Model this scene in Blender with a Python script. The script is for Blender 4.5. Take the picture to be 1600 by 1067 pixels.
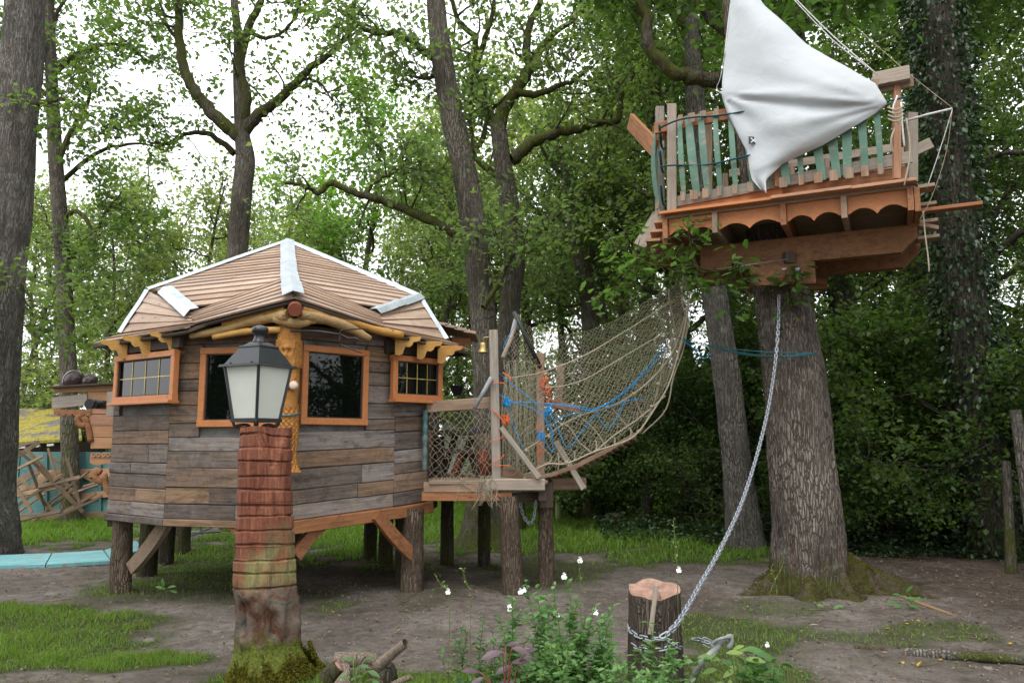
import bpy, math, random
import numpy as np
from mathutils import Vector, Matrix

random.seed(11)
RNG = np.random.default_rng(11)
SC = bpy.context.scene
COL = SC.collection
for ob in list(bpy.data.objects):
    bpy.data.objects.remove(ob)

# ------------------------------------------------------------------ camera
FPX = 1225.0                                  # focal length in pixels of the 1600 px wide photograph
PITCH = math.atan((690 - 533.5) / FPX)
EYE = Vector((0, 0, 1.65))
cd = bpy.data.cameras.new('camera')
cam = bpy.data.objects.new('camera', cd)
COL.objects.link(cam)
cd.sensor_width = 23.5
cd.lens = 23.5 * FPX / 1600
cd.clip_start = 0.05
cd.clip_end = 2000
cam.location = EYE
cam.rotation_euler = (math.pi / 2 + PITCH, 0, 0)
SC.camera = cam

# ------------------------------------------------------------------ overcast sky and soft sun
SUN_EL, SUN_AZ = math.radians(58), math.radians(205)      # behind the camera, to the left
w = bpy.data.worlds.new('World')
SC.world = w
w.use_nodes = True
nt = w.node_tree
nt.nodes.clear()
wo = nt.nodes.new('ShaderNodeOutputWorld')
bg = nt.nodes.new('ShaderNodeBackground')
sky = nt.nodes.new('ShaderNodeTexSky')
sky.sky_type = 'NISHITA'
sky.sun_disc = False
sky.sun_elevation = SUN_EL
sky.sun_rotation = SUN_AZ
tcw = nt.nodes.new('ShaderNodeTexCoord')
cn = nt.nodes.new('ShaderNodeTexNoise')
cn.inputs['Scale'].default_value = 2.2
cn.inputs['Detail'].default_value = 5
cr = nt.nodes.new('ShaderNodeValToRGB')
cr.color_ramp.elements[0].position = 0.3
cr.color_ramp.elements[0].color = (11.5, 11.9, 12.4, 1)
cr.color_ramp.elements[1].position = 0.72
cr.color_ramp.elements[1].color = (15.0, 15.2, 15.4, 1)
mx = nt.nodes.new('ShaderNodeMix')
mx.data_type = 'RGBA'
mx.inputs[0].default_value = 0.93                         # closed cloud cover over the clear sky
nt.links.new(tcw.outputs['Generated'], cn.inputs['Vector'])
nt.links.new(cn.outputs['Fac'], cr.inputs['Fac'])
nt.links.new(sky.outputs['Color'], mx.inputs[6])
nt.links.new(cr.outputs['Color'], mx.inputs[7])
nt.links.new(mx.outputs[2], bg.inputs['Color'])
bg.inputs['Strength'].default_value = 0.1
nt.links.new(bg.outputs[0], wo.inputs['Surface'])

sd = bpy.data.lights.new('sun', 'SUN')
sd.energy = 1.3
sd.angle = math.radians(40)
sd.color = (1.0, 0.97, 0.92)
sun = bpy.data.objects.new('sun', sd)
COL.objects.link(sun)
sv = Vector((math.sin(SUN_AZ) * math.cos(SUN_EL), math.cos(SUN_AZ) * math.cos(SUN_EL), math.sin(SUN_EL)))
sun.rotation_euler = sv.to_track_quat('Z', 'Y').to_euler()
sun.location = (0, 0, 30)

SC.view_settings.view_transform = 'Standard'
SC.view_settings.look = 'None'
SC.view_settings.gamma = 1
SC.view_settings.exposure = 0.9
SC.view_settings.use_curve_mapping = False
SC.render.engine = 'CYCLES'
cy = SC.cycles
cy.max_bounces = 5
cy.diffuse_bounces = 2
cy.glossy_bounces = 2
cy.transmission_bounces = 4
cy.transparent_max_bounces = 6
cy.use_denoising = True
cy.caustics_reflective = False
cy.caustics_refractive = False

# ------------------------------------------------------------------ geometry helpers
def ray(px, py):
    x, y = (px - 800) / FPX, (533.5 - py) / FPX
    c, s = math.cos(PITCH), math.sin(PITCH)
    return Vector((x, c - y * s, s + y * c))

def at(px, py, Y):
    r = ray(px, py)
    return EYE + r * (Y / r.y)

def gnd(px, py, z=0.0):
    r = ray(px, py)
    return EYE + r * ((z - EYE.z) / r.z)

def V3(*a):
    return Vector(a)

WM = {}

def wm(o):
    return WM[o.name] if o is not None else Matrix.Identity(4)

def put(o, Mw, parent=None):
    COL.objects.link(o)
    if parent is not None:
        o.parent = parent
    o.matrix_basis = wm(parent).inverted() @ Mw if parent is not None else Mw
    WM[o.name] = Mw
    return o

def tag(o, label=None, cat=None, group=None, kind=None):
    if label: o['label'] = label
    if cat: o['category'] = cat
    if group: o['group'] = group
    if kind: o['kind'] = kind
    return o

def thing(name, label, cat, loc=(0, 0, 0), group=None):
    o = bpy.data.objects.new(name, None)
    o.empty_display_size = 0.2
    put(o, Matrix.Translation(Vector(loc)))
    return tag(o, label, cat, group)

def shade(me, mat, smooth):
    if mat is not None:
        me.materials.append(mat)
    if smooth:
        me.polygons.foreach_set('use_smooth', np.ones(len(me.polygons), dtype=bool))

def mesh_np(name, V, F, mat=None, smooth=False):
    """V (n,3) array, F (m,k) array of equal-sized faces"""
    V = np.asarray(V, dtype=np.float32)
    F = np.asarray(F, dtype=np.int32)
    me = bpy.data.meshes.new(name)
    m, k = F.shape
    me.vertices.add(len(V))
    me.vertices.foreach_set('co', V.ravel())
    me.loops.add(m * k)
    me.loops.foreach_set('vertex_index', F.ravel())
    me.polygons.add(m)
    me.polygons.foreach_set('loop_start', np.arange(0, m * k, k, dtype=np.int32))
    me.polygons.foreach_set('loop_total', np.full(m, k, dtype=np.int32))
    me.update(calc_edges=True)
    shade(me, mat, smooth)
    return me

def obj_np(name, V, F, mat, parent=None, origin=None, smooth=False):
    V = np.asarray(V, dtype=np.float64)
    if origin is None:
        origin = wm(parent).translation if parent is not None else Vector((V[:, 0].mean(), V[:, 1].mean(), V[:, 2].min()))
    me = mesh_np(name, V - np.array(origin), F, mat, smooth)
    o = bpy.data.objects.new(name, me)
    return put(o, Matrix.Translation(Vector(origin)), parent)

def frame(x, up=Vector((0, 0, 1))):
    x = Vector(x).normalized()
    y = Vector(up).cross(x)
    if y.length < 1e-5:
        y = Vector((0, 1, 0)).cross(x)
        if y.length < 1e-5:
            y = Vector((1, 0, 0)).cross(x)
    y.normalize()
    z = x.cross(y)
    return x, y, z

def catmull(P, n):
    P = [Vector(p) for p in P]
    if len(P) < 3:
        return [P[0].lerp(P[-1], i / n) for i in range(n + 1)]
    Q = [P[0] * 2 - P[1]] + P + [P[-1] * 2 - P[-2]]
    segs = len(P) - 1
    out = []
    for i in range(n + 1):
        u = i / n * segs
        k = min(int(u), segs - 1)
        t = u - k
        a, b, c, d = Q[k], Q[k + 1], Q[k + 2], Q[k + 3]
        out.append(0.5 * ((2 * b) + (c - a) * t + (2 * a - 5 * b + 4 * c - d) * t * t + (3 * b - a - 3 * c + d) * t ** 3))
    return out

class MB:
    """collects shapes in world space and links them as one mesh object"""
    def __init__(self):
        self.v, self.f, self.sm = [], [], []

    def add(self, vs, fs, sm=False):
        k = len(self.v)
        self.v += [Vector(p) for p in vs]
        self.f += [[i + k for i in f] for f in fs]
        self.sm += [sm] * len(fs)
        return self

    def hexa(self, c):
        return self.add(c, [(0, 3, 2, 1), (4, 5, 6, 7), (0, 1, 5, 4), (1, 2, 6, 5), (2, 3, 7, 6), (3, 0, 4, 7)])

    def beam(self, p0, p1, w, h, up=Vector((0, 0, 1)), bev=0.0):
        p0, p1 = Vector(p0), Vector(p1)
        x, y, z = frame(p1 - p0, up)
        L = (p1 - p0).length
        k = len(self.v)
        self.add(*bevbox(L, w, h, bev))
        for i in range(k, len(self.v)):
            q = self.v[i]
            self.v[i] = (p0 + p1) * 0.5 + x * q.x + y * q.y + z * q.z
        return self

    def tube(self, pts, r, seg=8, caps=True, sm=True, flat=1.0):
        pts = [Vector(p) for p in pts]
        n = len(pts)
        if not hasattr(r, '__len__'):
            r = [r] * n
        elif len(r) == 2 and n != 2:
            r = [r[0] + (r[1] - r[0]) * i / (n - 1) for i in range(n)]
        t0 = (pts[1] - pts[0]).normalized()
        _, nrm, _ = frame(t0)
        vs, fs = [], []
        for i in range(n):
            t = (pts[min(i + 1, n - 1)] - pts[max(i - 1, 0)]).normalized()
            nrm = (nrm - t * nrm.dot(t)).normalized()
            b = t.cross(nrm)
            for j in range(seg):
                a = 2 * math.pi * j / seg
                vs.append(pts[i] + (nrm * math.cos(a) + b * math.sin(a) * flat) * r[i])
        for i in range(n - 1):
            for j in range(seg):
                fs.append((i * seg + j, i * seg + (j + 1) % seg, (i + 1) * seg + (j + 1) % seg, (i + 1) * seg + j))
        self.add(vs, fs, sm)
        if caps:
            k = len(self.v) - n * seg
            self.f.append([k + j for j in range(seg)][::-1]); self.sm.append(False)
            self.f.append([k + (n - 1) * seg + j for j in range(seg)]); self.sm.append(False)
        return self

    def lathe(self, c, prof, seg=16, axis=Vector((0, 0, 1)), sm=True, wob=0):
        c = Vector(c)
        z = Vector(axis).normalized()
        x = z.orthogonal().normalized()
        y = z.cross(x)
        vs, fs = [], []
        n = len(prof)
        for r, h in prof:
            for j in range(seg):
                a = 2 * math.pi * j / seg
                rr = r * (1 + (random.uniform(-wob, wob) if wob else 0))
                vs.append(c + z * h + (x * math.cos(a) + y * math.sin(a)) * rr)
        for i in range(n - 1):
            for j in range(seg):
                fs.append((i * seg + j, i * seg + (j + 1) % seg, (i + 1) * seg + (j + 1) % seg, (i + 1) * seg + j))
        self.add(vs, fs, sm)
        k = len(self.v) - n * seg
        self.f.append([k + j for j in range(seg)][::-1]); self.sm.append(False)
        self.f.append([k + (n - 1) * seg + j for j in range(seg)]); self.sm.append(False)
        return self

    def prism(self, poly, o, ex, ey, depth):
        """2-d outline swept along the normal ex x ey by depth"""
        ex, ey, o = Vector(ex), Vector(ey), Vector(o)
        nz = ex.cross(ey).normalized()
        n = len(poly)
        vs = [o + ex * a + ey * b for a, b in poly] + [o + ex * a + ey * b + nz * depth for a, b in poly]
        fs = [tuple(range(n))[::-1], tuple(range(n, 2 * n))] + [(i, (i + 1) % n, (i + 1) % n + n, i + n) for i in range(n)]
        return self.add(vs, fs)

    def build(self, name, mat, parent=None, origin=None, kind=None):
        if origin is None:
            if parent is not None:
                origin = wm(parent).translation
            else:
                xs = [p.x for p in self.v]; ys = [p.y for p in self.v]
                origin = Vector((sum(xs) / len(xs), sum(ys) / len(ys), min(p.z for p in self.v)))
        me = bpy.data.meshes.new(name)
        me.from_pydata([p - origin for p in self.v], [], self.f)
        me.polygons.foreach_set('use_smooth', np.array(self.sm, dtype=bool))
        me.update()
        if mat is not None:
            me.materials.append(mat)
        o = bpy.data.objects.new(name, me)
        put(o, Matrix.Translation(Vector(origin)), parent)
        if kind: o['kind'] = kind
        return o

def bevbox(L, w, h, b):
    """box centred on the origin, length along x, all long edges chamfered"""
    l, a, c = L / 2, w / 2, h / 2
    if b <= 0:
        vs = [(-l, -a, -c), (-l, a, -c), (-l, a, c), (-l, -a, c), (l, -a, -c), (l, a, -c), (l, a, c), (l, -a, c)]
        return vs, [(0, 3, 2, 1), (4, 5, 6, 7), (0, 1, 5, 4), (1, 2, 6, 5), (2, 3, 7, 6), (3, 0, 4, 7)]
    b = min(b, w * .3, h * .3)
    ring = [(-a + b, -c), (a - b, -c), (a, -c + b), (a, c - b), (a - b, c), (-a + b, c), (-a, c - b), (-a, -c + b)]
    vs = [(-l, y, z) for y, z in ring] + [(l, y, z) for y, z in ring]
    fs = [tuple(range(8))[::-1], tuple(range(8, 16))] + [(i, (i + 1) % 8, (i + 1) % 8 + 8, i + 8) for i in range(8)]
    return vs, fs

def plank(name, p0, p1, w, h, mat, parent=None, up=Vector((0, 0, 1)), bev=0.004):
    """one board with its own local axes: x along the board, w across, h along up"""
    p0, p1 = Vector(p0), Vector(p1)
    x, y, z = frame(p1 - p0, up)
    vs, fs = bevbox((p1 - p0).length, w, h, bev)
    me = bpy.data.meshes.new(name)
    me.from_pydata(vs, [], fs)
    me.update()
    me.materials.append(mat)
    o = bpy.data.objects.new(name, me)
    R = Matrix((x, y, z)).transposed().to_4x4()
    return put(o, Matrix.Translation((p0 + p1) * 0.5) @ R, parent)

def copy_tree(o, Mw, parent=None):
    """a copy of a thing and of all its parts at a new world matrix"""
    c = o.copy()
    rel = {ch: wm(o).inverted() @ wm(ch) for ch in o.children}
    c.parent = None
    put(c, Mw, parent)
    for ch, r in rel.items():
        copy_tree(ch, Mw @ r, c)
    return c

def vnoise(P, seed=0):
    """smooth value noise in [-1,1] for an (n,3) array"""
    P = np.asarray(P, dtype=np.float64)
    i = np.floor(P).astype(np.int64)
    f = P - i
    f = f * f * (3 - 2 * f)
    def h(x, y, z):
        n = (x * 374761393 + y * 668265263 + z * 2147483647 + seed * 1274126177) & 0xffffffff
        n = ((n ^ (n >> 13)) * 1274126177) & 0xffffffff
        n = (n ^ (n >> 16)) & 0xffff
        return n / 32767.5 - 1
    r = 0
    for dx in (0, 1):
        for dy in (0, 1):
            for dz in (0, 1):
                wgt = (f[:, 0] if dx else 1 - f[:, 0]) * (f[:, 1] if dy else 1 - f[:, 1]) * (f[:, 2] if dz else 1 - f[:, 2])
                r = r + wgt * h(i[:, 0] + dx, i[:, 1] + dy, i[:, 2] + dz)
    return r

def trunk_np(pts, rad, seg=24, rows=60, rough=0.06, freq=9.0, vfreq=0.9, seed=0, lumps=0.05):
    """bark-ridged trunk along control points; rad one radius per control point"""
    P = catmull(pts, rows)
    R = np.interp(np.linspace(0, len(rad) - 1, rows + 1), np.arange(len(rad)), rad)
    t0 = (P[1] - P[0]).normalized()
    _, nrm, _ = frame(t0)
    V = np.zeros(((rows + 1) * seg, 3))
    C = np.zeros_like(V); N = np.zeros_like(V); RR = np.zeros(len(V)); H = np.zeros(len(V)); A = np.zeros(len(V))
    h = 0
    for i in range(rows + 1):
        t = (P[min(i + 1, rows)] - P[max(i - 1, 0)]).normalized()
        nrm = (nrm - t * nrm.dot(t)).normalized()
        b = t.cross(nrm)
        if i: h += (P[i] - P[i - 1]).length
        for j in range(seg):
            a = 2 * math.pi * j / seg
            k = i * seg + j
            N[k] = nrm * math.cos(a) + b * math.sin(a)
            C[k] = P[i]; RR[k] = R[i]; H[k] = h; A[k] = a
    q = np.stack([np.cos(A) * RR * freq * 1.0, np.sin(A) * RR * freq, H * vfreq], 1)
    rid = 1 - 2 * np.abs(vnoise(q * np.array([1.6, 1.6, 1.0]), seed))
    rid += 0.6 * (1 - 2 * np.abs(vnoise(q * 2.7, seed + 3)))
    lum = vnoise(np.stack([np.cos(A) * 1.3, np.sin(A) * 1.3, H * 0.9], 1), seed + 9)
    V = C + N * (RR * (1 + rough * 0.5 * rid + lumps * lum))[:, None]
    idx = np.arange(rows * seg)
    i, j = idx // seg, idx % seg
    F = np.stack([i * seg + j, i * seg + (j + 1) % seg, (i + 1) * seg + (j + 1) % seg, (i + 1) * seg + j], 1)
    return V, F

def join_np(parts):
    Vs, Fs, k = [], [], 0
    for V, F in parts:
        Vs.append(V); Fs.append(np.asarray(F) + k); k += len(V)
    return np.concatenate(Vs), np.concatenate(Fs)

def rods(segs, n=3):
    """many thin tapered prisms at once: list of (pts, r0, r1)"""
    out = []
    k = 0
    VS, FS = [], []
    ang = np.arange(n) * 2 * math.pi / n
    for pts, r0, r1 in segs:
        P = np.asarray(pts, dtype=np.float64)
        m = len(P)
        T = np.gradient(P, axis=0)
        T /= np.linalg.norm(T, axis=1)[:, None] + 1e-9
        ref = np.array([0.31, 0.87, 0.38]) if abs(T[0] @ np.array([0.31, 0.87, 0.38])) < .9 else np.array([1.0, 0, 0])
        A = np.cross(T, ref); A /= np.linalg.norm(A, axis=1)[:, None] + 1e-9
        B = np.cross(T, A)
        r = np.linspace(r0, r1, m)[:, None, None]
        V = P[:, None, :] + r * (A[:, None, :] * np.cos(ang)[None, :, None] + B[:, None, :] * np.sin(ang)[None, :, None])
        VS.append(V.reshape(-1, 3))
        idx = np.arange((m - 1) * n)
        i, j = idx // n, idx % n
        FS.append(np.stack([i * n + j, i * n + (j + 1) % n, (i + 1) * n + (j + 1) % n, (i + 1) * n + j], 1) + k)
        k += m * n
    return np.concatenate(VS), np.concatenate(FS)

# ------------------------------------------------------------------ materials
class MT:
    def __init__(s, name):
        s.m = bpy.data.materials.new(name)
        s.m.use_nodes = True
        s.t = s.m.node_tree
        s.t.nodes.clear()
        s.out = s.t.nodes.new('ShaderNodeOutputMaterial')

    def n(s, typ, out=0, props=None, **inp):
        nd = s.t.nodes.new('ShaderNode' + typ)
        for k, v in (props or {}).items():
            setattr(nd, k, v)
        for k, v in inp.items():
            key = int(k[1:]) if k[0] == 'i' and k[1:].isdigit() else k.replace('_', ' ')
            sock = nd.inputs[key]
            if isinstance(v, bpy.types.NodeSocket):
                s.t.links.new(v, sock)
            else:
                sock.default_value = v
        s.last = nd
        return nd.outputs[out] if out is not None else nd

    def ramp(s, fac, stops, interp='LINEAR'):
        nd = s.t.nodes.new('ShaderNodeValToRGB')
        cr = nd.color_ramp
        cr.interpolation = interp
        while len(cr.elements) < len(stops):
            cr.elements.new(0.5)
        for e, (p, c) in zip(cr.elements, stops):
            e.position = p
            e.color = (*c, 1) if hasattr(c, '__len__') else (c, c, c, 1)
        s.t.links.new(fac, nd.inputs[0])
        return nd.outputs[0]

    def mix(s, f, a, b, mode='MIX'):
        nd = s.t.nodes.new('ShaderNodeMix')
        nd.data_type = 'RGBA'
        nd.blend_type = mode
        for sock, v in ((nd.inputs[0], f), (nd.inputs[6], a), (nd.inputs[7], b)):
            if isinstance(v, bpy.types.NodeSocket):
                s.t.links.new(v, sock)
            else:
                sock.default_value = v if not hasattr(v, '__len__') or len(v) == 4 else (*v, 1)
        return nd.outputs[2]

    def math(s, op, a, b=0.0, clamp=False):
        return s.n('Math', 0, {'operation': op, 'use_clamp': clamp}, i0=a, i1=b)

    def vec(s, rand=True, scale=(1, 1, 1)):
        v = s.n('TexCoord', None).outputs['Object']
        if rand:
            r = s.n('ObjectInfo', None).outputs['Random']
            v = s.n('VectorMath', 0, {'operation': 'ADD'}, i0=v, i1=s.math('MULTIPLY', r, 43.0))
        if tuple(scale) != (1, 1, 1):
            v = s.n('Mapping', 0, None, Vector=v, Scale=scale)
        return v

    def noise(s, v, scale, detail=5, rough=.6, dist=0.0):
        return s.n('TexNoise', 0, None, Vector=v, Scale=scale, Detail=detail, Roughness=rough, Distortion=dist)

    def bump(s, h, strength=.4, dist=.01, normal=None):
        kw = dict(Height=h, Strength=strength, Distance=dist)
        if normal is not None: kw['Normal'] = normal
        return s.n('Bump', 0, None, **kw)

    def done(s, color, rough=.7, normal=None, **kw):
        a = {'Base_Color': color if isinstance(color, bpy.types.NodeSocket) else (*color, 1), 'Roughness': rough}
        if normal is not None: a['Normal'] = normal
        a.update(kw)
        b = s.n('BsdfPrincipled', 0, None, **a)
        s.t.links.new(b, s.out.inputs[0])
        return s.m

def wood(name, tints, grain=(1.3, 26, 26), rough=.75, contrast=.5, stain=.45, stain_col=(.03, .022, .016), bump=.35, spec=.3, blot=2.4):
    m = MT(name)
    rnd = m.n('ObjectInfo', None).outputs['Random']
    v = m.vec()
    g = m.noise(m.n('Mapping', 0, None, Vector=v, Scale=grain), 1.0, 9, .68, .7)
    fine = m.noise(m.n('Mapping', 0, None, Vector=v, Scale=(4, 150, 150)), 1.0, 3, .5)
    big = m.noise(v, blot, 5, .62, .5)
    k = len(tints)
    tint = m.ramp(rnd, [((i + .5) / k, c) for i, c in enumerate(tints)], 'CONSTANT' if k > 4 else 'LINEAR')
    # boards differ along their length too
    tint2 = m.ramp(big, [(i / max(k - 1, 1) * .5 + .25, c) for i, c in enumerate(tints)])
    tint = m.mix(.35, tint, tint2)
    c = m.mix(1.0, tint, m.ramp(g, [(.28, 1 - contrast), (.5, 1.0), (.72, 1 + contrast * .45)]), 'MULTIPLY')
    c = m.mix(1.0, c, m.ramp(fine, [(.3, .82), (.7, 1.12)]), 'MULTIPLY')
    st = m.ramp(m.noise(m.n('Mapping', 0, None, Vector=v, Scale=(1, 2.6, 2.6)), blot * 1.7, 6, .7, .9), [(.5, 0.0), (.74, stain)])
    c = m.mix(st, c, stain_col)
    kn = m.n('TexVoronoi', 0, None, Vector=m.n('Mapping', 0, None, Vector=v, Scale=(2.2, 7, 7)), Scale=1.0)
    c = m.mix(m.ramp(kn, [(.03, .75), (.1, 0.0)]), c, stain_col)
    nb = m.bump(m.math('ADD', g, m.math('MULTIPLY', fine, .5)), bump, .004)
    return m.done(c, rough, nb, **{'Specular_IOR_Level': spec})

def bark(name, light, dark, moss=.25, moss_h=.8, lichen=.2, scale=1.0, vert=.2, bumps=.9, low_w=.2, stain=None):
    m = MT(name)
    v = m.vec()
    pv = m.n('TexCoord', None).outputs['Object']
    warp = m.noise(v, 2.4 * scale, 4, .6)
    big = m.noise(m.n('Mapping', 0, None, Vector=v, Scale=(1, 1, .45)), 1.9, 5, .65)
    vv = m.n('Mapping', 0, None, Vector=v, Scale=(24 * scale, 24 * scale, 24 * scale * vert))
    vv = m.n('VectorMath', 0, {'operation': 'ADD'}, i0=vv, i1=m.math('MULTIPLY', warp, 3.2))
    vo = m.n('TexVoronoi', 0, {'feature': 'DISTANCE_TO_EDGE'}, Vector=vv, Scale=1.0)
    # long ridges where the bark is old, plates elsewhere
    rn = m.noise(m.n('Mapping', 0, None, Vector=v, Scale=(34 * scale, 34 * scale, 2.6 * scale)), 1.0, 5, .6, 1.2)
    rid = m.ramp(m.math('ABSOLUTE', m.math('SUBTRACT', rn, .5)), [(.0, 0.0), (.09, 1.0)])
    fi = m.noise(m.n('Mapping', 0, None, Vector=v, Scale=(70, 70, 22)), 1.0, 6, .72)
    pl = m.ramp(vo, [(.0, 0.0), (.2, 1.0)])
    cr_ = m.mix(m.ramp(big, [(.42, 0.0), (.58, 1.0)]), pl, rid)
    hgt = m.math('ADD', cr_, m.math('MULTIPLY', fi, .9))
    c = m.mix(m.math('MULTIPLY', cr_, m.ramp(fi, [(.25, .3), (.7, 1.0)])), (*dark, 1), (*light, 1))
    c = m.mix(1.0, c, m.ramp(m.noise(v, .9, 5, .7), [(.3, .62), (.7, 1.28)]), 'MULTIPLY')
    if stain:
        sm_ = m.ramp(m.noise(m.n('Mapping', 0, None, Vector=v, Scale=(3.5, 3.5, .9)), 1.0, 5, .7, .6), [(.56, 0.0), (.7, .7)])
        c = m.mix(sm_, c, (*stain, 1))
    li = m.ramp(m.noise(v, 5.0, 7, .8), [(.54, 0.0), (.66, lichen)])
    c = m.mix(m.math('MULTIPLY', li, m.ramp(fi, [(.35, .2), (.6, 1.0)])), c, (.36, .37, .32, 1))
    z = m.n('SeparateXYZ', 2, None, Vector=pv)
    low = m.math('SUBTRACT', 1.0, m.math('DIVIDE', z, moss_h), True)
    mo = m.math('ADD', m.math('MULTIPLY', low, low_w), m.math('MULTIPLY', m.noise(v, 2.3, 6, .7, .6), 1.0))
    mo = m.ramp(mo, [(.70 - moss * .3, 0.0), (.84 - moss * .28, .85)])
    mcol = m.mix(m.noise(v, 40, 4), (.035, .045, .008, 1), (.12, .13, .022, 1))
    c = m.mix(mo, c, mcol)
    nb = m.bump(hgt, bumps, .02)
    return m.done(c, .92, nb, **{'Specular_IOR_Level': .15})

def leafmat(name, cols, trans=.4, rough=.55, tcol=None, spec=.3):
    m = MT(name)
    r = m.n('NewGeometry', None).outputs['Random Per Island']
    orn = m.n('ObjectInfo', None).outputs['Random']
    k = len(cols)
    c = m.ramp(r, [(i / (k - 1), c) for i, c in enumerate(cols)])
    c = m.mix(1.0, c, m.ramp(orn, [(0, (.86, .9, .9)), (1, (1.14, 1.08, 1.0))]), 'MULTIPLY')
    p = m.n('BsdfPrincipled', 0, None, Base_Color=c, Roughness=rough, Specular_IOR_Level=spec)
    t = m.n('BsdfTranslucent', 0, None, Color=m.mix(1.0, c, (tcol or (1.35, 1.6, .8)) , 'MULTIPLY'))
    s = m.n('MixShader', 0, None, i0=trans, i1=p, i2=t)
    m.t.links.new(s, m.out.inputs[0])
    return m.m

def plain(name, col, rough=.6, metal=0.0, nscale=12, amt=.25, bump=.15, spec=.4, dist=.004):
    m = MT(name)
    v = m.vec()
    n1 = m.noise(v, nscale, 6, .65)
    c = m.mix(1.0, (*col, 1), m.ramp(n1, [(.3, 1 - amt), (.7, 1 + amt * .6)]), 'MULTIPLY')
    return m.done(c, rough, m.bump(n1, bump, dist), Metallic=metal, **{'Specular_IOR_Level': spec})

def painted(name, col, under, wear=.5, rough=.6):
    """paint that has flaked off in patches"""
    m = MT(name)
    v = m.vec()
    n1 = m.noise(m.n('Mapping', 0, None, Vector=v, Scale=(4, 14, 14)), 1.2, 7, .7)
    w_ = m.ramp(n1, [(.62 - wear * .2, 0.0), (.68 - wear * .2, 1.0)])
    c = m.mix(1.0, (*col, 1), m.ramp(m.noise(v, 5, 4), [(.3, .75), (.7, 1.15)]), 'MULTIPLY')
    return m.done(m.mix(w_, c, (*under, 1)), rough, m.bump(n1, .3, .003))

def ropemat(name, col, amt=.3):
    m = MT(name)
    v = m.vec()
    n1 = m.noise(v, 60, 3)
    c = m.mix(1.0, (*col, 1), m.ramp(n1, [(.3, 1 - amt), (.7, 1 + amt * .5)]), 'MULTIPLY')
    return m.done(c, .85, m.bump(m.noise(v, 160, 2), .5, .003), **{'Specular_IOR_Level': .15})

M_ = {}
M_['board'] = wood('weathered_board', [(.13, .10, .085), (.22, .135, .085), (.22, .19, .175), (.085, .065, .055), (.30, .185, .105), (.155, .125, .108), (.25, .16, .10), (.11, .095, .09), (.19, .13, .095), (.27, .245, .235), (.14, .095, .075), (.17, .145, .135)], contrast=.7, stain=.8)
M_['board_back'] = wood('dark_backing_board', [(.05, .038, .03)], contrast=.3)
M_['roofslat'] = wood('cedar_roof_slat', [(.40, .29, .22), (.46, .35, .275), (.33, .225, .165), (.43, .31, .225), (.41, .325, .265)], contrast=.35, stain=.25, stain_col=(.12, .07, .045))
M_['larch'] = wood('oiled_larch', [(.46, .17, .055), (.52, .2, .07), (.42, .15, .05)], contrast=.22, stain=.15, stain_col=(.2, .07, .02), rough=.5, spec=.4)
M_['oldlarch'] = wood('stained_larch', [(.31, .125, .05), (.23, .095, .042), (.34, .15, .065)], contrast=.5, stain=.65, stain_col=(.05, .03, .02), rough=.6)
M_['pine'] = wood('pale_larch_board', [(.45, .24, .125), (.40, .20, .105), (.48, .27, .15), (.38, .2, .13)], contrast=.25, stain=.2, stain_col=(.14, .07, .04))
M_['grey'] = wood('silver_grey_timber', [(.33, .285, .24), (.27, .23, .19), (.37, .30, .24)], contrast=.35, stain=.3, stain_col=(.08, .065, .05))
M_['deck'] = wood('worn_deck_timber', [(.29, .2, .135), (.25, .185, .14), (.33, .2, .12)], contrast=.4, stain=.45, stain_col=(.06, .045, .035))
M_['yellow'] = wood('honey_carved_wood', [(.47, .26, .065), (.42, .215, .05), (.5, .29, .09)], contrast=.25, stain=.25, stain_col=(.16, .07, .02), rough=.6)
M_['honey'] = wood('orange_carved_wood', [(.38, .165, .032), (.32, .13, .026), (.42, .19, .042)], contrast=.35, stain=.5, stain_col=(.13, .05, .015), rough=.6)
M_['log'] = wood('peeled_branch', [(.40, .26, .11), (.33, .21, .095), (.44, .29, .13)], contrast=.4, stain=.4, stain_col=(.1, .06, .03))
M_['beam'] = wood('old_carrying_beam', [(.22, .1, .042), (.17, .075, .034), (.25, .12, .05)], contrast=.5, stain=.75, stain_col=(.03, .018, .012), rough=.65)
M_['darkwood'] = wood('dark_old_wood', [(.085, .06, .045), (.06, .045, .036)], contrast=.4, stain=.4)
M_['redwood'] = wood('red_stained_wood', [(.2, .055, .028), (.25, .07, .035)], contrast=.4, stain=.4)
M_['scrap'] = wood('scrap_timber', [(.24, .155, .09), (.17, .12, .08), (.12, .085, .06), (.29, .19, .1), (.09, .065, .05)], contrast=.35, stain=.4)
M_['bark_oak'] = bark('oak_bark', (.31, .265, .225), (.055, .043, .035), moss=.0, moss_h=.62, lichen=.6, scale=1.5, vert=.16, low_w=.5, stain=(.11, .06, .042))
M_['bark_left'] = bark('lichen_grey_bark', (.26, .24, .21), (.065, .056, .048), moss=.12, moss_h=.8, lichen=.65, scale=1.3, vert=.2)
M_['bark_moss'] = bark('mossy_bark', (.21, .185, .15), (.06, .05, .04), moss=.42, moss_h=2.0, lichen=.35)
M_['bark_limb'] = bark('mossy_limb_bark', (.13, .11, .085), (.036, .03, .023), moss=.55, moss_h=30, lichen=.15)
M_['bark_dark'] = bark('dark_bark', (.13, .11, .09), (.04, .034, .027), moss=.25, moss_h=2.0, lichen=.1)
M_['bark_wood'] = bark('woodland_bark', (.17, .15, .12), (.06, .05, .04), moss=.3, moss_h=2.0, lichen=.3)
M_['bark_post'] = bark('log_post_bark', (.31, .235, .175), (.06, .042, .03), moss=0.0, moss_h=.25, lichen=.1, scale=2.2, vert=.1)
G_ = leafmat
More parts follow.
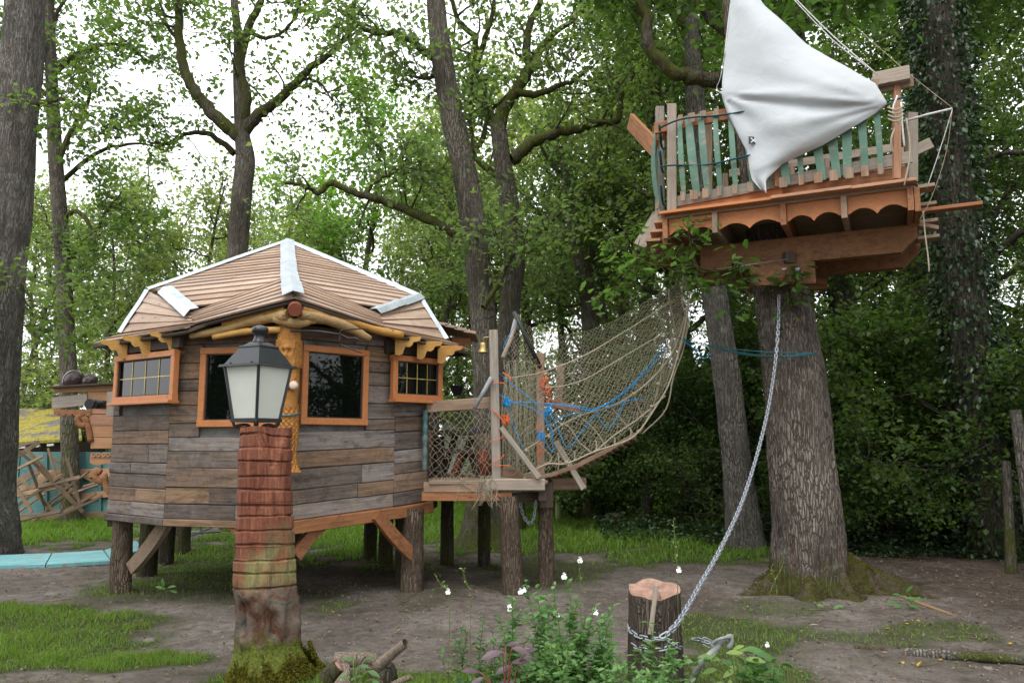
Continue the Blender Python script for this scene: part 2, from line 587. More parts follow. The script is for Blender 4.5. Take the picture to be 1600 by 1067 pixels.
M_['lf_oak'] = G_('oak_leaf', [(.075, .115, .034), (.11, .16, .05), (.15, .205, .075)], .56)
M_['lf_bright'] = G_('bright_oak_leaf', [(.1, .17, .03), (.14, .24, .045), (.19, .29, .065)], .58)  # brighter, yellower greens than the plain oak leaf
M_['lf_mid'] = G_('woodland_leaf', [(.1, .145, .055), (.14, .19, .075), (.18, .235, .105)], .58, tcol=(1.4, 1.6, .85))
M_['lf_dark'] = G_('dark_beech_leaf', [(.042, .078, .018), (.066, .112, .027), (.1, .155, .038)], .48)  # darker greens than the oak and woodland leaves
M_['lf_far'] = G_('haze_paled_leaf', [(.13, .175, .06), (.18, .235, .085), (.24, .29, .12)], .6, tcol=(1.4, 1.5, .85))  # paler greens: far haze and glare put into the leaf colour
M_['lf_weed'] = G_('weed_leaf', [(.06, .1, .025), (.09, .15, .035), (.13, .18, .06)], .3)
M_['lf_ivy'] = G_('ivy_leaf', [(.014, .034, .013), (.025, .055, .018), (.04, .08, .025)], .12, .35, spec=.5)
M_['lf_near'] = G_('near_oak_leaf', [(.06, .115, .026), (.09, .165, .04), (.115, .19, .06)], .5, .5)
M_['lf_salvia'] = G_('salvia_leaf', [(.09, .19, .06), (.13, .25, .085), (.18, .31, .11)], .35, .6)
M_['lf_purple'] = G_('purple_leaf', [(.055, .03, .045), (.085, .045, .06)], .12, .4, (1.2, .6, .8), .5)
M_['lf_pied'] = G_('variegated_leaf', [(.08, .18, .04), (.15, .25, .06), (.27, .3, .09)], .3, .5)
M_['lf_broad'] = G_('broad_green_leaf', [(.05, .13, .035), (.07, .17, .04)], .25, .4)
M_['grass'] = G_('grass_blade', [(.1, .18, .025), (.14, .25, .035), (.2, .3, .055)], .4, .6)
M_['drygrass'] = G_('sparse_grass_blade', [(.11, .15, .035), (.16, .19, .05), (.24, .21, .09)], .3, .7)
M_['litter'] = G_('dead_leaf', [(.1, .065, .04), (.16, .11, .07), (.24, .18, .12), (.12, .085, .06)], .1, .8, (1, .9, .6))
M_['yleaf'] = G_('yellow_fallen_leaf', [(.5, .28, .03), (.6, .38, .05)], .2, .6, (1, .9, .5))
M_['stem'] = plain('green_stem', (.12, .16, .045), .6)
M_['redstem'] = plain('red_stem', (.2, .06, .045), .6)
M_['flower'] = plain('white_petal', (.85, .85, .84), .6, amt=.05)
M_['zinc'] = plain('zinc_flashing', (.52, .57, .62), .36, .55, 5, .25, .5, .5, .02)
M_['iron'] = plain('black_painted_iron', (.018, .02, .024), .33, .0, 20, .3, .15, .5)
M_['rust'] = plain('dark_forged_iron', (.04, .028, .026), .6, .3, 30, .3)
M_['chain'] = plain('galvanised_steel', (.33, .35, .39), .5, .6, 50, .3, .3)
M_['brass'] = plain('old_brass', (.42, .3, .12), .38, .85, 30, .3)
M_['came'] = plain('gold_came', (.5, .4, .13), .4, .4)
M_['rope'] = ropemat('hemp_rope', (.36, .31, .23))
M_['net'] = ropemat('net_twine', (.4, .35, .26), .35)
M_['netgreen'] = ropemat('old_net_twine', (.4, .375, .26), .4)
M_['blue'] = ropemat('blue_rope', (.03, .26, .55))
M_['teal'] = ropemat('teal_strap', (.03, .13, .16))
M_['orange'] = ropemat('orange_cord', (.7, .15, .05))
M_['white_rope'] = ropemat('white_line', (.6, .6, .58))
M_['greenpaint'] = painted('flaked_green_paint', (.085, .18, .13), (.22, .18, .14), .35)
M_['tealpaint'] = painted('faded_teal_paint', (.07, .16, .165), (.16, .14, .11), .35)
M_['turq'] = painted('turquoise_paint', (.17, .42, .45), (.24, .27, .25), .42, .6)
M_['panel'] = plain('teal_panel_board', (.085, .2, .19), .7, 0, 3, .35)
M_['stone'] = plain('grey_stone', (.17, .15, .13), .9, 0, 9, .4, .6, .2, .02)
M_['white_wall'] = plain('limewashed_stone', (.6, .58, .54), .9, 0, 14, .35, .7, .2, .03)
M_['steelpipe'] = plain('dull_pipe', (.23, .24, .235), .6, .0, 12, .4)
M_['blackpole'] = plain('black_pole', (.03, .035, .032), .5)
M_['blackpipe'] = plain('black_plastic_pipe', (.015, .015, .017), .35)
M_['jar'] = plain('glazed_brown_jar', (.05, .032, .03), .2, spec=.6)
M_['shell'] = plain('pale_shell', (.6, .48, .4), .45, amt=.3, nscale=40)
M_['bluebag'] = plain('navy_cloth', (.02, .03, .1), .8)

def _glass():
    m = MT('window_glass')
    v = m.vec()
    return m.done((.003, .004, .0035), .02, m.bump(m.noise(v, 2.2, 2), .05, .02), **{'Specular_IOR_Level': .4})
M_['glass'] = _glass()

def _opal():
    m = MT('frosted_lantern_pane')
    n1 = m.noise(m.vec(), 5, 5)
    c = m.mix(n1, (.50, .53, .48, 1), (.66, .68, .62, 1))
    return m.done(c, .35, None, **{'Subsurface_Weight': .0, 'Specular_IOR_Level': .5})
M_['opal'] = _opal()

def _sail():
    m = MT('white_sail_cloth')
    v = m.n('TexCoord', None).outputs['Object']
    n1 = m.noise(v, 1.7, 6, .6)
    n2 = m.n('TexVoronoi', 0, {'feature': 'DISTANCE_TO_EDGE'}, Vector=v, Scale=3.0)
    c = m.mix(1.0, (.62, .652, .68, 1), m.ramp(n1, [(.3, .92), (.7, 1.04)]), 'MULTIPLY')
    st = m.ramp(m.noise(v, 5.5, 5, .7), [(.66, 0.0), (.8, .35)])
    c = m.mix(st, c, (.5, .42, .33, 1))
    fold = m.math('ADD', m.math('MULTIPLY', m.noise(v, 5, 4, .5, 1.5), 1.0), m.math('MULTIPLY', n2, .25))
    b = m.bump(fold, .32, .025)
    p = m.n('BsdfPrincipled', 0, None, Base_Color=c, Roughness=.75, Normal=b, Specular_IOR_Level=.2)
    t = m.n('BsdfTranslucent', 0, None, Color=c)
    m.t.links.new(m.n('MixShader', 0, None, i0=.25, i1=p, i2=t), m.out.inputs[0])
    return m.m
M_['sail'] = _sail()

def _stump():
    """lamp stump: red stain on top, weathered olive-grey lower down, charred cracks"""
    m = MT('stained_carved_stump')
    v = m.n('TexCoord', None).outputs['Object']
    z = m.n('SeparateXYZ', 2, None, Vector=v)
    x = m.n('SeparateXYZ', 0, None, Vector=v)
    g = m.noise(m.n('Mapping', 0, None, Vector=v, Scale=(30, 30, 2.6)), 1.0, 8, .7, .5)
    big = m.noise(v, 4.0, 5, .7)
    red = m.ramp(g, [(.25, (.04, .015, .011)), (.45, (.15, .05, .03)), (.62, (.25, .1, .055)), (.8, (.36, .2, .12))])
    olive = m.ramp(g, [(.25, (.06, .05, .03)), (.5, (.2, .18, .075)), (.75, (.38, .34, .16))])
    rust = m.ramp(g, [(.3, (.06, .034, .022)), (.6, (.26, .12, .055)), (.8, (.36, .21, .1))])
    k = m.math('ADD', z, m.math('MULTIPLY', m.math('SUBTRACT', big, .5), .7))
    k = m.math('SUBTRACT', k, m.math('MULTIPLY', x, .7))
    k = m.math('ADD', k, m.math('MULTIPLY', m.math('SUBTRACT', g, .5), .9))
    f1 = m.ramp(k, [(.86, 0.0), (1.3, 1.0)])
    c = m.mix(f1, m.mix(m.ramp(m.noise(v, 6, 4), [(.42, 0.0), (.6, 1.0)]), olive, rust), red)
    lowc = m.ramp(m.noise(v, 7, 6, .7, .8), [(.3, (.012, .011, .01)), (.44, (.1, .045, .028)), (.56, (.14, .11, .085)), (.66, (.04, .05, .05)), (.78, (.015, .014, .012))])
    f2 = m.ramp(m.math('ADD', z, m.math('MULTIPLY', big, .15)), [(.66, 1.0), (.74, 0.0)])
    c = m.mix(f2, c, lowc)
    moz = m.math('SUBTRACT', z, m.math('MULTIPLY', m.noise(v, 6, 5, .7), .42))
    mo = m.ramp(moz, [(.0, 1.0), (.07, 0.0)])
    mcol = m.ramp(m.noise(v, 55, 4, .7), [(.3, (.03, .04, .006)), (.55, (.1, .12, .015)), (.75, (.2, .2, .04))])
    c = m.mix(mo, c, mcol)
    return m.done(c, .8, m.bump(m.math('ADD', g, m.noise(v, 40, 4)), .6, .012), **{'Specular_IOR_Level': .25})
M_['stump'] = _stump()

def _moss(name, a, b, bare=.53):
    m = MT(name)
    v = m.vec()
    c = m.ramp(m.noise(v, 38, 6, .75), [(.3, a), (.7, b)])
    dirt = m.ramp(m.noise(v, 5, 7, .75, .8), [(bare, 0.0), (bare + .12, .9)])
    c = m.mix(dirt, c, m.ramp(m.noise(v, 30, 5), [(.3, (.05, .036, .028)), (.7, (.15, .115, .09))]))
    return m.done(c, .95, m.bump(m.noise(v, 60, 4, .7), 1.0, .03), **{'Specular_IOR_Level': .1})
M_['moss'] = _moss('root_moss', (.022, .026, .005), (.1, .098, .02), .46)
M_['mossbright'] = _moss('bright_moss', (.06, .07, .008), (.24, .22, .03))

def _mossroof():
    m = MT('mossy_slate_roof')
    v = m.vec()
    n1 = m.noise(v, 1.5, 6, .7)
    c = m.mix(m.ramp(n1, [(.42, 0.0), (.5, 1.0)]), m.ramp(m.noise(v, 12, 4), [(.3, (.06, .05, .05)), (.7, (.16, .14, .13))]), m.ramp(m.noise(v, 20, 5), [(.3, (.12, .1, .012)), (.7, (.36, .3, .03))]))
    return m.done(c, .9, m.bump(m.noise(v, 12, 5), .8, .05))
M_['mossroof'] = _mossroof()

def _cut():
    """fresh sawn end grain"""
    m = MT('sawn_end_grain')
    v = m.n('TexCoord', None).outputs['Object']
    ring = m.n('TexWave', 0, {'wave_type': 'RINGS', 'rings_direction': 'Z'}, Vector=v, Scale=26.0, Distortion=3.0, Detail=3.0)
    c = m.mix(1.0, m.ramp(m.noise(v, 9, 5), [(.35, (.2, .11, .075)), (.65, (.38, .23, .175))]), m.ramp(ring, [(0, .7), (1, 1.1)]), 'MULTIPLY')
    return m.done(c, .85, m.bump(m.noise(v, 40, 4), .5, .01))
M_['cut'] = _cut()

def _ground():
    m = MT('forest_ground')
    v = m.n('TexCoord', None).outputs['Object']
    at_ = m.n('Attribute', None, {'attribute_name': 'cover'}).outputs['Fac']
    n1 = m.noise(v, .9, 8, .68)
    n2 = m.noise(v, 9, 8, .75)
    n3 = m.noise(v, 45, 5, .7)
    dirt = m.ramp(n1, [(.32, (.14, .115, .095)), (.5, (.26, .22, .19)), (.68, (.37, .325, .29))])
    dirt = m.mix(1.0, dirt, m.ramp(n2, [(.3, .5), (.7, 1.35)]), 'MULTIPLY')
    chips = m.n('TexVoronoi', None, None, Vector=v, Scale=42.0, Randomness=1.0)
    cm = m.ramp(chips.outputs['Color'], [(.80, 0.0), (.84, .75)])
    cs = m.ramp(chips.outputs['Distance'], [(.22, 1.0), (.34, 0.0)])
    dirt = m.mix(m.math('MULTIPLY', cm, cs), dirt, m.ramp(n3, [(.3, (.2, .15, .11)), (.7, (.42, .37, .31))]))
    dk = m.ramp(m.noise(v, 17, 5, .7), [(.6, 0.0), (.74, .7)])
    dirt = m.mix(dk, dirt, (.05, .04, .033, 1))
    mo = m.ramp(m.noise(v, 30, 6, .7), [(.3, (.035, .055, .012)), (.55, (.07, .1, .022)), (.75, (.12, .13, .045))])
    am = m.math('ADD', at_, m.math('MULTIPLY', m.math('SUBTRACT', n2, .5), .9))
    c = m.mix(m.ramp(am, [(.25, 0.0), (.75, .85)]), dirt, mo)
    dm = m.n('Attribute', None, {'attribute_name': 'dark_zone'}).outputs['Fac']
    c = m.mix(m.math('MULTIPLY', dm, .8), c, m.mix(1.0, c, (.5, .42, .38, 1), 'MULTIPLY'))  # multiplies the ground colour darker where the mask is set
    hb = m.math('ADD', m.math('MULTIPLY', n2, 1.5), m.math('MULTIPLY', n3, 1.0))
    hb = m.math('ADD', hb, m.math('MULTIPLY', m.math('MULTIPLY', cm, cs), .5))
    return m.done(c, .95, m.bump(hb, 1.0, .06), **{'Specular_IOR_Level': .12})
M_['ground'] = _ground()

# ------------------------------------------------------------------ ground
def ell(px, py, rx, ry, s=1.0):
    """soft patch on the ground, given by what it spans in the photograph"""
    c = gnd(px, py)
    return (c.x, c.y, rx * c.y / FPX, max(ry * c.y ** 2 / (FPX * 1.65), .1), s)

PATCH = [ell(-10, 990, 190, 42), ell(30, 960, 120, 16), ell(190, 1024, 150, 13), ell(540, 1068, 290, 34), ell(-30, 1075, 240, 18, .5),
         ell(60, 832, 190, 26), ell(300, 905, 150, 22, .62), ell(230, 925, 110, 14, .55), ell(345, 870, 110, 40, .72),
         ell(520, 940, 60, 16, .6), ell(640, 805, 260, 42), ell(980, 845, 190, 18, .95), ell(1080, 868, 150, 18, .85),
         ell(850, 885, 110, 32, .58), ell(1170, 990, 150, 36, .7), ell(1320, 1000, 150, 18, .62), ell(1455, 990, 100, 18, .65), ell(1230, 955, 120, 14, .55),
         ell(1120, 1060, 190, 40, .7), ell(760, 1075, 190, 44, .85), ell(660, 930, 60, 20, .4), ell(1000, 822, 220, 14, 1),
         ell(1420, 1040, 160, 10, .3), ell(670, 985, 40, 10, .3), ell(420, 930, 160, 14, .5), ell(80, 1010, 160, 30, .8)]

def cover(X, Y):
    P = np.stack([X, Y, X * 0], 1)
    n1, n2 = vnoise(P * 1.3, 5), vnoise(P * 5.0, 8)
    m = np.zeros(len(X))
    for cx, cy, rx, ry, s in PATCH:
        d = np.sqrt(((X - cx) / rx) ** 2 + ((Y - cy) / ry) ** 2) + n1 * .3 + n2 * .3
        m = np.maximum(m, s * np.clip((1.25 - d) / .55, 0, 1))
    far = np.clip((Y - 15.5 + n1 * 1.5) / 3, 0, 1) * np.clip((6.0 - X + n1) / 2, 0, 1)
    return np.maximum(m, far)

def dark_zone(X, Y):
    """mask of darker, more littered ground on the right and below cabin and deck"""
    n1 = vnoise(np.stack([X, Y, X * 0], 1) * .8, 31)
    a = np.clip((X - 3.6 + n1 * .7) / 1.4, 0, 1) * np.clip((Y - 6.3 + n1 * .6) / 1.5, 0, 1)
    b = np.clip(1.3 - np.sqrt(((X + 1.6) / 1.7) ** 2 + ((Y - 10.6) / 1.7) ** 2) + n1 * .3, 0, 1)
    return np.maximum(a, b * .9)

def axis(lo, hi, step, far):
    a = list(np.arange(lo, hi + 1e-6, step))
    d, x = step, hi
    while x < far:
        d *= 1.35; x += d; a.append(x)
    d, x = step, lo
    while x > -far:
        d *= 1.35; x -= d; a.insert(0, x)
    return np.array(a)

gx, gy = axis(-11, 11, .085, 600), axis(2.5, 21, .085, 600)
GX, GY = np.meshgrid(gx, gy)
gX, gY = GX.ravel(), GY.ravel()
P_ = np.stack([gX, gY, gX * 0], 1)
def ground_z(X, Y):
    P = np.stack([X, Y, X * 0], 1)
    near = np.clip((40 - np.hypot(X, Y)) / 20, 0, 1)
    return (vnoise(P * .45, 1) * .035 + vnoise(P * 2.2, 2) * .012 + vnoise(P * 7, 3) * .008) * near - .01
gZ = ground_z(gX, gY)
nx, ny = len(gx), len(gy)
ii = np.arange((nx - 1) * (ny - 1))
ci, cj = ii % (nx - 1), ii // (nx - 1)
GF = np.stack([cj * nx + ci, cj * nx + ci + 1, (cj + 1) * nx + ci + 1, (cj + 1) * nx + ci], 1)
gme = mesh_np('ground', np.stack([gX, gY, gZ], 1), GF, M_['ground'], True)
for nm, fn in (('cover', cover), ('dark_zone', dark_zone)):
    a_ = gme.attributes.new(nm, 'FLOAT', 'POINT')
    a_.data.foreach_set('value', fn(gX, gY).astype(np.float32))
ground = bpy.data.objects.new('ground', gme)
put(ground, Matrix.Identity(4))
tag(ground, kind='structure')

def gz(x, y):
    return float(ground_z(np.array([x]), np.array([y]))[0])

# ------------------------------------------------------------------ scattering of leaves and blades
T_RHOMB = (np.array([(0, 0, 0), (.45, .33, .07), (1, 0, -.05), (.45, -.33, .07)]), np.array([(0, 3, 2, 1)]))
T_OVAL = (np.array([(0, 0, 0), (.3, .26, .07), (.7, .22, .04), (1, 0, -.08), (.7, -.22, .04), (.3, -.26, .07)]),
          np.array([(0, 3, 2, 1), (0, 5, 4, 3)]))

def _oak():
    xs = [0, .12, .25, .36, .5, .6, .74, .84, 1.0]
    hw = [.015, .05, .22, .10, .3, .14, .3, .16, .04]
    vs, fs = [], []
    for x, h in zip(xs, hw):
        bend = -.12 * x * x
        vs += [(x, h, bend + .05 * h), (x, 0, bend), (x, -h, bend + .05 * h)]
    for i in range(len(xs) - 1):
        a, b = 3 * i, 3 * i + 3
        fs += [(a, a + 1, b + 1, b), (a + 1, a + 2, b + 2, b + 1)]
    return np.array(vs), np.array(fs)
T_OAK = _oak()

def scatter(rng, C, size, tmpl=T_RHOMB, tilt=.6, yaw=None, pitch0=-.15, svar=.35):
    """leaf faces at the points C"""
    n = len(C)
    yaw = rng.uniform(0, 2 * math.pi, n) if yaw is None else yaw
    pit = rng.normal(pitch0, tilt, n)
    rol = rng.normal(0, tilt, n)
    cy_, sy, cp, sp, cr_, sr = np.cos(yaw), np.sin(yaw), np.cos(pit), np.sin(pit), np.cos(rol), np.sin(rol)
    X = np.stack([cy_ * cp, sy * cp, sp], 1)
    Y0 = np.stack([-sy, cy_, 0 * sy], 1)
    Z0 = np.cross(X, Y0)
    Y = Y0 * cr_[:, None] + Z0 * sr[:, None]
    Z = np.cross(X, Y)
    s = size * rng.uniform(1 - svar, 1 + svar, n)
    tv, tf = tmpl
    V = C[:, None, :] + s[:, None, None] * (tv[None, :, 0, None] * X[:, None, :] + tv[None, :, 1, None] * Y[:, None, :] + tv[None, :, 2, None] * Z[:, None, :])
    F = tf[None] + (np.arange(n) * len(tv))[:, None, None]
    return V.reshape(-1, 3), F.reshape(-1, tf.shape[1])

def blades(rng, X, Y, h, wd, lean=.75):
    n = len(X)
    Z = ground_z(X, Y) - .01
    yaw = rng.uniform(0, 2 * math.pi, n)
    d = np.stack([np.cos(yaw), np.sin(yaw), 0 * yaw], 1)
    la = rng.uniform(0, 2 * math.pi, n)
    l = np.stack([np.cos(la), np.sin(la), 0 * la], 1) * (np.abs(rng.normal(0, lean, n)) * h)[:, None]
    B = np.stack([X, Y, Z], 1)
    up = np.stack([0 * X, 0 * X, h], 1)
    m = B + up * .6 + l * .35
    t = B + up * (1 - .12 * rng.random(n))[:, None] + l
    w_ = d * wd[:, None]
    V = np.stack([B - w_, B + w_, m - w_ * .75, m + w_ * .75, t - w_ * .12, t + w_ * .12], 1).reshape(-1, 3)
    F = (np.array([(0, 1, 3, 2), (2, 3, 5, 4)])[None] + (np.arange(n) * 6)[:, None, None]).reshape(-1, 4)
    return V, F

def grass_in(rng, x0, x1, y0, y1, n, h, wd, lo=.35, keep=1.0):
    X, Y = rng.uniform(x0, x1, n), rng.uniform(y0, y1, n)
    c = cover(X, Y)
    vis = np.abs(X) < Y * .69 + .4
    k = (rng.random(n) < np.clip((c - lo) / (1 - lo), 0, 1) ** 1.3 * keep) & vis
    X, Y, c = X[k], Y[k], c[k]
    cl = .65 + .5 * np.clip(vnoise(np.stack([X, Y, 0 * X], 1) * 3.3, 14) + .4, 0, 1)
    return blades(rng, X, Y, h * cl * (.55 + .45 * c) * rng.uniform(.6, 1.3, len(X)), np.full(len(X), wd))

gr = np.random.default_rng(3)
V, F = join_np([grass_in(gr, -5, 5, 3.6, 6.6, 140000, .062, .0026, .5), grass_in(gr, -8, 8, 6.6, 11, 140000, .06, .004, .5), grass_in(gr, -12, 9, 11, 27, 170000, .13, .009, .5)])
tag(obj_np('grass', V, F, M_['grass'], origin=(0, 8, 0)), 'bright green grass growing in patches and on the far lawn', 'grass', kind='stuff')
V, F = join_np([grass_in(gr, -5, 5, 3.8, 6.6, 60000, .06, .002, .12, .5), grass_in(gr, -7, 8, 6.6, 11, 60000, .06, .0035, .15, .5)])
tag(obj_np('sparse_grass', V, F, M_['drygrass'], origin=(0, 8, 0)), 'thin yellowish grass scattered over the trodden earth', 'grass', kind='stuff')

# fallen leaves, chips and small twigs on the bare earth
n = 34000
X, Y = gr.uniform(-7, 9, n), 4 + 11 * gr.random(n) ** 1.5
k = (np.abs(X) < Y * .68 + .3) & (cover(X, Y) < .8) & (gr.random(n) < .3 + .65 * dark_zone(X, Y) + .3 * (vnoise(np.stack([X, Y, 0 * X], 1) * 1.1, 77) > .2))
X, Y = X[k], Y[k]
V, F = scatter(gr, np.stack([X, Y, ground_z(X, Y) + .012], 1), .024, T_OVAL, .3, pitch0=0, svar=.75)
tag(obj_np('leaf_litter', V, F, M_['litter'], origin=(0, 8, 0)), 'brown dead leaves and chips littering the bare earth', 'leaf litter', kind='stuff')
n = 330
X, Y = gr.uniform(-7, 8, n), gr.uniform(4.2, 12, n)
tw = []
for x, y in zip(X, Y):
    a = gr.uniform(0, 6.28); L = gr.uniform(.05, .22); r = gr.uniform(.002, .006)
    d = np.array([math.cos(a), math.sin(a), 0])
    p = np.array([x, y, gz(x, y) + .008])
    tw.append((np.stack([p, p + d * L * .5 + gr.normal(0, .012, 3) * [1, 1, .3], p + d * L]), r, r * .6))
V, F = rods(tw, 4)
tag(obj_np('fallen_twigs', V, F, M_['scrap'], origin=(0, 8, 0)), 'small dry twigs strewn over the bare earth', 'twigs', kind='stuff')
n = 5200
X, Y = gr.uniform(-6, 7, n), 4 + 8 * gr.random(n) ** 1.4
pv_ = np.array([(-1, 0, 0), (0, -1, 0), (1, 0, 0), (0, 1, 0), (0, 0, .6), (.0, 0, -.5)])
pf_ = np.array([(0, 1, 4), (1, 2, 4), (2, 3, 4), (3, 0, 4), (1, 0, 5), (2, 1, 5), (3, 2, 5), (0, 3, 5)])
PC = np.stack([X, Y, ground_z(X, Y)], 1)
sz = .003 + .024 * gr.random((n, 1, 1)) ** 5 * gr.uniform(.6, 1.4, (n, 6, 3))
tag(obj_np('gravel', (PC[:, None, :] + pv_[None] * sz).reshape(-1, 3), (pf_[None] + (np.arange(n) * 6)[:, None, None]).reshape(-1, 3), M_['stone'], origin=(0, 8, 0)), 'small grey stones lying on the bare earth', 'gravel', kind='stuff')

# low weeds and clover on the trodden earth
n = 26000
X, Y = gr.uniform(-7, 8, n), gr.uniform(3.8, 13, n)
cv = cover(X, Y)
wn = vnoise(np.stack([X, Y, 0 * X], 1) * 2.1, 55)
k = (np.abs(X) < Y * .68 + .3) & (gr.random(n) < np.clip((cv - .08) * 1.2, 0, .5) + .12 * (wn > .35)) & (cv < .97)
X, Y = X[k], Y[k]
V, F = scatter(gr, np.stack([X, Y, ground_z(X, Y) + .012 + .025 * gr.random(len(X))], 1), .026, T_OVAL, .35, svar=.5)
tag(obj_np('low_weeds', V, F, M_['lf_weed'], origin=(0, 8, 0)), 'small low weeds and clover dotted over the trodden earth', 'weeds', kind='stuff')

# ------------------------------------------------------------------ trees
def nrm(v):
    return v / (np.linalg.norm(v) + 1e-9)

def wander(rng, p, d, L, n, wob, grav):
    pts = [np.array(p, float)]
    d = nrm(np.array(d, float))
    for i in range(n):
        d = nrm(d + rng.normal(0, wob, 3) + np.array([0, 0, grav]))
        pts.append(pts[-1] + d * L / n)
    return np.array(pts)

def foliate(rng, limbs, nb=7, Lb=(1.0, 2.2), nt=5, Lt=(.4, .8), npl=34, size=.12, spread=.13, f0=.3, tmpl=T_RHOMB, grav=.02, tilt=.6, upb=.25, droop=0.0):
    """limbs: list of (pts, r). Returns thin branches and leaf points"""
    thin, twA, twB = [], [], []
    for pts, r in limbs:
        P = np.asarray(pts, float)
        seg = np.linalg.norm(np.diff(P, axis=0), axis=1)
        cum = np.concatenate([[0], np.cumsum(seg)])
        for b in range(max(1, int(nb * (.7 + .6 * rng.random())))):
            s = cum[-1] * (f0 + (1 - f0) * rng.random() ** .8)
            i = min(np.searchsorted(cum, s, 'right') - 1, len(seg) - 1)
            p = P[i] + (P[i + 1] - P[i]) * ((s - cum[i]) / (seg[i] + 1e-9))
            ax = nrm(P[i + 1] - P[i])
            d = nrm(nrm(rng.normal(0, 1, 3) + np.array([0, 0, upb])) + ax * .5)
            L = rng.uniform(*Lb) * (1.1 - .4 * s / cum[-1])
            Q = wander(rng, p, d, L, 5, .28, grav)
            thin.append((Q, max(r * .22, .012), .005))
            for t in range(nt):
                u = .25 + .75 * (t + rng.random()) / nt
                j = min(int(u * 5), 4)
                q = Q[j] + (Q[j + 1] - Q[j]) * (u * 5 - j)
                dd = nrm(nrm(Q[j + 1] - Q[j]) * .6 + rng.normal(0, .6, 3) + np.array([0, 0, .1 - droop]))
                l = rng.uniform(*Lt)
                W = wander(rng, q, dd, l, 2, .25, -droop * .3)
                thin.append((W, .006, .003))
                twA.append(W[0]); twB.append(W[2])
    A, B = np.array(twA), np.array(twB)
    n = len(A) * npl
    k = rng.integers(0, len(A), n)
    t = rng.uniform(.1, 1.12, n)[:, None]
    C = A[k] + (B[k] - A[k]) * t + rng.normal(0, spread, (n, 3)) * np.array([1, 1, .7])
    return thin, scatter(rng, C, size, tmpl, tilt)

def make_tree(name, label, group, base, trunk, limbs, bark_, leaf, rng, extra=None, limb_bark=None, seg=20, rows=50, rough=.1, cat='tree', joined=False, **kw):
    """trunk: (pts, radii); limbs: list of (pts, r0, r1) big boughs, foliage grows on limbs and upper trunk"""
    t = thing(name, label, cat, base, group)
    tp, tr = trunk
    if tr is not None:
        V, F = trunk_np(tp, tr, seg, rows, rough, 9, .9, int(rng.integers(999)))
        obj_np('trunk', V, F, bark_, t, smooth=True)
    fol = []
    big = []
    for pts, r0, r1 in limbs:
        C = catmull(pts, 5 * (len(pts) - 1))
        P = np.array([list(p) for p in C])
        P[1:-1] += rng.normal(0, max(r0 * .09, .012), P[1:-1].shape)
        big.append((P, r0, r1))
        fol.append((P, r0))
    thin, (LV, LF) = foliate(rng, fol, **kw)
    if extra is not None:
        LV, LF = join_np([(LV, LF)] + extra)
    if joined:
        V, F = join_np([rods(big, 6), rods(thin, 4)])
        tag(obj_np('branches', V, F, limb_bark or bark_, t, smooth=True), kind='stuff')
        tag(obj_np('crown', LV, LF, leaf, t), kind='stuff')
        return t
    for lm in big:
        V, F = rods([lm], 9)
        obj_np('limb', V, F, limb_bark or bark_, t, smooth=True)
    crown = tag(obj_np('crown', LV, LF, leaf, t), kind='stuff')
    V, F = rods(thin, 4)
    tag(obj_np('twigs', V, F, limb_bark or bark_, crown, origin=base, smooth=True), kind='stuff')
    return t

def px_line(pts, Y):
    """pts: (px, py) or (px, py, Y)"""
    return [at(p[0], p[1], p[2] if len(p) > 2 else Y) for p in pts]

rt = np.random.default_rng(21)
# -- big lichen-grey trunk at the left edge
b = gnd(-22, 866)
Y = b.y
tp = [V3(b.x - .05, Y, -.15)] + px_line([(-20, 780), (-12, 600), (6, 400), (26, 180), (40, 0), (52, -300), (60, -700)], Y)
up1 = tp[-2]
make_tree('oak_tree', 'thick grey trunk with lichen rising beside the mossy shed', None, (b.x, Y, 0), (tp, [.52, .36, .33, .31, .29, .27, .24, .2]),
          [([tp[-3], tp[-3] + V3(.9, .6, .9), tp[-3] + V3(2.0, .9, 1.5)], .1, .03), ([up1, up1 + V3(-1, 1, 1.2), up1 + V3(-2, 1, 2)], .1, .03),
           ([at(60, 165, Y), at(100, 155, Y + .3), at(150, 185, Y + .6)], .05, .02), ([at(30, 440, Y), at(50, 470, Y - .3), at(45, 520, Y - .6)], .025, .01)],
          M_['bark_left'], M_['lf_oak'], rt, seg=40, rows=150, rough=.14, limb_bark=M_['bark_limb'], nb=6, npl=30, size=.1, Lb=(.6, 1.5))
# -- slim trunk with a leafy collar in front of the teal fence
b = gnd(110, 816); Y = b.y
tp = [V3(b.x, Y, -.1)] + px_line([(110, 770), (107, 600), (103, 480), (94, 340), (86, 230), (80, 110), (77, 0), (80, -120)], Y)
make_tree('oak_tree', 'slim mossy oak growing in front of the teal fence panels', None, (b.x, Y, 0), (tp, [.22, .18, .16, .155, .15, .14, .12, .1, .06]),
          [(px_line([(88, 265), (110, 205), (140, 150), (120, 90)], Y), .07, .02), (px_line([(95, 345), (120, 330), (150, 360), (160, 340), (190, 300)], Y), .06, .015),
           (px_line([(80, 120), (130, 80), (190, 70), (230, 95)], Y), .07, .02), (px_line([(82, 160), (50, 120), (40, 60)], Y), .06, .02),
           (px_line([(90, 290), (150, 240), (210, 225), (260, 235)], Y + .5), .06, .015), (px_line([(80, 90), (90, 20), (130, -40)], Y), .06, .02),
           (px_line([(104, 470), (130, 430), (150, 390)], Y), .03, .012)],
          M_['bark_moss'], M_['lf_oak'], rt, limb_bark=M_['bark_limb'], nb=9, npl=22, size=.125, Lb=(.8, 1.9), f0=.25)
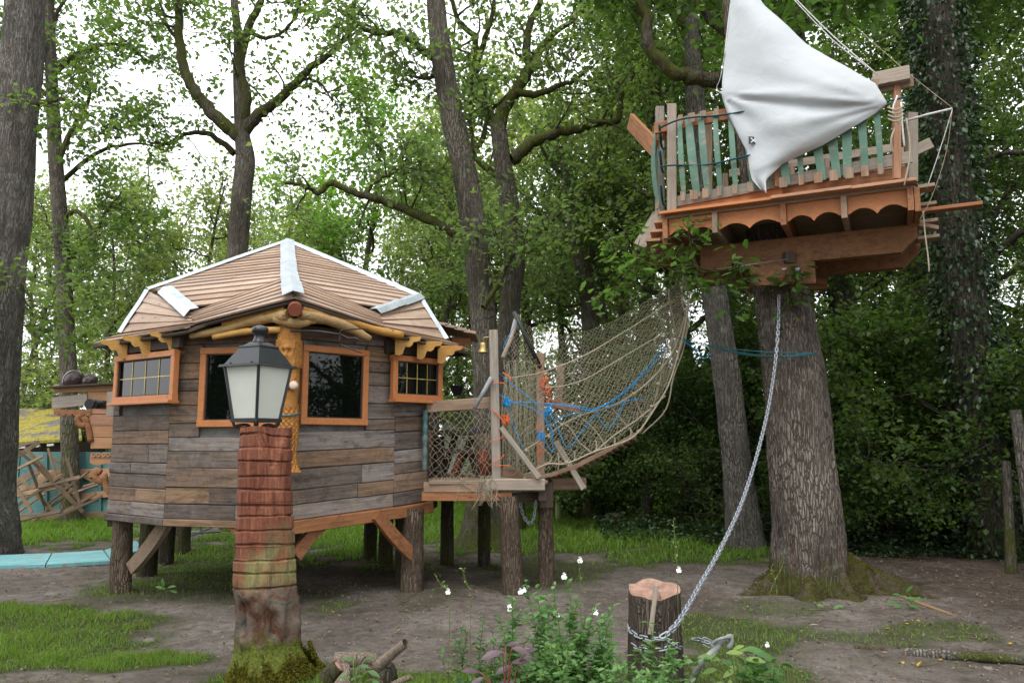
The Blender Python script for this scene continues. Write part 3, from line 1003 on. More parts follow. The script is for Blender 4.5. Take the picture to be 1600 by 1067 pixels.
# -- forked oak straight behind the cabin
b = gnd(368, 826); Y = b.y
tp = [V3(b.x, Y, -.1)] + px_line([(368, 700), (369, 520), (371, 400), (378, 300), (383, 250), (377, 200), (372, 120), (372, 60), (366, 0), (362, -80)], Y)
make_tree('oak_tree', 'dark forked oak standing straight behind the cabin roof', None, (b.x, Y, 0), (tp, [.3, .23, .205, .195, .19, .185, .13, .1, .085, .075, .05]),
          [(px_line([(376, 215), (352, 196), (325, 168), (308, 148), (288, 108), (280, 60), (281, 0), (290, -70)], Y), .15, .07),
           (px_line([(378, 190), (385, 150), (375, 105), (386, 50), (402, 15), (415, -20)], Y), .13, .06),
           (px_line([(382, 205), (405, 178), (432, 160), (468, 124), (492, 102), (520, 80), (556, 38)], Y), .13, .04),
           (px_line([(366, 240), (330, 212), (296, 208), (262, 225), (230, 222)], Y + .4), .07, .02),
           (px_line([(284, 70), (262, 40), (250, 0)], Y), .05, .02), (px_line([(470, 122), (500, 130), (520, 160)], Y), .04, .015),
           (px_line([(386, 50), (420, 60), (450, 40), (470, 5)], Y), .05, .02)],
          M_['bark_moss'], M_['lf_oak'], rt, limb_bark=M_['bark_limb'], nb=8, npl=15, size=.12, Lb=(.7, 1.7), f0=.25, nt=5)
# -- leaning mossy trunk beside the deck
b = gnd(757, 852); Y = b.y
tp = [V3(b.x, Y, -.15), at(757, 815, Y)] + px_line([(762, 700), (760, 600), (755, 500), (747, 410), (736, 330), (722, 250), (706, 180), (692, 100), (682, 20), (676, -80), (672, -250)], Y)
make_tree('oak_tree', 'tall mossy oak with a leaning trunk right behind the deck post with the bell', None, (b.x, Y, 0), (tp, [.62, .32, .225, .215, .21, .205, .2, .195, .185, .175, .16, .14, .09]),
          [(px_line([(738, 372), (725, 369), (694, 354), (650, 333), (610, 318), (582, 309), (545, 297), (517, 286), (497, 300), (470, 288), (440, 286)], Y), .1, .03),
           (px_line([(572, 303), (585, 285), (610, 272), (640, 262)], Y), .04, .015),
           (px_line([(690, 95), (668, 85), (640, 62), (600, 52), (570, 47), (545, 20)], Y), .08, .025), (px_line([(700, 120), (670, 122), (640, 119)], Y), .05, .02),
           (px_line([(755, 480), (775, 450), (800, 400), (815, 380)], Y - .3), .05, .02), (px_line([(722, 250), (750, 225), (765, 180), (790, 150)], Y), .06, .02),
           (px_line([(676, -60), (720, -140), (780, -180)], Y), .1, .04), (px_line([(674, -120), (610, -200), (560, -240)], Y), .1, .04)],
          M_['bark_moss'], M_['lf_mid'], rt, limb_bark=M_['bark_limb'], seg=34, rows=120, rough=.12, nb=8, npl=15, size=.115, Lb=(.6, 1.6), f0=.2, nt=5)
# -- twisted oak behind the net
Y = 15.0
bx = at(795, 690, Y).x
tp = [V3(bx, Y, -.1)] + px_line([(795, 700), (794, 560), (797, 480), (804, 400), (799, 344), (788, 270), (778, 195)], Y)
make_tree('oak_tree', 'twisted dark oak with mossy spreading boughs behind the netting', None, (bx, Y, 0), (tp, [.32, .24, .205, .2, .2, .195, .18, .16]),
          [(px_line([(778, 200), (787, 172), (807, 142), (828, 106), (822, 86), (825, 45), (842, 5), (850, -60)], Y), .15, .05),
           (px_line([(828, 106), (840, 88), (858, 60), (880, 42), (898, 30), (930, -20)], Y), .09, .03),
           (px_line([(778, 200), (764, 180), (742, 145), (739, 130), (744, 101), (741, 56), (716, 35), (700, -20)], Y), .12, .04),
           (px_line([(744, 101), (758, 60), (770, 20), (772, -30)], Y), .07, .03),
           (px_line([(800, 250), (830, 225), (873, 207), (900, 203), (923, 195), (964, 187), (970, 150), (989, 116), (1010, 90)], Y - 1), .12, .03),
           (px_line([(808, 145), (840, 148), (868, 137), (890, 128), (913, 116)], Y - .4), .08, .03),
           (px_line([(803, 300), (770, 270), (740, 240), (735, 150)], Y + .4), .09, .03),
           (px_line([(804, 400), (840, 370), (868, 340), (930, 290)], Y), .06, .02), (px_line([(795, 480), (770, 420), (735, 400)], Y), .06, .02)],
          M_['bark_moss'], M_['lf_mid'], rt, limb_bark=M_['bark_limb'], nb=9, npl=16, size=.12, Lb=(.8, 2.0), f0=.2, nt=5)
# -- mossy forked oak further back
Y = 17.5
bx = at(925, 690, Y).x
tp = [V3(bx, Y, -.1)] + px_line([(925, 640), (923, 506), (913, 430), (900, 370), (890, 325), (884, 280), (876, 230)], Y)
make_tree('oak_tree', 'mossy forked oak seen through the top of the netting', None, (bx, Y, 0), (tp, [.28, .22, .2, .18, .16, .13, .1, .06]),
          [(px_line([(920, 430), (922, 400), (918, 344), (928, 325), (945, 313), (975, 290), (1014, 273)], Y), .13, .04),
           (px_line([(888, 324), (930, 305), (955, 292)], Y), .06, .02), (px_line([(922, 395), (960, 370), (990, 330), (1010, 250)], Y), .07, .02),
           (px_line([(884, 280), (850, 240), (840, 200)], Y), .06, .02), (px_line([(945, 313), (965, 260), (1000, 235), (1005, 215)], Y), .07, .02),
           (px_line([(905, 390), (870, 380), (840, 400)], Y), .05, .02), (px_line([(918, 470), (890, 480), (860, 470)], Y), .04, .02)],
          M_['bark_moss'], M_['lf_mid'], rt, limb_bark=M_['bark_limb'], nb=9, npl=17, size=.13, Lb=(.8, 2.1), f0=.2)
# -- straight trunk beside the platform oak
b = gnd(1165, 858); Y = b.y
tp = [V3(b.x, Y, -.1), at(1163, 830, Y)] + px_line([(1153, 740), (1142, 640), (1130, 550), (1118, 470), (1106, 380), (1095, 270), (1086, 150), (1080, 40), (1076, -80)], Y)
make_tree('oak_tree', 'slender oak with mossy foot behind the chain', None, (b.x, Y, 0), (tp, [.36, .27, .22, .21, .2, .19, .18, .17, .15, .12, .08]),
          [(px_line([(1116, 460), (1080, 430), (1050, 400), (1010, 395)], Y), .06, .02), (px_line([(1092, 240), (1060, 200), (1030, 150), (1020, 90)], Y), .07, .02),
           (px_line([(1085, 140), (1120, 60), (1160, 10)], Y), .07, .02), (px_line([(1082, 60), (1040, 10), (990, -10)], Y), .07, .02), (px_line([(1080, 30), (1070, -60), (1090, -120)], Y), .06, .02),
           (px_line([(1100, 330), (1060, 300), (1020, 310), (985, 290)], Y + .5), .05, .02), (px_line([(1080, 0), (1000, -60), (940, -40)], Y - .5), .06, .02)],
          M_['bark_left'], M_['lf_oak'], rt, limb_bark=M_['bark_limb'], seg=30, rows=110, rough=.12, nb=7, npl=22, size=.115, Lb=(.6, 1.6), f0=.25)

# -- generic woodland trees, shared meshes
def auto_tree(name, seed, H, r, spread, leaf, bark_, nl=11, f_lo=.35, size=.17, nb=7, npl=34, nt=5):
    rng = np.random.default_rng(seed)
    p = np.array([0., 0., -.1])
    trunk = wander(rng, p, (0, 0, 1), H * .93, 9, .07, .1)
    limbs = []
    for i in range(nl):
        u = f_lo + (.97 - f_lo) * (i + rng.random() * .6) / nl
        j = min(int(u * 9), 8)
        q = trunk[j] + (trunk[j + 1] - trunk[j]) * (u * 9 - j)
        a = i * 2.4 + rng.uniform(-.4, .4)
        el = rng.uniform(.15, .75) + .5 * (u - .5)
        d = np.array([math.cos(a) * math.cos(el), math.sin(a) * math.cos(el), math.sin(el)])
        L = spread * (1.25 - .85 * u) * rng.uniform(.75, 1.25)
        pts = wander(rng, q, d, L, 5, .34, .06)
        limbs.append(([Vector(x) for x in pts], r * .42 * (1.2 - .7 * u), .02))
    limbs.append(([Vector(x) for x in trunk[-3:]], r * .3, .02))
    t = make_tree(name, 'x', None, (0, 0, 0), ([Vector(x) for x in trunk], list(np.linspace(r * 1.1, r * .22, 10))), limbs, bark_, leaf, rng,
                  seg=14, rows=36, rough=.08, limb_bark=bark_, joined=True, nb=nb, npl=npl, nt=nt, size=size, Lb=(spread * .25, spread * .55), Lt=(.5, 1.0), spread=.2, f0=.3)
    return t

def auto_shrub(name, seed, H, spread, leaf, bark_, n=8, size=.1, npl=26, nb=8):
    rng = np.random.default_rng(seed)
    limbs = []
    for i in range(n):
        a = i * 2.4 + rng.uniform(-.5, .5)
        el = rng.uniform(.5, 1.35)
        d = np.array([math.cos(a) * math.cos(el), math.sin(a) * math.cos(el), math.sin(el)])
        pts = wander(rng, np.array([math.cos(a) * .1, math.sin(a) * .1, -.05]), d, H * rng.uniform(.6, 1.05) / max(math.sin(el), .7), 5, .16, .0)
        limbs.append(([Vector(x) for x in pts], .03, .008))
    return make_tree(name, 'x', None, (0, 0, 0), (None, None), limbs, bark_, leaf, rng, cat='shrub', limb_bark=bark_, joined=True, nb=nb, npl=npl, nt=5, size=size,
                     Lb=(spread * .3, spread * .75), Lt=(.25, .6), spread=.13, f0=.08, upb=.1)

PROTO = {
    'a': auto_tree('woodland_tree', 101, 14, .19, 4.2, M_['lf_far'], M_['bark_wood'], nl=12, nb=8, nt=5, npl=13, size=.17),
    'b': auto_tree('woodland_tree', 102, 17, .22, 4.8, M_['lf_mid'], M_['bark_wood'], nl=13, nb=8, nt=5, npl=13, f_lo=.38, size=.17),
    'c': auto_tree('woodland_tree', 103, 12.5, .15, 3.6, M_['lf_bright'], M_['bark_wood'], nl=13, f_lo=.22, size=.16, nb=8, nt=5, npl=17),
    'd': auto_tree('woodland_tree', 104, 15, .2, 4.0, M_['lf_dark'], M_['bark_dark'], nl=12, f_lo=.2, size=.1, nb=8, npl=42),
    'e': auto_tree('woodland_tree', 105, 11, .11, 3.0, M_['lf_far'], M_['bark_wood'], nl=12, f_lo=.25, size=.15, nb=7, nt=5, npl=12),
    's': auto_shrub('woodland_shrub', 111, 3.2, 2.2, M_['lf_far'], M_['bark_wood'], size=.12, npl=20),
    't': auto_shrub('woodland_shrub', 112, 3.8, 2.6, M_['lf_dark'], M_['bark_dark'], n=9, size=.09, npl=38),
    'u': auto_shrub('woodland_shrub', 113, 5.0, 3.0, M_['lf_dark'], M_['bark_dark'], n=10, size=.095, npl=38),
}
USED = set()

def stand(key, px, Y, label, group, s=1.0, rz=None, name=None, z=0.0):
    p = at(px, 690, Y)
    Mw = Matrix.Translation((p.x, Y, z)) @ Matrix.Rotation(random.uniform(0, 6.28) if rz is None else rz, 4, 'Z') @ Matrix.Diagonal((s * random.uniform(.92, 1.08), s * random.uniform(.92, 1.08), s, 1))
    o = PROTO[key]
    if key in USED:
        o = copy_tree(o, Mw)
    else:
        USED.add(key)
        def shift(x, m):
            for ch in x.children:
                shift(ch, m)
            WM[x.name] = m @ WM[x.name]
        o.matrix_basis = Mw
        shift(o, Mw)
    tag(o, label, 'shrub' if 'shrub' in o.name else 'tree', group)
    return o

L1, G1 = 'slim leafy oak of the pale woodland beyond the lawn', 'trees of the woodland beyond the lawn'
L2, G2 = 'dark dense tree of the shaded wood behind the platform oak', 'trees of the shaded wood on the right'
L3, G3 = 'tree of the far woodland glimpsed between nearer trunks', 'trees of the far woodland'
L4, G4 = 'leafy shrub at the edge of the lawn behind the cabin', 'shrubs behind the cabin'
L5, G5 = 'dark bushy undergrowth shrub behind the wire fence', 'undergrowth behind the wire fence'
stand('c', 565, 24, 'bright yellow-green oak towering above the cabin roof ridge', None, 1.0, .3)
stand('c', 480, 30, L1, G1, .95)
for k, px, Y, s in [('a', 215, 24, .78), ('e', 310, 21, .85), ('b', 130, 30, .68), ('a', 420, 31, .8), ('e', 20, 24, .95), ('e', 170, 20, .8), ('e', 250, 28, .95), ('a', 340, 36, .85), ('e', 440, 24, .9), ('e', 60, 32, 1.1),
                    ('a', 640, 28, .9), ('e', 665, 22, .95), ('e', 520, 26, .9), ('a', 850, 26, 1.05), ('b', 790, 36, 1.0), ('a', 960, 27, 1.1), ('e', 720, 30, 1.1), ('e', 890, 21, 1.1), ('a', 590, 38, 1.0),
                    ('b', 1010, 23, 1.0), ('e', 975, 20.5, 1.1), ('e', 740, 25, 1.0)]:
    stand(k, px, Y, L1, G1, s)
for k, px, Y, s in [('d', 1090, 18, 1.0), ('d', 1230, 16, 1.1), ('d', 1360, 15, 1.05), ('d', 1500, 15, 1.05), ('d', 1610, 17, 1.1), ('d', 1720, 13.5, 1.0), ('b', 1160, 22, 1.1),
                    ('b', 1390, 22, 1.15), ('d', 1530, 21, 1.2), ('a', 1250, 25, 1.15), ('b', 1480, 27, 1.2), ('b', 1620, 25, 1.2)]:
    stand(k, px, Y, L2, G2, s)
for i, px in enumerate([-60, 60, 180, 290, 400, 500, 610, 700, 790, 880, 970, 1060, 1180, 1300, 1420, 1540, 1660]):
    stand('ab'[i % 2], px + random.uniform(-30, 30), random.uniform(42, 56), L3, G3, (.78 if px < 480 else .9 if px < 1000 else 1.0) * random.uniform(.85, 1.1))
for k, px, Y, s in [('s', -20, 24, 1.2), ('s', 60, 24, 1.3), ('t', 30, 25, 1.2), ('s', 160, 22, 1.0), ('t', 225, 22, .9), ('s', 300, 21, 1.0), ('s', 420, 24, 1.1), ('s', 520, 27, .9), ('s', 800, 24, .8), ('s', 850, 21, .9), ('s', 900, 19.5, .9), ('t', 950, 18.5, .8), ('s', 470, 30, 1.3), ('s', 640, 33, 1.5), ('s', 560, 34, 1.5), ('s', 780, 33, 1.5)]:
    stand(k, px, Y, L4, G4, s)
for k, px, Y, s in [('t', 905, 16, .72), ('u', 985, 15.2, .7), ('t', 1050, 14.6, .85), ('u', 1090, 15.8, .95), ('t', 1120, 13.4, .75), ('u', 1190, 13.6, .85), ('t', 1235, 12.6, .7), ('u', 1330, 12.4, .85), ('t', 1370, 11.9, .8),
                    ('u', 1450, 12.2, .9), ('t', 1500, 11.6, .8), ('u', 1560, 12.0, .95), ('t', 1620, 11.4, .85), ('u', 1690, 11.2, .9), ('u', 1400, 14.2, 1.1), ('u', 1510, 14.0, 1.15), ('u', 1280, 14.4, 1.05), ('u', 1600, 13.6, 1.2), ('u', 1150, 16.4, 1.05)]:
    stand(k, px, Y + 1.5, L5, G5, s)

# the wood goes on behind the photographer; it shows in the cabin windows
for k, px, Y, s in [('d', 800, 13, 1.0), ('a', 300, 15, 1.0), ('d', 1300, 14, 1.0), ('b', -200, 17, 1.0), ('d', 1800, 17, 1.1), ('a', 2300, 15, 1.0), ('d', 500, 20, 1.1), ('d', -700, 16, 1.0)]:
    o = stand(k, px, Y, 'woodland tree mirrored in the dark cabin windows', 'trees mirrored in the windows', s)
    o.location.y = -Y + 3
for k, x_, y_, s in [('d', 10.5, 6.0, .95), ('d', 12, 2.5, 1.0), ('u', 8.6, 5.4, .9), ('u', 9.5, 3.6, 1.0), ('u', 9.8, 7.2, 1.0), ('d', -9.5, 2.0, 1.0), ('d', -8.5, -2.5, 1.0), ('u', -9.5, 4.0, .9), ('t', -8.0, 0.5, 1.0)]:
    o = stand(k, 800, 10, 'shrub mirrored in the dark cabin windows' if k in 'ut' else 'woodland tree mirrored in the dark cabin windows', 'shrubs mirrored in the windows' if k in 'ut' else 'trees mirrored in the windows', s)
    o.location.x, o.location.y = x_, y_
# -- ivy-clad trunks in the shaded wood
def ivy_tree(px_pts, Y, r, label, seed, dens):
    rng = np.random.default_rng(seed)
    tp = px_line(px_pts, Y)
    b_ = Vector((tp[0].x, Y, 0))
    tp = [V3(tp[0].x, Y, -.1)] + tp
    t = thing('ivy_clad_tree', label, 'tree', b_)
    V, F = trunk_np(tp, list(np.linspace(r * 1.2, r * .7, len(tp))), 16, 50, .1, 9, .9, seed)
    obj_np('trunk', V, F, M_['bark_dark'], t, smooth=True)
    C = catmull(tp, 80)
    P = np.array([list(p) for p in C])
    n = dens
    k = rng.integers(0, 80, n)
    a = rng.uniform(0, 6.28, n)
    rr = r * rng.uniform(.95, 1.55, n)
    pts = P[k] + rng.normal(0, .04, (n, 3)) + np.stack([np.cos(a) * rr, np.sin(a) * rr, 0 * a], 1)
    V, F = scatter(rng, pts, .085, T_OVAL, .7, yaw=a, pitch0=-.6)
    obj_np('ivy', V, F, M_['lf_ivy'], t)
    return t
ivy_tree([(1555, 850), (1530, 640), (1508, 470), (1490, 300), (1475, 120), (1460, -80)], 11.6, .3, 'broad dark trunk thickly clad in ivy behind the fence post', 5, 9000)
ivy_tree([(1450, 850), (1448, 520), (1446, 300), (1442, 120), (1436, -60)], 15.2, .24, 'ivy-clad trunk deep in the shade beyond the plank ends', 6, 6000)
ivy_tree([(1312, 840), (1310, 560), (1306, 450), (1296, 380), (1290, 200)], 15.8, .17, 'thin ivy-covered stem just past the platform oak', 7, 4000)
# small leaning bare trunk at the edge of the undergrowth
b = gnd(1006, 822); 
t = thing('leaning_trunk', 'short pale leaning trunk at the edge of the ivy', 'tree', (b.x, b.y, 0))
V, F = trunk_np([V3(b.x, b.y, -.1)] + px_line([(1010, 790), (1017, 740), (1020, 690), (1028, 620), (1040, 560)], b.y), [.14, .12, .11, .1, .09, .07], 14, 30, .1)
obj_np('trunk', V, F, M_['bark_left'], t, smooth=True)
rl = np.random.default_rng(8)
thin, (V, F) = foliate(rl, [(np.array([list(p) for p in px_line([(1024, 650), (1050, 600), (1090, 580)], b.y)]), .04), (np.array([list(p) for p in px_line([(1022, 660), (990, 620), (960, 610)], b.y)]), .04), (np.array([list(p) for p in px_line([(1035, 580), (1045, 540), (1030, 500)], b.y)]), .04)], nb=6, npl=34, size=.09, Lb=(.5, 1.1))
cr0 = obj_np('crown', V, F, M_['lf_dark'], t)
V, F = rods(thin, 4); obj_np('twigs', V, F, M_['bark_dark'], cr0, origin=(b.x, b.y, 0))

# -- ivy carpet along the fence
ri = np.random.default_rng(9)
n = 26000
X, Y = ri.uniform(1.5, 10.5, n), ri.uniform(9.6, 15, n)
edge = 12.6 - .32 * (X - 2.5) + .35 * vnoise(np.stack([X, Y, 0 * X], 1) * 1.3, 4)
k = (Y > edge) & (Y < edge + 2.6) & (np.abs(X) < Y * .7)
X, Y = X[k], Y[k]
hz = np.clip((Y - (12.6 - .32 * (X - 2.5))) * .3, .02, .32) * ri.random(len(X))
V, F = scatter(ri, np.stack([X, Y, hz + .02], 1), .075, T_OVAL, .45)
tag(obj_np('ivy_carpet', V, F, M_['lf_ivy'], origin=(4, 11, 0)), 'dark ivy carpeting the ground along the wire fence', 'ground cover', kind='stuff')

# ------------------------------------------------------------------ the cabin on stilts
F0 = V3(-2.253, 8.0, 0)                     # front corner, then round the plan
B1, A1 = V3(-3.61, 8.312, 0), V3(-4.53, 8.957, 0)
C1, D1 = V3(-1.333, 8.922, 0), V3(-1.0, 9.27, 0)
CU = V3(-.276, .961, 0)
CEN = F0 + CU * 1.83
def mir(p): return V3(2 * CEN.x - p.x, 2 * CEN.y - p.y, 0)
A2, D2, BK, C2_, B2_ = mir(D1), mir(A1), mir(F0), mir(B1), mir(C1)
PLAN = [F0, C1, D1, D2, C2_, BK, B2_, A2, A1, B1]
ZB = {0: .86, 1: .93, 2: .97, 3: .95, 4: .93, 5: .9, 6: .88, 7: .86, 8: .86, 9: .86}
ZT = 2.86

cabin = thing('stilt_cabin', 'weathered plank cabin on log stilts with slatted wooden roof and zinc ridges', 'cabin', (CEN.x, CEN.y, 0))

def face(P, Q):
    x = (Q - P).normalized()
    n = V3(x.y, -x.x, 0)
    if n.dot(P.lerp(Q, .5) - CEN) < 0: n = -n
    return x, n

def onface(P, Q, off, px, py):
    x, n = face(P, Q)
    r = ray(px, py)
    o = P + n * off
    t = (o - EYE).dot(n) / r.dot(n)
    p = EYE + r * t
    return (p - o).dot(x), p.z

def wall(i, opening=None, seed=0, rows=None, joints=1.1):
    """one wall with its own boards; opening (s0, s1, z0, z1) is left free"""
    P, Q = PLAN[i], PLAN[(i + 1) % 10]
    z0a, z0b = ZB[i], ZB[(i + 1) % 10]
    x, n = face(P, Q)
    L = (Q - P).length
    rng = random.Random(seed)
    wl = MB()
    def hex_(s0, s1, za, zb, zt):
        a, b_ = P + x * s0, P + x * s1
        v = [a + n * -.06 + V3(0, 0, za), b_ + n * -.06 + V3(0, 0, zb), b_ + n * -.025 + V3(0, 0, zb), a + n * -.025 + V3(0, 0, za)]
        wl.hexa(v + [V3(p.x, p.y, zt) for p in v])
    if opening:
        o = opening
        e = .02
        hex_(0, o[0] + e, z0a, z0a + (z0b - z0a) * o[0] / L, ZT)
        hex_(o[1] - e, L, z0a + (z0b - z0a) * o[1] / L, z0b, ZT)
        hex_(o[0] + e, o[1] - e, z0a, z0b, o[2] + e)
        hex_(o[0] + e, o[1] - e, o[3] - e, o[3] - e, ZT)
    else:
        hex_(0, L, z0a, z0b, ZT)
    wo_ = wl.build('wall', M_['board_back'], cabin)
    z = 0.0
    H = ZT - max(z0a, z0b)
    while z < H - .03:
        h = rng.choice([.12, .15, .17, .19, .145, .2])
        h = min(h, H - z)
        if H - z - h < .05: h = H - z
        spans = [(0.0, L)]
        zc = max(z0a, z0b) + z + h * .5
        if opening and opening[2] - h * .45 < zc < opening[3] + h * .45:
            spans = [(0, opening[0]), (opening[1], L)]
        for a, b_ in spans:
            cuts = [a]
            if b_ - a > joints * .8 and rng.random() < .45:
                cuts.append(a + (b_ - a) * rng.uniform(.3, .7))
            cuts.append(b_)
            for s0, s1 in zip(cuts, cuts[1:]):
                if s1 - s0 < .03: continue
                f0, f1 = s0 / L, s1 / L
                k = 1 - z / H
                zz0 = max(z0a, z0b) + z + h / 2 + (z0a + (z0b - z0a) * f0 - max(z0a, z0b)) * k
                zz1 = max(z0a, z0b) + z + h / 2 + (z0a + (z0b - z0a) * f1 - max(z0a, z0b)) * k
                dep = rng.uniform(-.006, .008)
                p0 = P + x * (s0 + .002) + n * (-.008 + dep) + V3(0, 0, zz0 + rng.uniform(-.003, .003))
                p1 = P + x * (s1 - .002) + n * (-.008 + dep) + V3(0, 0, zz1 + rng.uniform(-.003, .003))
                plank('board', p0, p1, .034, h - rng.uniform(.004, .009), M_['board'], wo_, up=V3(0, 0, 1), bev=.005)
        z += h
    return wo_, P, x, n, L

def window_px(P, Q, off, xl, xr, yt, yb):
    sa, z1 = onface(P, Q, off, xl, yt); sb, _ = onface(P, Q, off, xr, yt)
    _, z0 = onface(P, Q, off, xl, yb)
    _, z1b = onface(P, Q, off, xr, yt); _, z0b = onface(P, Q, off, xr, yb)
    return min(sa, sb), max(sa, sb), (z0 + z0b) / 2, (z1 + z1b) / 2

def add_window(P, x, n, s0, s1, z0, z1, off, fw=.07, dep=.07, grid=None, sill=False):
    Z = V3(0, 0, 1)
    c0 = P + n * off
    fr = MB()
    fr.beam(c0 + x * s0 + Z * (z0 + fw / 2), c0 + x * s1 + Z * (z0 + fw / 2), dep, fw, Z, .006)
    fr.beam(c0 + x * s0 + Z * (z1 - fw / 2), c0 + x * s1 + Z * (z1 - fw / 2), dep, fw, Z, .006)
    for s in (s0 + fw / 2, s1 - fw / 2):
        fr.beam(c0 + x * s + Z * (z0 + fw - .001), c0 + x * s + Z * (z1 - fw + .001), dep - .004, fw, x, .006)
    wn = fr.build('window', M_['larch'], cabin)
    g = MB()
    g.beam(c0 + x * (s0 + fw * .8) + Z * (z0 + z1) / 2 - n * .012, c0 + x * (s1 - fw * .8) + Z * (z0 + z1) / 2 - n * .012, .008, z1 - z0 - fw * 1.6, Z)
    g.build('pane', M_['glass'], wn)
    bd = MB()       # inner bead
    for a, b_ in (((s0 + fw, z0 + fw), (s1 - fw, z0 + fw)), ((s0 + fw, z1 - fw), (s1 - fw, z1 - fw)), ((s0 + fw, z0 + fw), (s0 + fw, z1 - fw)), ((s1 - fw, z0 + fw), (s1 - fw, z1 - fw))):
        bd.beam(c0 + x * a[0] + Z * a[1] + n * .004, c0 + x * b_[0] + Z * b_[1] + n * .004, .02, .022, Z if a[1] == b_[1] else x)
    bd.build('glazing_bead', M_['darkwood'], wn)
    if grid:
        nc, nr_ = grid
        for i in range(1, nc):
            s = s0 + fw + (s1 - s0 - 2 * fw) * i / nc
            plank('glazing_bar', c0 + x * s + Z * (z0 + fw) - n * .004, c0 + x * s + Z * (z1 - fw) - n * .004, .006, .009, M_['came'], wn, up=x, bev=0)
        for i in range(1, nr_):
            z = z0 + fw + (z1 - z0 - 2 * fw) * i / nr_
            plank('glazing_bar', c0 + x * (s0 + fw) + Z * z - n * .003, c0 + x * (s1 - fw) + Z * z - n * .003, .006, .009, M_['came'], wn, bev=0)
    if sill:
        plank('sill', c0 + x * (s0 - .01) + Z * (z0 - .012) + n * .02, c0 + x * (s1 + .01) + Z * (z0 - .012) + n * .02, dep + .06, .03, M_['larch'], wn)
    return wn

# walls: C (0), D (1), ... A (8), B (9)
wC = window_px(F0, C1, .02, 472, 575, 543, 664)
wl, P, x, n, L = wall(0, wC, 3)
add_window(P, x, n, *wC, .02)
wBx = window_px(B1, F0, .02, 316, 437, 542, 667)
wl, P, x, n, L = wall(9, wBx, 4)
add_window(P, x, n, *wBx, .02)
# two bay windows that stand proud of the side walls
def bay(i, xl, xr, yt, yb, off, seed):
    Pq, Qq = PLAN[i], PLAN[(i + 1) % 10]
    wz = window_px(Pq, Qq, off, xl, xr, yt, yb)
    L_ = (Qq - Pq).length
    op = (max(wz[0], .06), min(wz[1], L_ - .03), wz[2] + .03, wz[3] - .03)
    wl_, P, x, n, L = wall(i, op, seed)
    wn = add_window(P, x, n, *wz, off, .065, .07, (4, 2), True)
    Z = V3(0, 0, 1)
    for s in ((wz[0] + .02,) if i == 8 else (wz[1] - .02,)):
        plank('cheek', P + x * s + Z * (wz[2] + .002) + n * (off / 2 - .05), P + x * s + Z * (wz[3] - .002) + n * (off / 2 - .05), off + .03, .036, M_['larch'], wn, up=x)
    plank('head_board', P + x * (wz[0] + .04) + Z * (wz[3] - .02) + n * (off / 2 - .05), P + x * (wz[1] - .04) + Z * (wz[3] - .02) + n * (off / 2 - .05), off + .03, .03, M_['oldlarch'], wn)
    return wz, P, x, n
bayA = bay(8, 184, 277, 552, 628, .07, 5)
bayD = bay(1, 613, 690, 558, 626, .12, 6)
for i in (2, 3, 4, 5, 6, 7):
    wall(i, None, 20 + i, joints=9)

# floor, sill beams, stilts and braces
fl = MB()
fl.add([V3(p.x, p.y, ZB[i] + .02) + (CEN - p) * .03 for i, p in enumerate(PLAN)] + [V3(p.x, p.y, ZB[i] - .05) + (CEN - p) * .03 for i, p in enumerate(PLAN)],
       [tuple(range(10)), tuple(range(10, 20))[::-1]] + [(i, (i + 1) % 10, (i + 1) % 10 + 10, i + 10) for i in range(10)])
fl.build('floor', M_['darkwood'], cabin)
def sbeam(i, j, h, mat, ex=(0, 0), drop=0.0, w=.1, out=.0):
    P, Q = PLAN[i], PLAN[j]
    x, n = face(P, Q)
    p0 = P - x * ex[0] + V3(0, 0, ZB[i] - .052 - h / 2 - drop) - n * (w / 2 - out)
    p1 = Q + x * ex[1] + V3(0, 0, ZB[j] - .052 - h / 2 - drop) - n * (w / 2 - out)
    plank('sill_beam', p0, p1, w, h, mat, cabin, bev=.008)
sbeam(0, 1, .13, M_['oldlarch'], (.02, 0), -.05, .1, .05)
sbeam(1, 2, .13, M_['oldlarch'], (0, .08), -.045, .1, .045)
sbeam(9, 0, .075, M_['board'], (0, .0), -.05, .1, .02)
sbeam(8, 9, .075, M_['board'], (.04, 0), -.05, .1, .022)
for i in (2, 3, 4, 5, 6, 7):
    sbeam(i, (i + 1) % 10, .1, M_['darkwood'])
def stilt(x, y, r0, r1, ztop, lean=(0, 0), seed=0, mat='bark_post', parent=None, name='post'):
    V, F = trunk_np([V3(x + lean[0], y + lean[1], -.12), V3(x + lean[0] * .5, y + lean[1] * .5, ztop * .5), V3(x, y, ztop)], [r0, (r0 + r1) / 2, r1], 18, 26, .16, 20, 1.2, seed, .06)
    k = len(V)
    top = V[-18:]
    V = np.concatenate([V, [top.mean(0)]])
    F = np.concatenate([F, [[k - 18 + j, k - 18 + (j + 1) % 18, k, k] for j in range(18)]])
    me = mesh_np(name, V - np.array([x, y, 0]), F[:len(F) - 18], M_[mat], True)
    o = bpy.data.objects.new(name, me)
    return put(o, Matrix.Translation((x, y, 0)), parent or cabin)
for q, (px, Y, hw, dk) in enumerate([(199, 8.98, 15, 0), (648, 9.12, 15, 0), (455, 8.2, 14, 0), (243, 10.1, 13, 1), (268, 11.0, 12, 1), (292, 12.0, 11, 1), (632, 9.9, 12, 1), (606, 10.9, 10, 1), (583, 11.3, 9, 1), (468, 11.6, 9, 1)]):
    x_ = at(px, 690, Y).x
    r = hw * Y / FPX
    stilt(x_, Y, r * 1.08, r * .97, .84 if px < 560 else .9, (random.uniform(-.03, .03), 0), q, 'bark_post' if not dk else 'bark_dark')
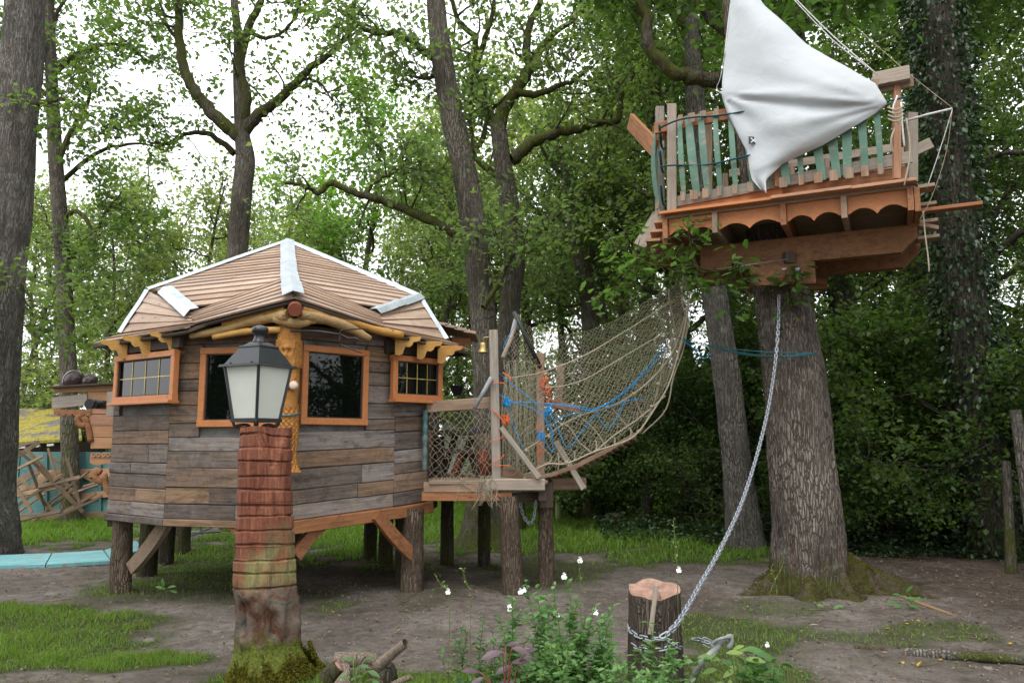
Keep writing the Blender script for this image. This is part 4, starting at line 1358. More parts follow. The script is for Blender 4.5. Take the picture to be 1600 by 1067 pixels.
def brace(p0, p1, wd=.13, th=.06, mat='oldlarch', bow=.03):
    """curved knee brace"""
    p0, p1 = Vector(p0), Vector(p1)
    x, y, z = frame(p1 - p0, V3(0, 0, 1))
    L = (p1 - p0).length
    poly = []
    for i in range(9):
        t = i / 8
        poly.append((t * L, -wd / 2 + bow * 4 * t * (1 - t)))
    for i in range(9):
        t = 1 - i / 8
        poly.append((t * L, wd / 2 + bow * 4 * t * (1 - t) * .6))
    MB().prism(poly, p0 - y * th / 2 * -1, x, z, th).build('brace', M_[mat], cabin)
brace(at(205, 888, 8.9), at(262, 812, 8.62), .14, .07, 'deck', -.03)
brace(at(645, 868, 9.05), at(588, 803, 8.68), .13, .07, 'oldlarch', -.02)
brace(at(462, 868, 8.15), at(512, 812, 8.36), .13, .07, 'oldlarch', .03)
brace(at(400, 855, 8.1), at(352, 812, 8.2), .11, .07, 'oldlarch', .03)

# roof facets; points follow the built shape: pyramid, kicked-up nose over the front corner, steep skirts over the bays
AP = at(449, 379, 9.76)
K = at(452, 432, 8.55); NOSE = at(459, 466, 7.62)
Lh, Lz, Lb, Le, Ls, Lt_ = at(232, 455, 9.0), at(262, 457, 8.7), at(298, 489, 8.1), at(303, 506, 7.93), at(190, 522, 8.85), at(146, 538, 8.95)
Le2 = at(290, 514, 7.9)
Rh, Rb, Re, Rs, Rt_ = at(655, 465, 9.55), at(589, 489, 8.66), at(602, 512, 8.5), at(697, 532, 9.32), at(735, 549, 9.42)
Re2 = at(612, 519, 8.46)
roof = MB()
def tri(*p): roof.add([q - V3(0, 0, .035) for q in p], [tuple(range(len(p)))])
tri(AP, Lh, K); tri(AP, K, Rh); tri(Lh, Lb, K); tri(Rh, K, Rb); tri(Lb, Le, NOSE, K); tri(K, NOSE, Re, Rb)
tri(Lh, Ls, Le, Lb); tri(Ls, Lt_, Le2, Le); tri(Rh, Rb, Re, Rs); tri(Rs, Re, Re2, Rt_)
bkL, bkR, bkN = V3(*A2[:2], 2.85) + (A2 - CEN) * .2, V3(*D2[:2], 2.85) + (D2 - CEN) * .2, V3(BK.x, BK.y, 2.9) + CU * .3
tri(AP, bkL, Lh); tri(Lh, bkL, Ls); tri(AP, Rh, bkR); tri(Rh, Rs, bkR); tri(AP, bkN, bkL); tri(AP, bkR, bkN); tri(Ls, bkL, Lt_); tri(Rs, Rt_, bkR)
rf = roof.build('roof', M_['darkwood'], cabin)
def lerp(a, b_, t): return a + (b_ - a) * t
def roof_rows(TL, TR, BL, BR, nrow, th=.022, cut=.35, mat='roofslat'):
    """overlapping boards between two descending edges"""
    nn = (TR - TL if (TR - TL).length > (BR - BL).length else BR - BL).cross((BL + BR) / 2 - (TL + TR) / 2).normalized()
    if nn.z < 0: nn = -nn
    for i in range(nrow):
        t0, t1 = max(i / nrow - .03, 0), (i + 1) / nrow
        a0, b0, a1, b1 = lerp(TL, BL, t0), lerp(TR, BR, t0), lerp(TL, BL, t1), lerp(TR, BR, t1)
        if (b1 - a1).length < .05: continue
        cuts = [0.0]
        if (b1 - a1).length > .9 and random.random() < cut: cuts.append(random.uniform(.35, .65))
        cuts.append(1.0)
        for u, v in zip(cuts, cuts[1:]):
            u += .001 * (u > 0)
            j = random.uniform(-.004, .005)
            q = [lerp(a0, b0, u), lerp(a0, b0, v), lerp(a1, b1, v), lerp(a1, b1, u)]
            dn = ((a1 - a0)).normalized() * random.uniform(-.004, .01)
            up0, up1 = nn * .002, nn * (th + j)
            verts = [q[0] - nn * .012, q[1] - nn * .012, q[2] + nn * (.002 + j) + dn, q[3] + nn * (.002 + j) + dn,
                     q[0] + up0, q[1] + up0, q[2] + up1 + dn, q[3] + up1 + dn]
            c = sum(verts, Vector()) / 8
            ex = (q[2] - q[3]).normalized(); ez = nn; ey = ez.cross(ex).normalized(); ez = ex.cross(ey)
            R = Matrix((ex, ey, ez)).transposed()
            me = bpy.data.meshes.new('roof_slat')
            me.from_pydata([R.transposed() @ (p - c) for p in verts], [], [(0, 3, 2, 1), (4, 5, 6, 7), (0, 1, 5, 4), (1, 2, 6, 5), (2, 3, 7, 6), (3, 0, 4, 7)])
            me.update(); me.materials.append(M_[mat])
            o = bpy.data.objects.new('roof_slat', me)
            put(o, Matrix.Translation(c) @ R.to_4x4(), rf)
roof_rows(AP, AP + V3(.001, 0, 0), Lh, K, 13)
roof_rows(AP - V3(.001, 0, 0), AP, K, Rh, 14)
roof_rows(lerp(Lh, K, .06), K, Lb, lerp(Lb, K, .02), 5, cut=0)
roof_rows(K, Rh, lerp(Rb, K, .02), Rb, 5, cut=0)
roof_rows(Lb, K, Le, NOSE, 6)
roof_rows(K, Rb, NOSE, Re, 6)
roof_rows(Lh, Lb, Ls, Le, 4)
roof_rows(Rb, Rh, Re, Rs, 4)
roof_rows(Ls, Le, Lt_, Le2, 2)
roof_rows(Re, Rs, Re2, Rt_, 2)
# dark drip edge under the eaves
for a, b_ in ((Lt_, Le2), (Le2, lerp(Le, NOSE, .15)), (lerp(Le, NOSE, .1), NOSE), (NOSE, lerp(NOSE, Re, .9)), (lerp(NOSE, Re, .85), Re2), (Re2, Rt_)):
    plank('eave_board', a + V3(0, .03, -.03), b_ + V3(0, .03, -.03), .03, .035, M_['darkwood'], rf)
def flashing(pts, wd, rise=.025, lift=.03, nn=V3(0, -.5, 1)):
    """folded zinc strip along a ridge"""
    mb = MB()
    C = [Vector(p) for p in pts]
    vs = []
    for i, p in enumerate(C):
        t = (C[min(i + 1, len(C) - 1)] - C[max(i - 1, 0)]).normalized()
        s = t.cross(nn.normalized()).normalized()
        u = s.cross(t)
        jt = random.uniform(-.006, .006)
        vs += [p - s * wd / 2 + u * (lift - rise + jt), p + u * (lift + jt), p + s * wd / 2 + u * (lift - rise - jt)]
    fs = []
    for i in range(len(C) - 1):
        a = 3 * i
        fs += [(a, a + 1, a + 4, a + 3), (a + 1, a + 2, a + 5, a + 4)]
    mb.add(vs, fs)
    o = mb.build('ridge_flashing', M_['zinc'], rf)
    sm = o.modifiers.new('thickness', 'SOLIDIFY'); sm.thickness = .004; sm.offset = 1
    return o
def seg(a, b_, n=5): return [lerp(a, b_, i / n) for i in range(n + 1)]
flashing(seg(AP, lerp(AP, K, .62), 4), .17, .03, .05)
flashing(seg(lerp(AP, K, .58), lerp(AP, K, 1.0), 4), .18, .03, .06)
flashing(seg(lerp(K, NOSE, -.03), lerp(K, NOSE, .55), 3), .19, .035, .07)
flashing(seg(lerp(K, NOSE, .5), lerp(K, NOSE, 1.02), 3), .21, .04, .08)
flashing(seg(AP, Lh, 5), .12, .03, .045, V3(-.2, -.3, 1)); flashing(seg(AP, Rh, 5), .12, .03, .045, V3(.3, -.3, 1))
flashing(seg(Lh, Ls, 3), .13, .03, .045, V3(-.6, -.5, .8)); flashing(seg(Rh, Rs, 3), .09, .03, .045, V3(.6, -.4, .8))
flashing(seg(lerp(Lz, Lb, -.1), lerp(Lz, Lb, .5), 3), .17, .03, .05, V3(-.3, -.6, .8)); flashing(seg(lerp(Lz, Lb, .45), lerp(Lz, Lb, 1.08), 3), .17, .03, .06, V3(-.3, -.6, .8))
flashing(seg(lerp(Rh, Rb, 0), lerp(Rh, Rb, .5), 3), .15, .03, .05, V3(.2, -.6, .8)); flashing(seg(lerp(Rh, Rb, .46), lerp(Rh, Rb, 1.04), 3), .15, .03, .06, V3(.2, -.6, .8))

# carved corbels under the bay eaves
def corbel(o, d, sc=1.0, th=.07):
    prof = [(0, 0), (0, -.2), (.05, -.215), (.085, -.19), (.1, -.14), (.115, -.11), (.16, -.115), (.19, -.09), (.2, -.06), (.27, -.045), (.29, 0)]
    MB().prism([(a * sc, z * sc) for a, z in prof], o, d, V3(0, 0, 1), th).build('corbel', M_['yellow'], cabin)
for px, py, Y in ((279, 519, 8.2), (236, 526, 8.42), (200, 532, 8.66)):
    corbel(at(px, py, Y), V3(-.93, -.2, 0).normalized())
for px, py, Y in ((618, 527, 8.72), (652, 534, 8.92), (684, 541, 9.1)):
    corbel(at(px, py, Y), V3(.95, .1, 0).normalized())
for (wz, P, x, n) in (bayA, bayD):
    plank('corbel_beam', P + x * (wz[0] - .05) + n * .06 + V3(0, 0, wz[3] + .1), P + x * (wz[1] + .05) + n * .06 + V3(0, 0, wz[3] + .1), .05, .16, M_['darkwood'], cabin)
    plank('corbel_beam', P + x * (wz[0] + .02) + n * .05 + V3(0, 0, wz[3] + .185), P + x * (wz[1] - .02) + n * .05 + V3(0, 0, wz[3] + .185), .16, .025, M_['yellow'], cabin)
# natural branches carrying the front eaves
def logp(pts, r, mat='log', name='eave_branch', parent=None, wob=.12):
    C = catmull(pts, 14)
    rr = [r[0] + (r[1] - r[0]) * i / 14 for i in range(15)]
    rr = [q * random.uniform(1 - wob, 1 + wob) for q in rr]
    MB().tube(C, rr, 10).build(name, M_[mat], parent or cabin)
logp([at(298, 525, 8.0), at(350, 515, 7.95), at(400, 500, 7.85), at(452, 493, 7.7)], (.035, .065))
logp([at(334, 527, 7.95), at(385, 518, 7.85), at(440, 515, 7.75)], (.03, .035), 'yellow')
logp([at(350, 507, 7.95), at(400, 492, 7.85), at(448, 484, 7.75)], (.04, .05), 'yellow')
logp([at(468, 492, 7.7), at(510, 500, 7.9), at(545, 512, 8.1), at(578, 530, 8.25)], (.06, .04))
logp([at(470, 482, 7.75), at(530, 497, 8.1), at(585, 515, 8.4), at(630, 524, 8.55)], (.05, .04), 'yellow')
logp([at(430, 497, 7.75), at(462, 505, 7.72), at(500, 497, 7.85)], (.05, .045))
logp([at(461, 484, 7.42), at(461, 480, 7.8), at(461, 476, 8.2)], (.068, .075), 'redwood', 'ridge_log_end', None, .02)
for a in ((443, 493), (482, 493)):
    MB().lathe(at(a[0], a[1], 7.6), [(.006, 0), (.012, .01), (.004, .03)], 8, V3(0, -1, 0)).build('bolt', M_['chain'], cabin)

# ------------------------------------------------------------------ carved mermaid at the front corner
def mermaid():
    Y = 7.83
    t = thing('carved_mermaid_post', 'honey-coloured wooden mermaid carved into the cabin corner post', 'carving', at(452, 740, Y))
    n, sg = 170, 72
    top, bot = 508, 738
    vs = []
    for i in range(n + 1):
        u = i / n
        py = top + (bot - top) * u
        # centre line and half width along the figure
        cx = np.interp(u, [0, .12, .3, .45, .6, .75, .88, 1], [452.5, 452, 452, 451.5, 450, 450.5, 452, 456])
        hw = np.interp(u, [0, .1, .2, .27, .33, .42, .5, .62, .75, .88, .96, 1], [15.5, 17, 17.5, 17, 14.5, 15, 13.5, 15.5, 15, 10, 9, 11])
        c = at(cx, py, Y)
        r = hw * Y / FPX
        for j in range(sg):
            a = 2 * math.pi * j / sg
            ca, sa = math.sin(a), -math.cos(a)          # sa < 0 faces the camera
            q = r
            fx = ca
            front = max(0.0, -sa)
            if .1 < u < .3:                                 # face set into the hair
                w_ = math.exp(-((fx) / .42) ** 2) * front
                f = (u - .1) / .2
                q += .012 * w_ * math.sin(math.pi * min(max(f, 0), 1))
                q += .045 * math.exp(-(fx / .1) ** 2) * front * max(0, 1 - abs(f - .58) / .2)       # nose
                q -= .034 * (math.exp(-((fx - .26) / .12) ** 2) + math.exp(-((fx + .26) / .12) ** 2)) * front * math.exp(-((f - .42) / .09) ** 2)   # eye hollows
                q += .016 * front * math.exp(-(fx / .2) ** 2) * (math.exp(-((f - .84) / .035) ** 2) + math.exp(-((f - .91) / .035) ** 2) - 1.2 * math.exp(-((f - .875) / .02) ** 2))
                q += .01 * math.exp(-((f - .3) / .06) ** 2) * w_
                q += .013 * math.sin(a * 26 + u * 60) * (abs(fx) > .5) + .012 * (abs(fx) > .5)
            if u <= .1:
                q += .011 * math.sin(a * 24 + u * 50)
            if .27 < u < .45:                               # chest
                for s in (-1, 1):
                    q += .03 * math.exp(-((fx - s * .5) / .3) ** 2 - ((u - .385) / .045) ** 2) * front
                q += .01 * math.sin(a * 26 + u * 60) * (abs(fx) > .8)
            if u > .56:                                     # scales of the tail
                sc_ = math.sin(u * 150) * math.sin(a * 11 + (math.floor(u * 150 / math.pi) % 2) * 1.57)
                q += .011 * sc_
            if u > .93:
                q *= 1 + .25 * abs(fx) * (u - .93) / .07
            vs.append(c + V3(ca * q, sa * q * .95, 0))
    fs = [(i * sg + j, (i + 1) * sg + j, (i + 1) * sg + (j + 1) % sg, i * sg + (j + 1) % sg) for i in range(n) for j in range(sg)]
    fs += [tuple(range(sg)), tuple(range(n * sg, n * sg + sg))[::-1]]
    mb = MB(); mb.add(vs, fs, True); mb.build('figure', M_['honey'], t)
    for px in (444.5, 458.5):
        mb = MB()
        c = at(px, 602, Y - .115)
        prof = []
        for k in range(7):
            a = k / 6 * math.pi / 2
            prof.append((.045 * math.cos(a) + .001, .03 * math.sin(a)))
        mb.lathe(c + V3(0, .01, 0), prof, 14, V3(0, -1, .1), wob=.06)
        mb.build('shell', M_['shell'], t)
    mb = MB()
    pts = []
    for k in range(25):
        a = math.pi * (k / 24 - .5) * 1.2
        c = at(451, 647 + 3 * math.cos(a * 1.4), Y)
        pts.append(c + V3(math.sin(a) * .105, -math.cos(a) * .102, 0))
    mb.tube(pts, [.007 + .004 * (k % 3 == 0) for k in range(25)], 6)
    mb.build('belt', M_['teal'], t)
    return t
mermaid()

# trident held across the corner
tr = thing('iron_trident', 'dark forged trident on a peeled pole under the eaves', 'trident', at(500, 518, 7.62))
MB().tube([at(455, 517, 7.64), at(500, 518, 7.62), at(534, 523, 7.58)], [.014, .012, .011], 8).build('shaft', M_['rust'], tr)
pr = MB()
pr.tube([at(531, 541, 7.58), at(531, 530, 7.58), at(533, 516, 7.58), at(548, 514, 7.56), at(576, 514, 7.54)], [.009, .009, .009, .009, .004], 7)
pr.build('prong', M_['rust'], tr)
MB().tube([at(534, 523, 7.58), at(545, 529, 7.57), at(555, 528, 7.56), at(566, 534, 7.54)], [.009, .011, .01, .004], 7).build('prong', M_['rust'], tr)
MB().tube([at(531, 538, 7.58), at(545, 544, 7.56), at(566, 552, 7.54)], [.009, .008, .004], 7).build('prong', M_['rust'], tr)

# ------------------------------------------------------------------ lamp stump and lantern
b = gnd(432, 1048)
YS = b.y
st_ = thing('carved_lamp_stump', 'red-stained carved stump ringed with saw cuts and mossy foot, carrying the lantern', 'stump', (b.x, YS, 0))
sg, rows = 96, 420
ztop = at(415, 668, YS).z
pxs = lambda u: np.interp(u, [0, .12, .25, .4, .6, .8, 1], [432, 428, 427, 422, 420, 416, 416])
hws = lambda u: np.interp(u, [0, .06, .14, .25, .38, .55, .75, .9, 1], [60, 54, 49, 47, 46, 43, 40, 40, 39])
cuts = [(.36 + .055 * k + random.uniform(-.006, .006), random.uniform(.004, .014), random.uniform(2.6, 3.6)) for k in range(12)]
joints = [[random.uniform(0, 6.28) for _ in range(7)] for _ in range(14)]
vs = []
nz = np.random.default_rng(5)
for i in range(rows + 1):
    u = i / rows
    z = ztop * u - .06 * (1 - u)
    cx = at(pxs(u), 690, YS).x
    for j in range(sg):
        a = 2 * math.pi * j / sg
        vs.append((cx, YS, z, hws(u) * YS / FPX, a, u))
A_ = np.array(vs)
ang, uu, zz, rr = A_[:, 4], A_[:, 5], A_[:, 2], A_[:, 3].copy()
Pn = np.stack([np.cos(ang), np.sin(ang), zz * 1.0], 1)
rr *= 1 + .035 * vnoise(Pn * np.array([1.6, 1.6, 2]), 2) + .014 * vnoise(np.stack([np.cos(ang) * 9, np.sin(ang) * 9, zz * 2.5], 1), 4)
low = np.clip((.36 - uu) / .1, 0, 1)
rr *= 1 + low * (.13 * vnoise(Pn * np.array([2.6, 2.6, 5]), 12) + .04 * vnoise(Pn * np.array([7, 7, 12]), 13) - .14 * np.clip(vnoise(Pn * np.array([3, 3, 2.2]), 15) - .15, 0, 1) * 2)
foot = np.clip((.12 - uu) / .12, 0, 1)
rr *= 1 + foot * (.1 + .12 * np.sin(ang * 5 + 1))
def adist(deg): return np.abs((ang - math.radians(deg) + math.pi) % (2 * math.pi) - math.pi)
rr -= .085 * np.exp(-(adist(-122) / .11) ** 2 - ((uu - .26) / .055) ** 4)
rr -= .05 * np.exp(-(adist(-60) / .16) ** 2 - ((uu - .23) / .05) ** 4) + .035 * np.exp(-(adist(-92) / .08) ** 2 - ((uu - .21) / .06) ** 4)
rr += .035 * np.exp(-(adist(-105) / .2) ** 2 - ((uu - .345) / .022) ** 2) + .04 * np.exp(-(adist(-75) / .14) ** 2 - ((uu - .33) / .03) ** 2) + .03 * np.exp(-(adist(-118) / .15) ** 2 - ((uu - .17) / .03) ** 2)
band = np.zeros(len(uu), int)
for k, (u0, tilt_, ph) in enumerate(cuts):
    line = u0 + tilt_ * np.sin(ang + ph) * .9 + .0016 * vnoise(np.stack([np.cos(ang) * 2.5, np.sin(ang) * 2.5, ang * 0 + k], 1), 6)
    d = uu - line
    wv_ = .0032 * (1 + .35 * vnoise(np.stack([ang * 3, ang * 0 + k, ang * 0], 1), 3))
    rr -= .024 * np.clip(1.6 - np.abs(d) / wv_, 0, 1) * (uu > .3) * np.clip(.75 + .6 * vnoise(np.stack([np.cos(ang) * 2, np.sin(ang) * 2, ang * 0 + k * 3.1], 1), 5), .25, 1)
    rr += .004 * np.sin(k * 2.3) * (np.abs(d - .027) < .027)
    band[uu > line] = k + 1
for k in range(13):
    m_ = (band == k) & (uu > .36)
    for a0 in joints[k][:5]:
        dd = np.abs((ang - a0 + math.pi) % (2 * math.pi) - math.pi)
        rr[m_] -= .009 * np.exp(-(dd[m_] / .028) ** 2)
# notch sawn out near the top on the right
dA = np.abs((ang - math.radians(-58) + math.pi) % (2 * math.pi) - math.pi)
nd_ = uu - .83 - dA * .22
rr -= .11 * np.clip(nd_ / .01, 0, 1) * np.clip(.3 + nd_ * 6, 0, 1) * (dA < .6)
V = np.stack([A_[:, 0] + np.cos(ang) * rr, A_[:, 1] + np.sin(ang) * rr, zz + .01 * vnoise(Pn * 3, 8) * (uu > .97)], 1)
idx = np.arange(rows * sg); i_, j_ = idx // sg, idx % sg
Fq = np.stack([i_ * sg + j_, i_ * sg + (j_ + 1) % sg, (i_ + 1) * sg + (j_ + 1) % sg, (i_ + 1) * sg + j_], 1)
V = np.concatenate([V, [V[-sg:].mean(0)]])
k = len(V) - 1
Ft = np.array([[rows * sg + j, rows * sg + (j + 1) % sg, k, k] for j in range(0, sg)])
# top fan as quads over pairs of vertices
Ft = np.array([[rows * sg + j, rows * sg + j + 1, rows * sg + (j + 2) % sg, k] for j in range(0, sg, 2)])
obj_np('stump_body', V, np.concatenate([Fq, Ft]), M_['stump'], st_, smooth=True)
# moss cushion hugging the foot
rm = np.random.default_rng(4)
n = 15000
a = rm.uniform(0, 6.28, n)
lim = .2 + .13 * vnoise(np.stack([np.cos(a) * 3, np.sin(a) * 3, a * 0], 1), 5) + .08 * vnoise(np.stack([np.cos(a) * 9, np.sin(a) * 9, a * 0], 1), 6)
h = np.abs(lim) * rm.random(n) ** 1.3
rad = .228 + .1 * np.exp(-h / .07) + .02 * np.sin(a * 5 + 1) + rm.uniform(-.005, .022, n)
C = np.stack([b.x - .01 - .03 * h + np.cos(a) * rad, YS + np.sin(a) * rad, h], 1)
V, F = scatter(rm, C, .017, T_RHOMB, .8, pitch0=.6)
tag(obj_np('moss', V, F, M_['mossbright'], st_), kind='stuff')

LC = at(400, 668, YS)
lan = thing('street_lantern', 'black four-sided street lantern with frosted panes on the carved stump', 'lantern', V3(LC.x, YS, ztop))
LZ = lambda py: at(400, py, YS).z
rot = math.radians(-27)
def sq(hw, z):
    return [V3(LC.x + hw * (ca * math.cos(rot) - sa * math.sin(rot)), YS + hw * (ca * math.sin(rot) + sa * math.cos(rot)), z) for ca, sa in ((-1, -1), (1, -1), (1, 1), (-1, 1))]
def frust(mb, a, b_):
    mb.hexa(a + b_)
hb, ht = .118, .17
zb, zt = LZ(655), LZ(574)
bodyf = MB()
lo_, hi_ = sq(hb, zb), sq(ht, zt)
for i in range(4):
    bodyf.beam(lo_[i], hi_[i], .02, .02, V3(.3, .2, .1), .003)
frust(bodyf, sq(hb + .014, zb - .022), sq(hb + .014, zb + .006))
bodyf.build('frame', M_['iron'], lan)
for i in range(4):
    a, b2, c2, d2 = lo_[i], lo_[(i + 1) % 4], hi_[(i + 1) % 4], hi_[i]
    cc = (a + b2 + c2 + d2) / 4
    ins = lambda p: p + (V3(LC.x, YS, p.z) - p) * .02
    mb = MB()
    q = [ins(p) for p in (a, b2, c2, d2)]
    nn = (q[1] - q[0]).cross(q[3] - q[0]).normalized()
    mb.hexa(q + [p - nn * .005 for p in q])
    mb.build('pane', M_['opal'], lan)
hood = MB()
frust(hood, sq(ht + .035, zt - .004), sq(ht + .03, zt + .014))
frust(hood, sq(ht + .008, zt + .012), sq(.098, LZ(543)))
frust(hood, sq(.106, LZ(543) - .003), sq(.1, LZ(541)))
frust(hood, sq(.092, LZ(541) - .003), sq(.05, LZ(535)))
hd = hood.build('hood', M_['iron'], lan)
for i in range(4):
    for s in (.2, .8):
        p = lerp(sq(ht + .008, zt + .02)[i], sq(ht + .008, zt + .02)[(i + 1) % 4], s)
        MB().lathe(p + V3(0, 0, -.004), [(.006, 0), (.006, .012), (.002, .016)], 6).build('rivet', M_['iron'], hd)
ccx = V3(LC.x, YS, 0)
MB().lathe(ccx, [(.06, LZ(537)), (.05, LZ(533)), (.042, LZ(529)), (.04, LZ(523)), (.058, LZ(520)), (.066, LZ(516)), (.058, LZ(512)), (.03, LZ(509)), (.004, LZ(508))], 20).build('finial', M_['iron'], lan)
for i in range(4):
    p = sq(hb, zb - .02)[i]
    d = V3(LC.x - p.x, YS - p.y, 0)
    base_ = V3(LC.x, YS, ztop - .02) - d * .28
    MB().tube(catmull([p, p + d * .1 + V3(0, 0, -.03), p + d * .45 + V3(0, 0, -.02), base_ + V3(0, 0, .03), base_ - V3(0, 0, .02)], 12), [.011] * 13, 7).build('scroll_leg', M_['iron'], lan)
MB().lathe(ccx, [(.02, ztop - .06), (.018, zb - .02)], 8).build('stem', M_['iron'], lan)

# ------------------------------------------------------------------ platform oak
YO = 8.9
ob_ = V3(at(1264, 690, YO).x, YO, 0)
oak = thing('platform_oak', 'massive grey oak carrying the sail platform, with mossy root flare', 'tree', ob_)
tp = [V3(ob_.x, YO, -.12), at(1265, 900, YO)] + px_line([(1262, 820), (1252, 720), (1245, 620), (1232, 530), (1219, 450), (1203, 350), (1182, 240), (1160, 120), (1145, 20), (1138, -80), (1132, -200)], YO)
V, F = trunk_np(tp, [.45, .4, .365, .345, .335, .315, .295, .26, .2, .14, .11, .09, .07], 110, 330, .085, 16, 1.3, 3, .03)
obj_np('trunk', V, F, M_['bark_oak'], oak, smooth=True)
# root flare with moss: five uneven roots that dive under the earth
sg, rg = 150, 46
ROOTS = [(math.radians(a_), e_, w_) for a_, e_, w_ in ((338, 1.15, .17), (292, .5, .3), (245, .6, .24), (196, .85, .22), (120, .8, .3), (40, .8, .3))]
vs = []
for i in range(rg + 1):
    f = i / rg
    for j in range(sg):
        a = 2 * math.pi * j / sg
        k_ = 0.0; ext = .3
        for ra, e_, w_ in ROOTS:
            d_ = abs((a - ra + math.pi) % (2 * math.pi) - math.pi)
            gsn = math.exp(-(d_ / w_) ** 2)
            k_ = max(k_, gsn); ext = max(ext, .3 + (e_ - .3) * gsn)
        r = .29 + (ext + .06) * f
        z = (.22 + .2 * k_) * (1 - f) ** (2.4 - .8 * k_) + .05 * k_ * math.sin(math.pi * f) - .07 * f
        vs.append((ob_.x + r * math.cos(a), YO + r * math.sin(a) * .85, z))
V = np.array(vs)
V += (vnoise(V * 4, 3) * .06)[:, None] * np.array([.5, .5, 1]) + (vnoise(V * 11, 4) * .035)[:, None] * np.array([.4, .4, 1]) + (vnoise(V * 26, 5) * .014)[:, None]
idx = np.arange(rg * sg); i_, j_ = idx // sg, idx % sg
F = np.stack([i_ * sg + j_, i_ * sg + (j_ + 1) % sg, (i_ + 1) * sg + (j_ + 1) % sg, (i_ + 1) * sg + j_], 1)[:, ::-1]
rtf = obj_np('root_flare', V, F, M_['moss'], oak, smooth=True)
ro = np.random.default_rng(31)
n = 9000
pick = ro.integers(0, len(V), n)
C = V[pick] + ro.normal(0, .02, (n, 3)) * np.array([1, 1, .3])
k = vnoise(C * 4, 6) > -.15
V2, F2 = scatter(ro, C[k], .02, T_RHOMB, .8, pitch0=.5)
tag(obj_np('moss', V2, F2, M_['moss'], rtf), kind='stuff')
limbs = []
for pts, r0, r1 in [([(1150, 130), (1120, 125), (1085, 122), (1050, 112), (1022, 82), (1010, 40), (1004, 0), (1000, -60)], .1, .06),
                    ([(1140, 20), (1180, -60), (1260, -120)], .1, .04), ([(1134, -80), (1060, -160), (960, -200)], .1, .04), ([(1130, -180), (1180, -300), (1260, -360)], .1, .04), ([(1130, -180), (1060, -320), (1020, -400)], .1, .04),
                    ([(1141, 10), (1230, -40), (1330, -30)], .07, .03), ([(1145, 60), (1100, 20), (1060, -30), (980, -60)], .06, .02)]:
    C = catmull(px_line(pts, YO + .3), 4 * (len(pts) - 1))
    P = np.array([list(p) for p in C]); P[2:-1] += ro.normal(0, .02, P[2:-1].shape)
    V, F = rods([(P, r0, r1)], 10)
    obj_np('limb', V, F, M_['bark_limb'], oak, smooth=True)
    limbs.append((P, r0))
thin, (V, F) = foliate(ro, limbs[1:], nb=8, npl=26, size=.13, Lb=(.8, 2.2), spread=.14, f0=.3)
thin2, (V2, F2) = foliate(ro, [limbs[0], limbs[6]], nb=6, nt=4, npl=16, size=.13, Lb=(.5, 1.1), Lt=(.25, .5), spread=.12, tmpl=T_OAK, tilt=.55, f0=.3)
V, F = join_np([(V, F), (V2, F2)])
crn = tag(obj_np('crown', V, F, M_['lf_near'], oak), kind='stuff')
V, F = rods(thin + thin2, 4); tag(obj_np('twigs', V, F, M_['bark_limb'], crn, origin=ob_), kind='stuff')
# leafy epicormic sprays under the platform
spr = [px_line(p, Y) for p, Y in [([(1190, 440), (1150, 420), (1110, 425), (1060, 430)], 8.4), ([(1120, 425), (1080, 415), (1020, 415), (985, 400)], 8.35), ([(1060, 425), (1020, 440), (980, 445), (955, 450)], 8.6), ([(1190, 450), (1160, 435), (1140, 425)], 8.3), ([(1205, 455), (1225, 445), (1240, 452)], 8.42),
                                  ([(1090, 420), (1080, 385), (1075, 365)], 8.3), ([(1040, 425), (1010, 395), (960, 385)], 8.5), ([(1150, 425), (1155, 450), (1165, 465)], 8.35)]]
thin, (V, F) = foliate(ro, [(np.array([list(p) for p in s]), .02) for s in spr], nb=5, nt=3, npl=4, size=.115, Lb=(.15, .4), Lt=(.1, .22), spread=.06, tmpl=T_OAK, tilt=.4, f0=.1)
sp_ = tag(obj_np('leafy_shoot', V, F, M_['lf_near'], oak), kind='stuff')
V, F = rods(thin + [(np.array([list(p) for p in s]), .009, .004) for s in spr], 4); tag(obj_np('twigs', V, F, M_['bark_limb'], sp_, origin=ob_), kind='stuff')

# ------------------------------------------------------------------ entrance deck beside the cabin
UP = V3(0, 0, 1)
deck = thing('entrance_deck', 'raised timber deck on bark-covered posts between cabin and rope bridge', 'deck', (-.2, 9.8, 0))
ZD = 1.2
for i in range(9):
    y0 = 8.93 + i * .25
    plank('deck_board', V3(-1.0 if i > 1 else -.92, y0, ZD + random.uniform(-.004, .004)), V3(.42 + random.uniform(-.04, .03), y0 + .02, ZD + random.uniform(-.004, .004)), .24, .035, M_['deck'], deck)
plank('rim_beam', V3(-.98, 8.86, ZD - .05), V3(-.24, 8.84, ZD - .05), .05, .11, M_['deck'], deck)
plank('rim_beam', V3(-1.0, 8.87, ZD - .15), V3(.0, 8.86, ZD - .15), .06, .1, M_['oldlarch'], deck)
plank('rim_beam', at(760, 757, 8.82), at(851, 757, 8.84), .07, .13, M_['grey'], deck, bev=.012)
plank('rim_beam', V3(.34, 8.9, ZD - .12), V3(.42, 11.1, ZD - .12), .09, .16, M_['darkwood'], deck)
plank('rim_beam', V3(-1.0, 11.1, ZD - .12), V3(.42, 11.1, ZD - .12), .09, .16, M_['darkwood'], deck)
plank('cross_beam', at(862, 756, 9.35), at(916, 755, 9.3), .08, .14, M_['deck'], deck, bev=.01)
plank('cross_beam', at(790, 778, 8.95), at(862, 775, 9.3), .08, .1, M_['darkwood'], deck, bev=.01)
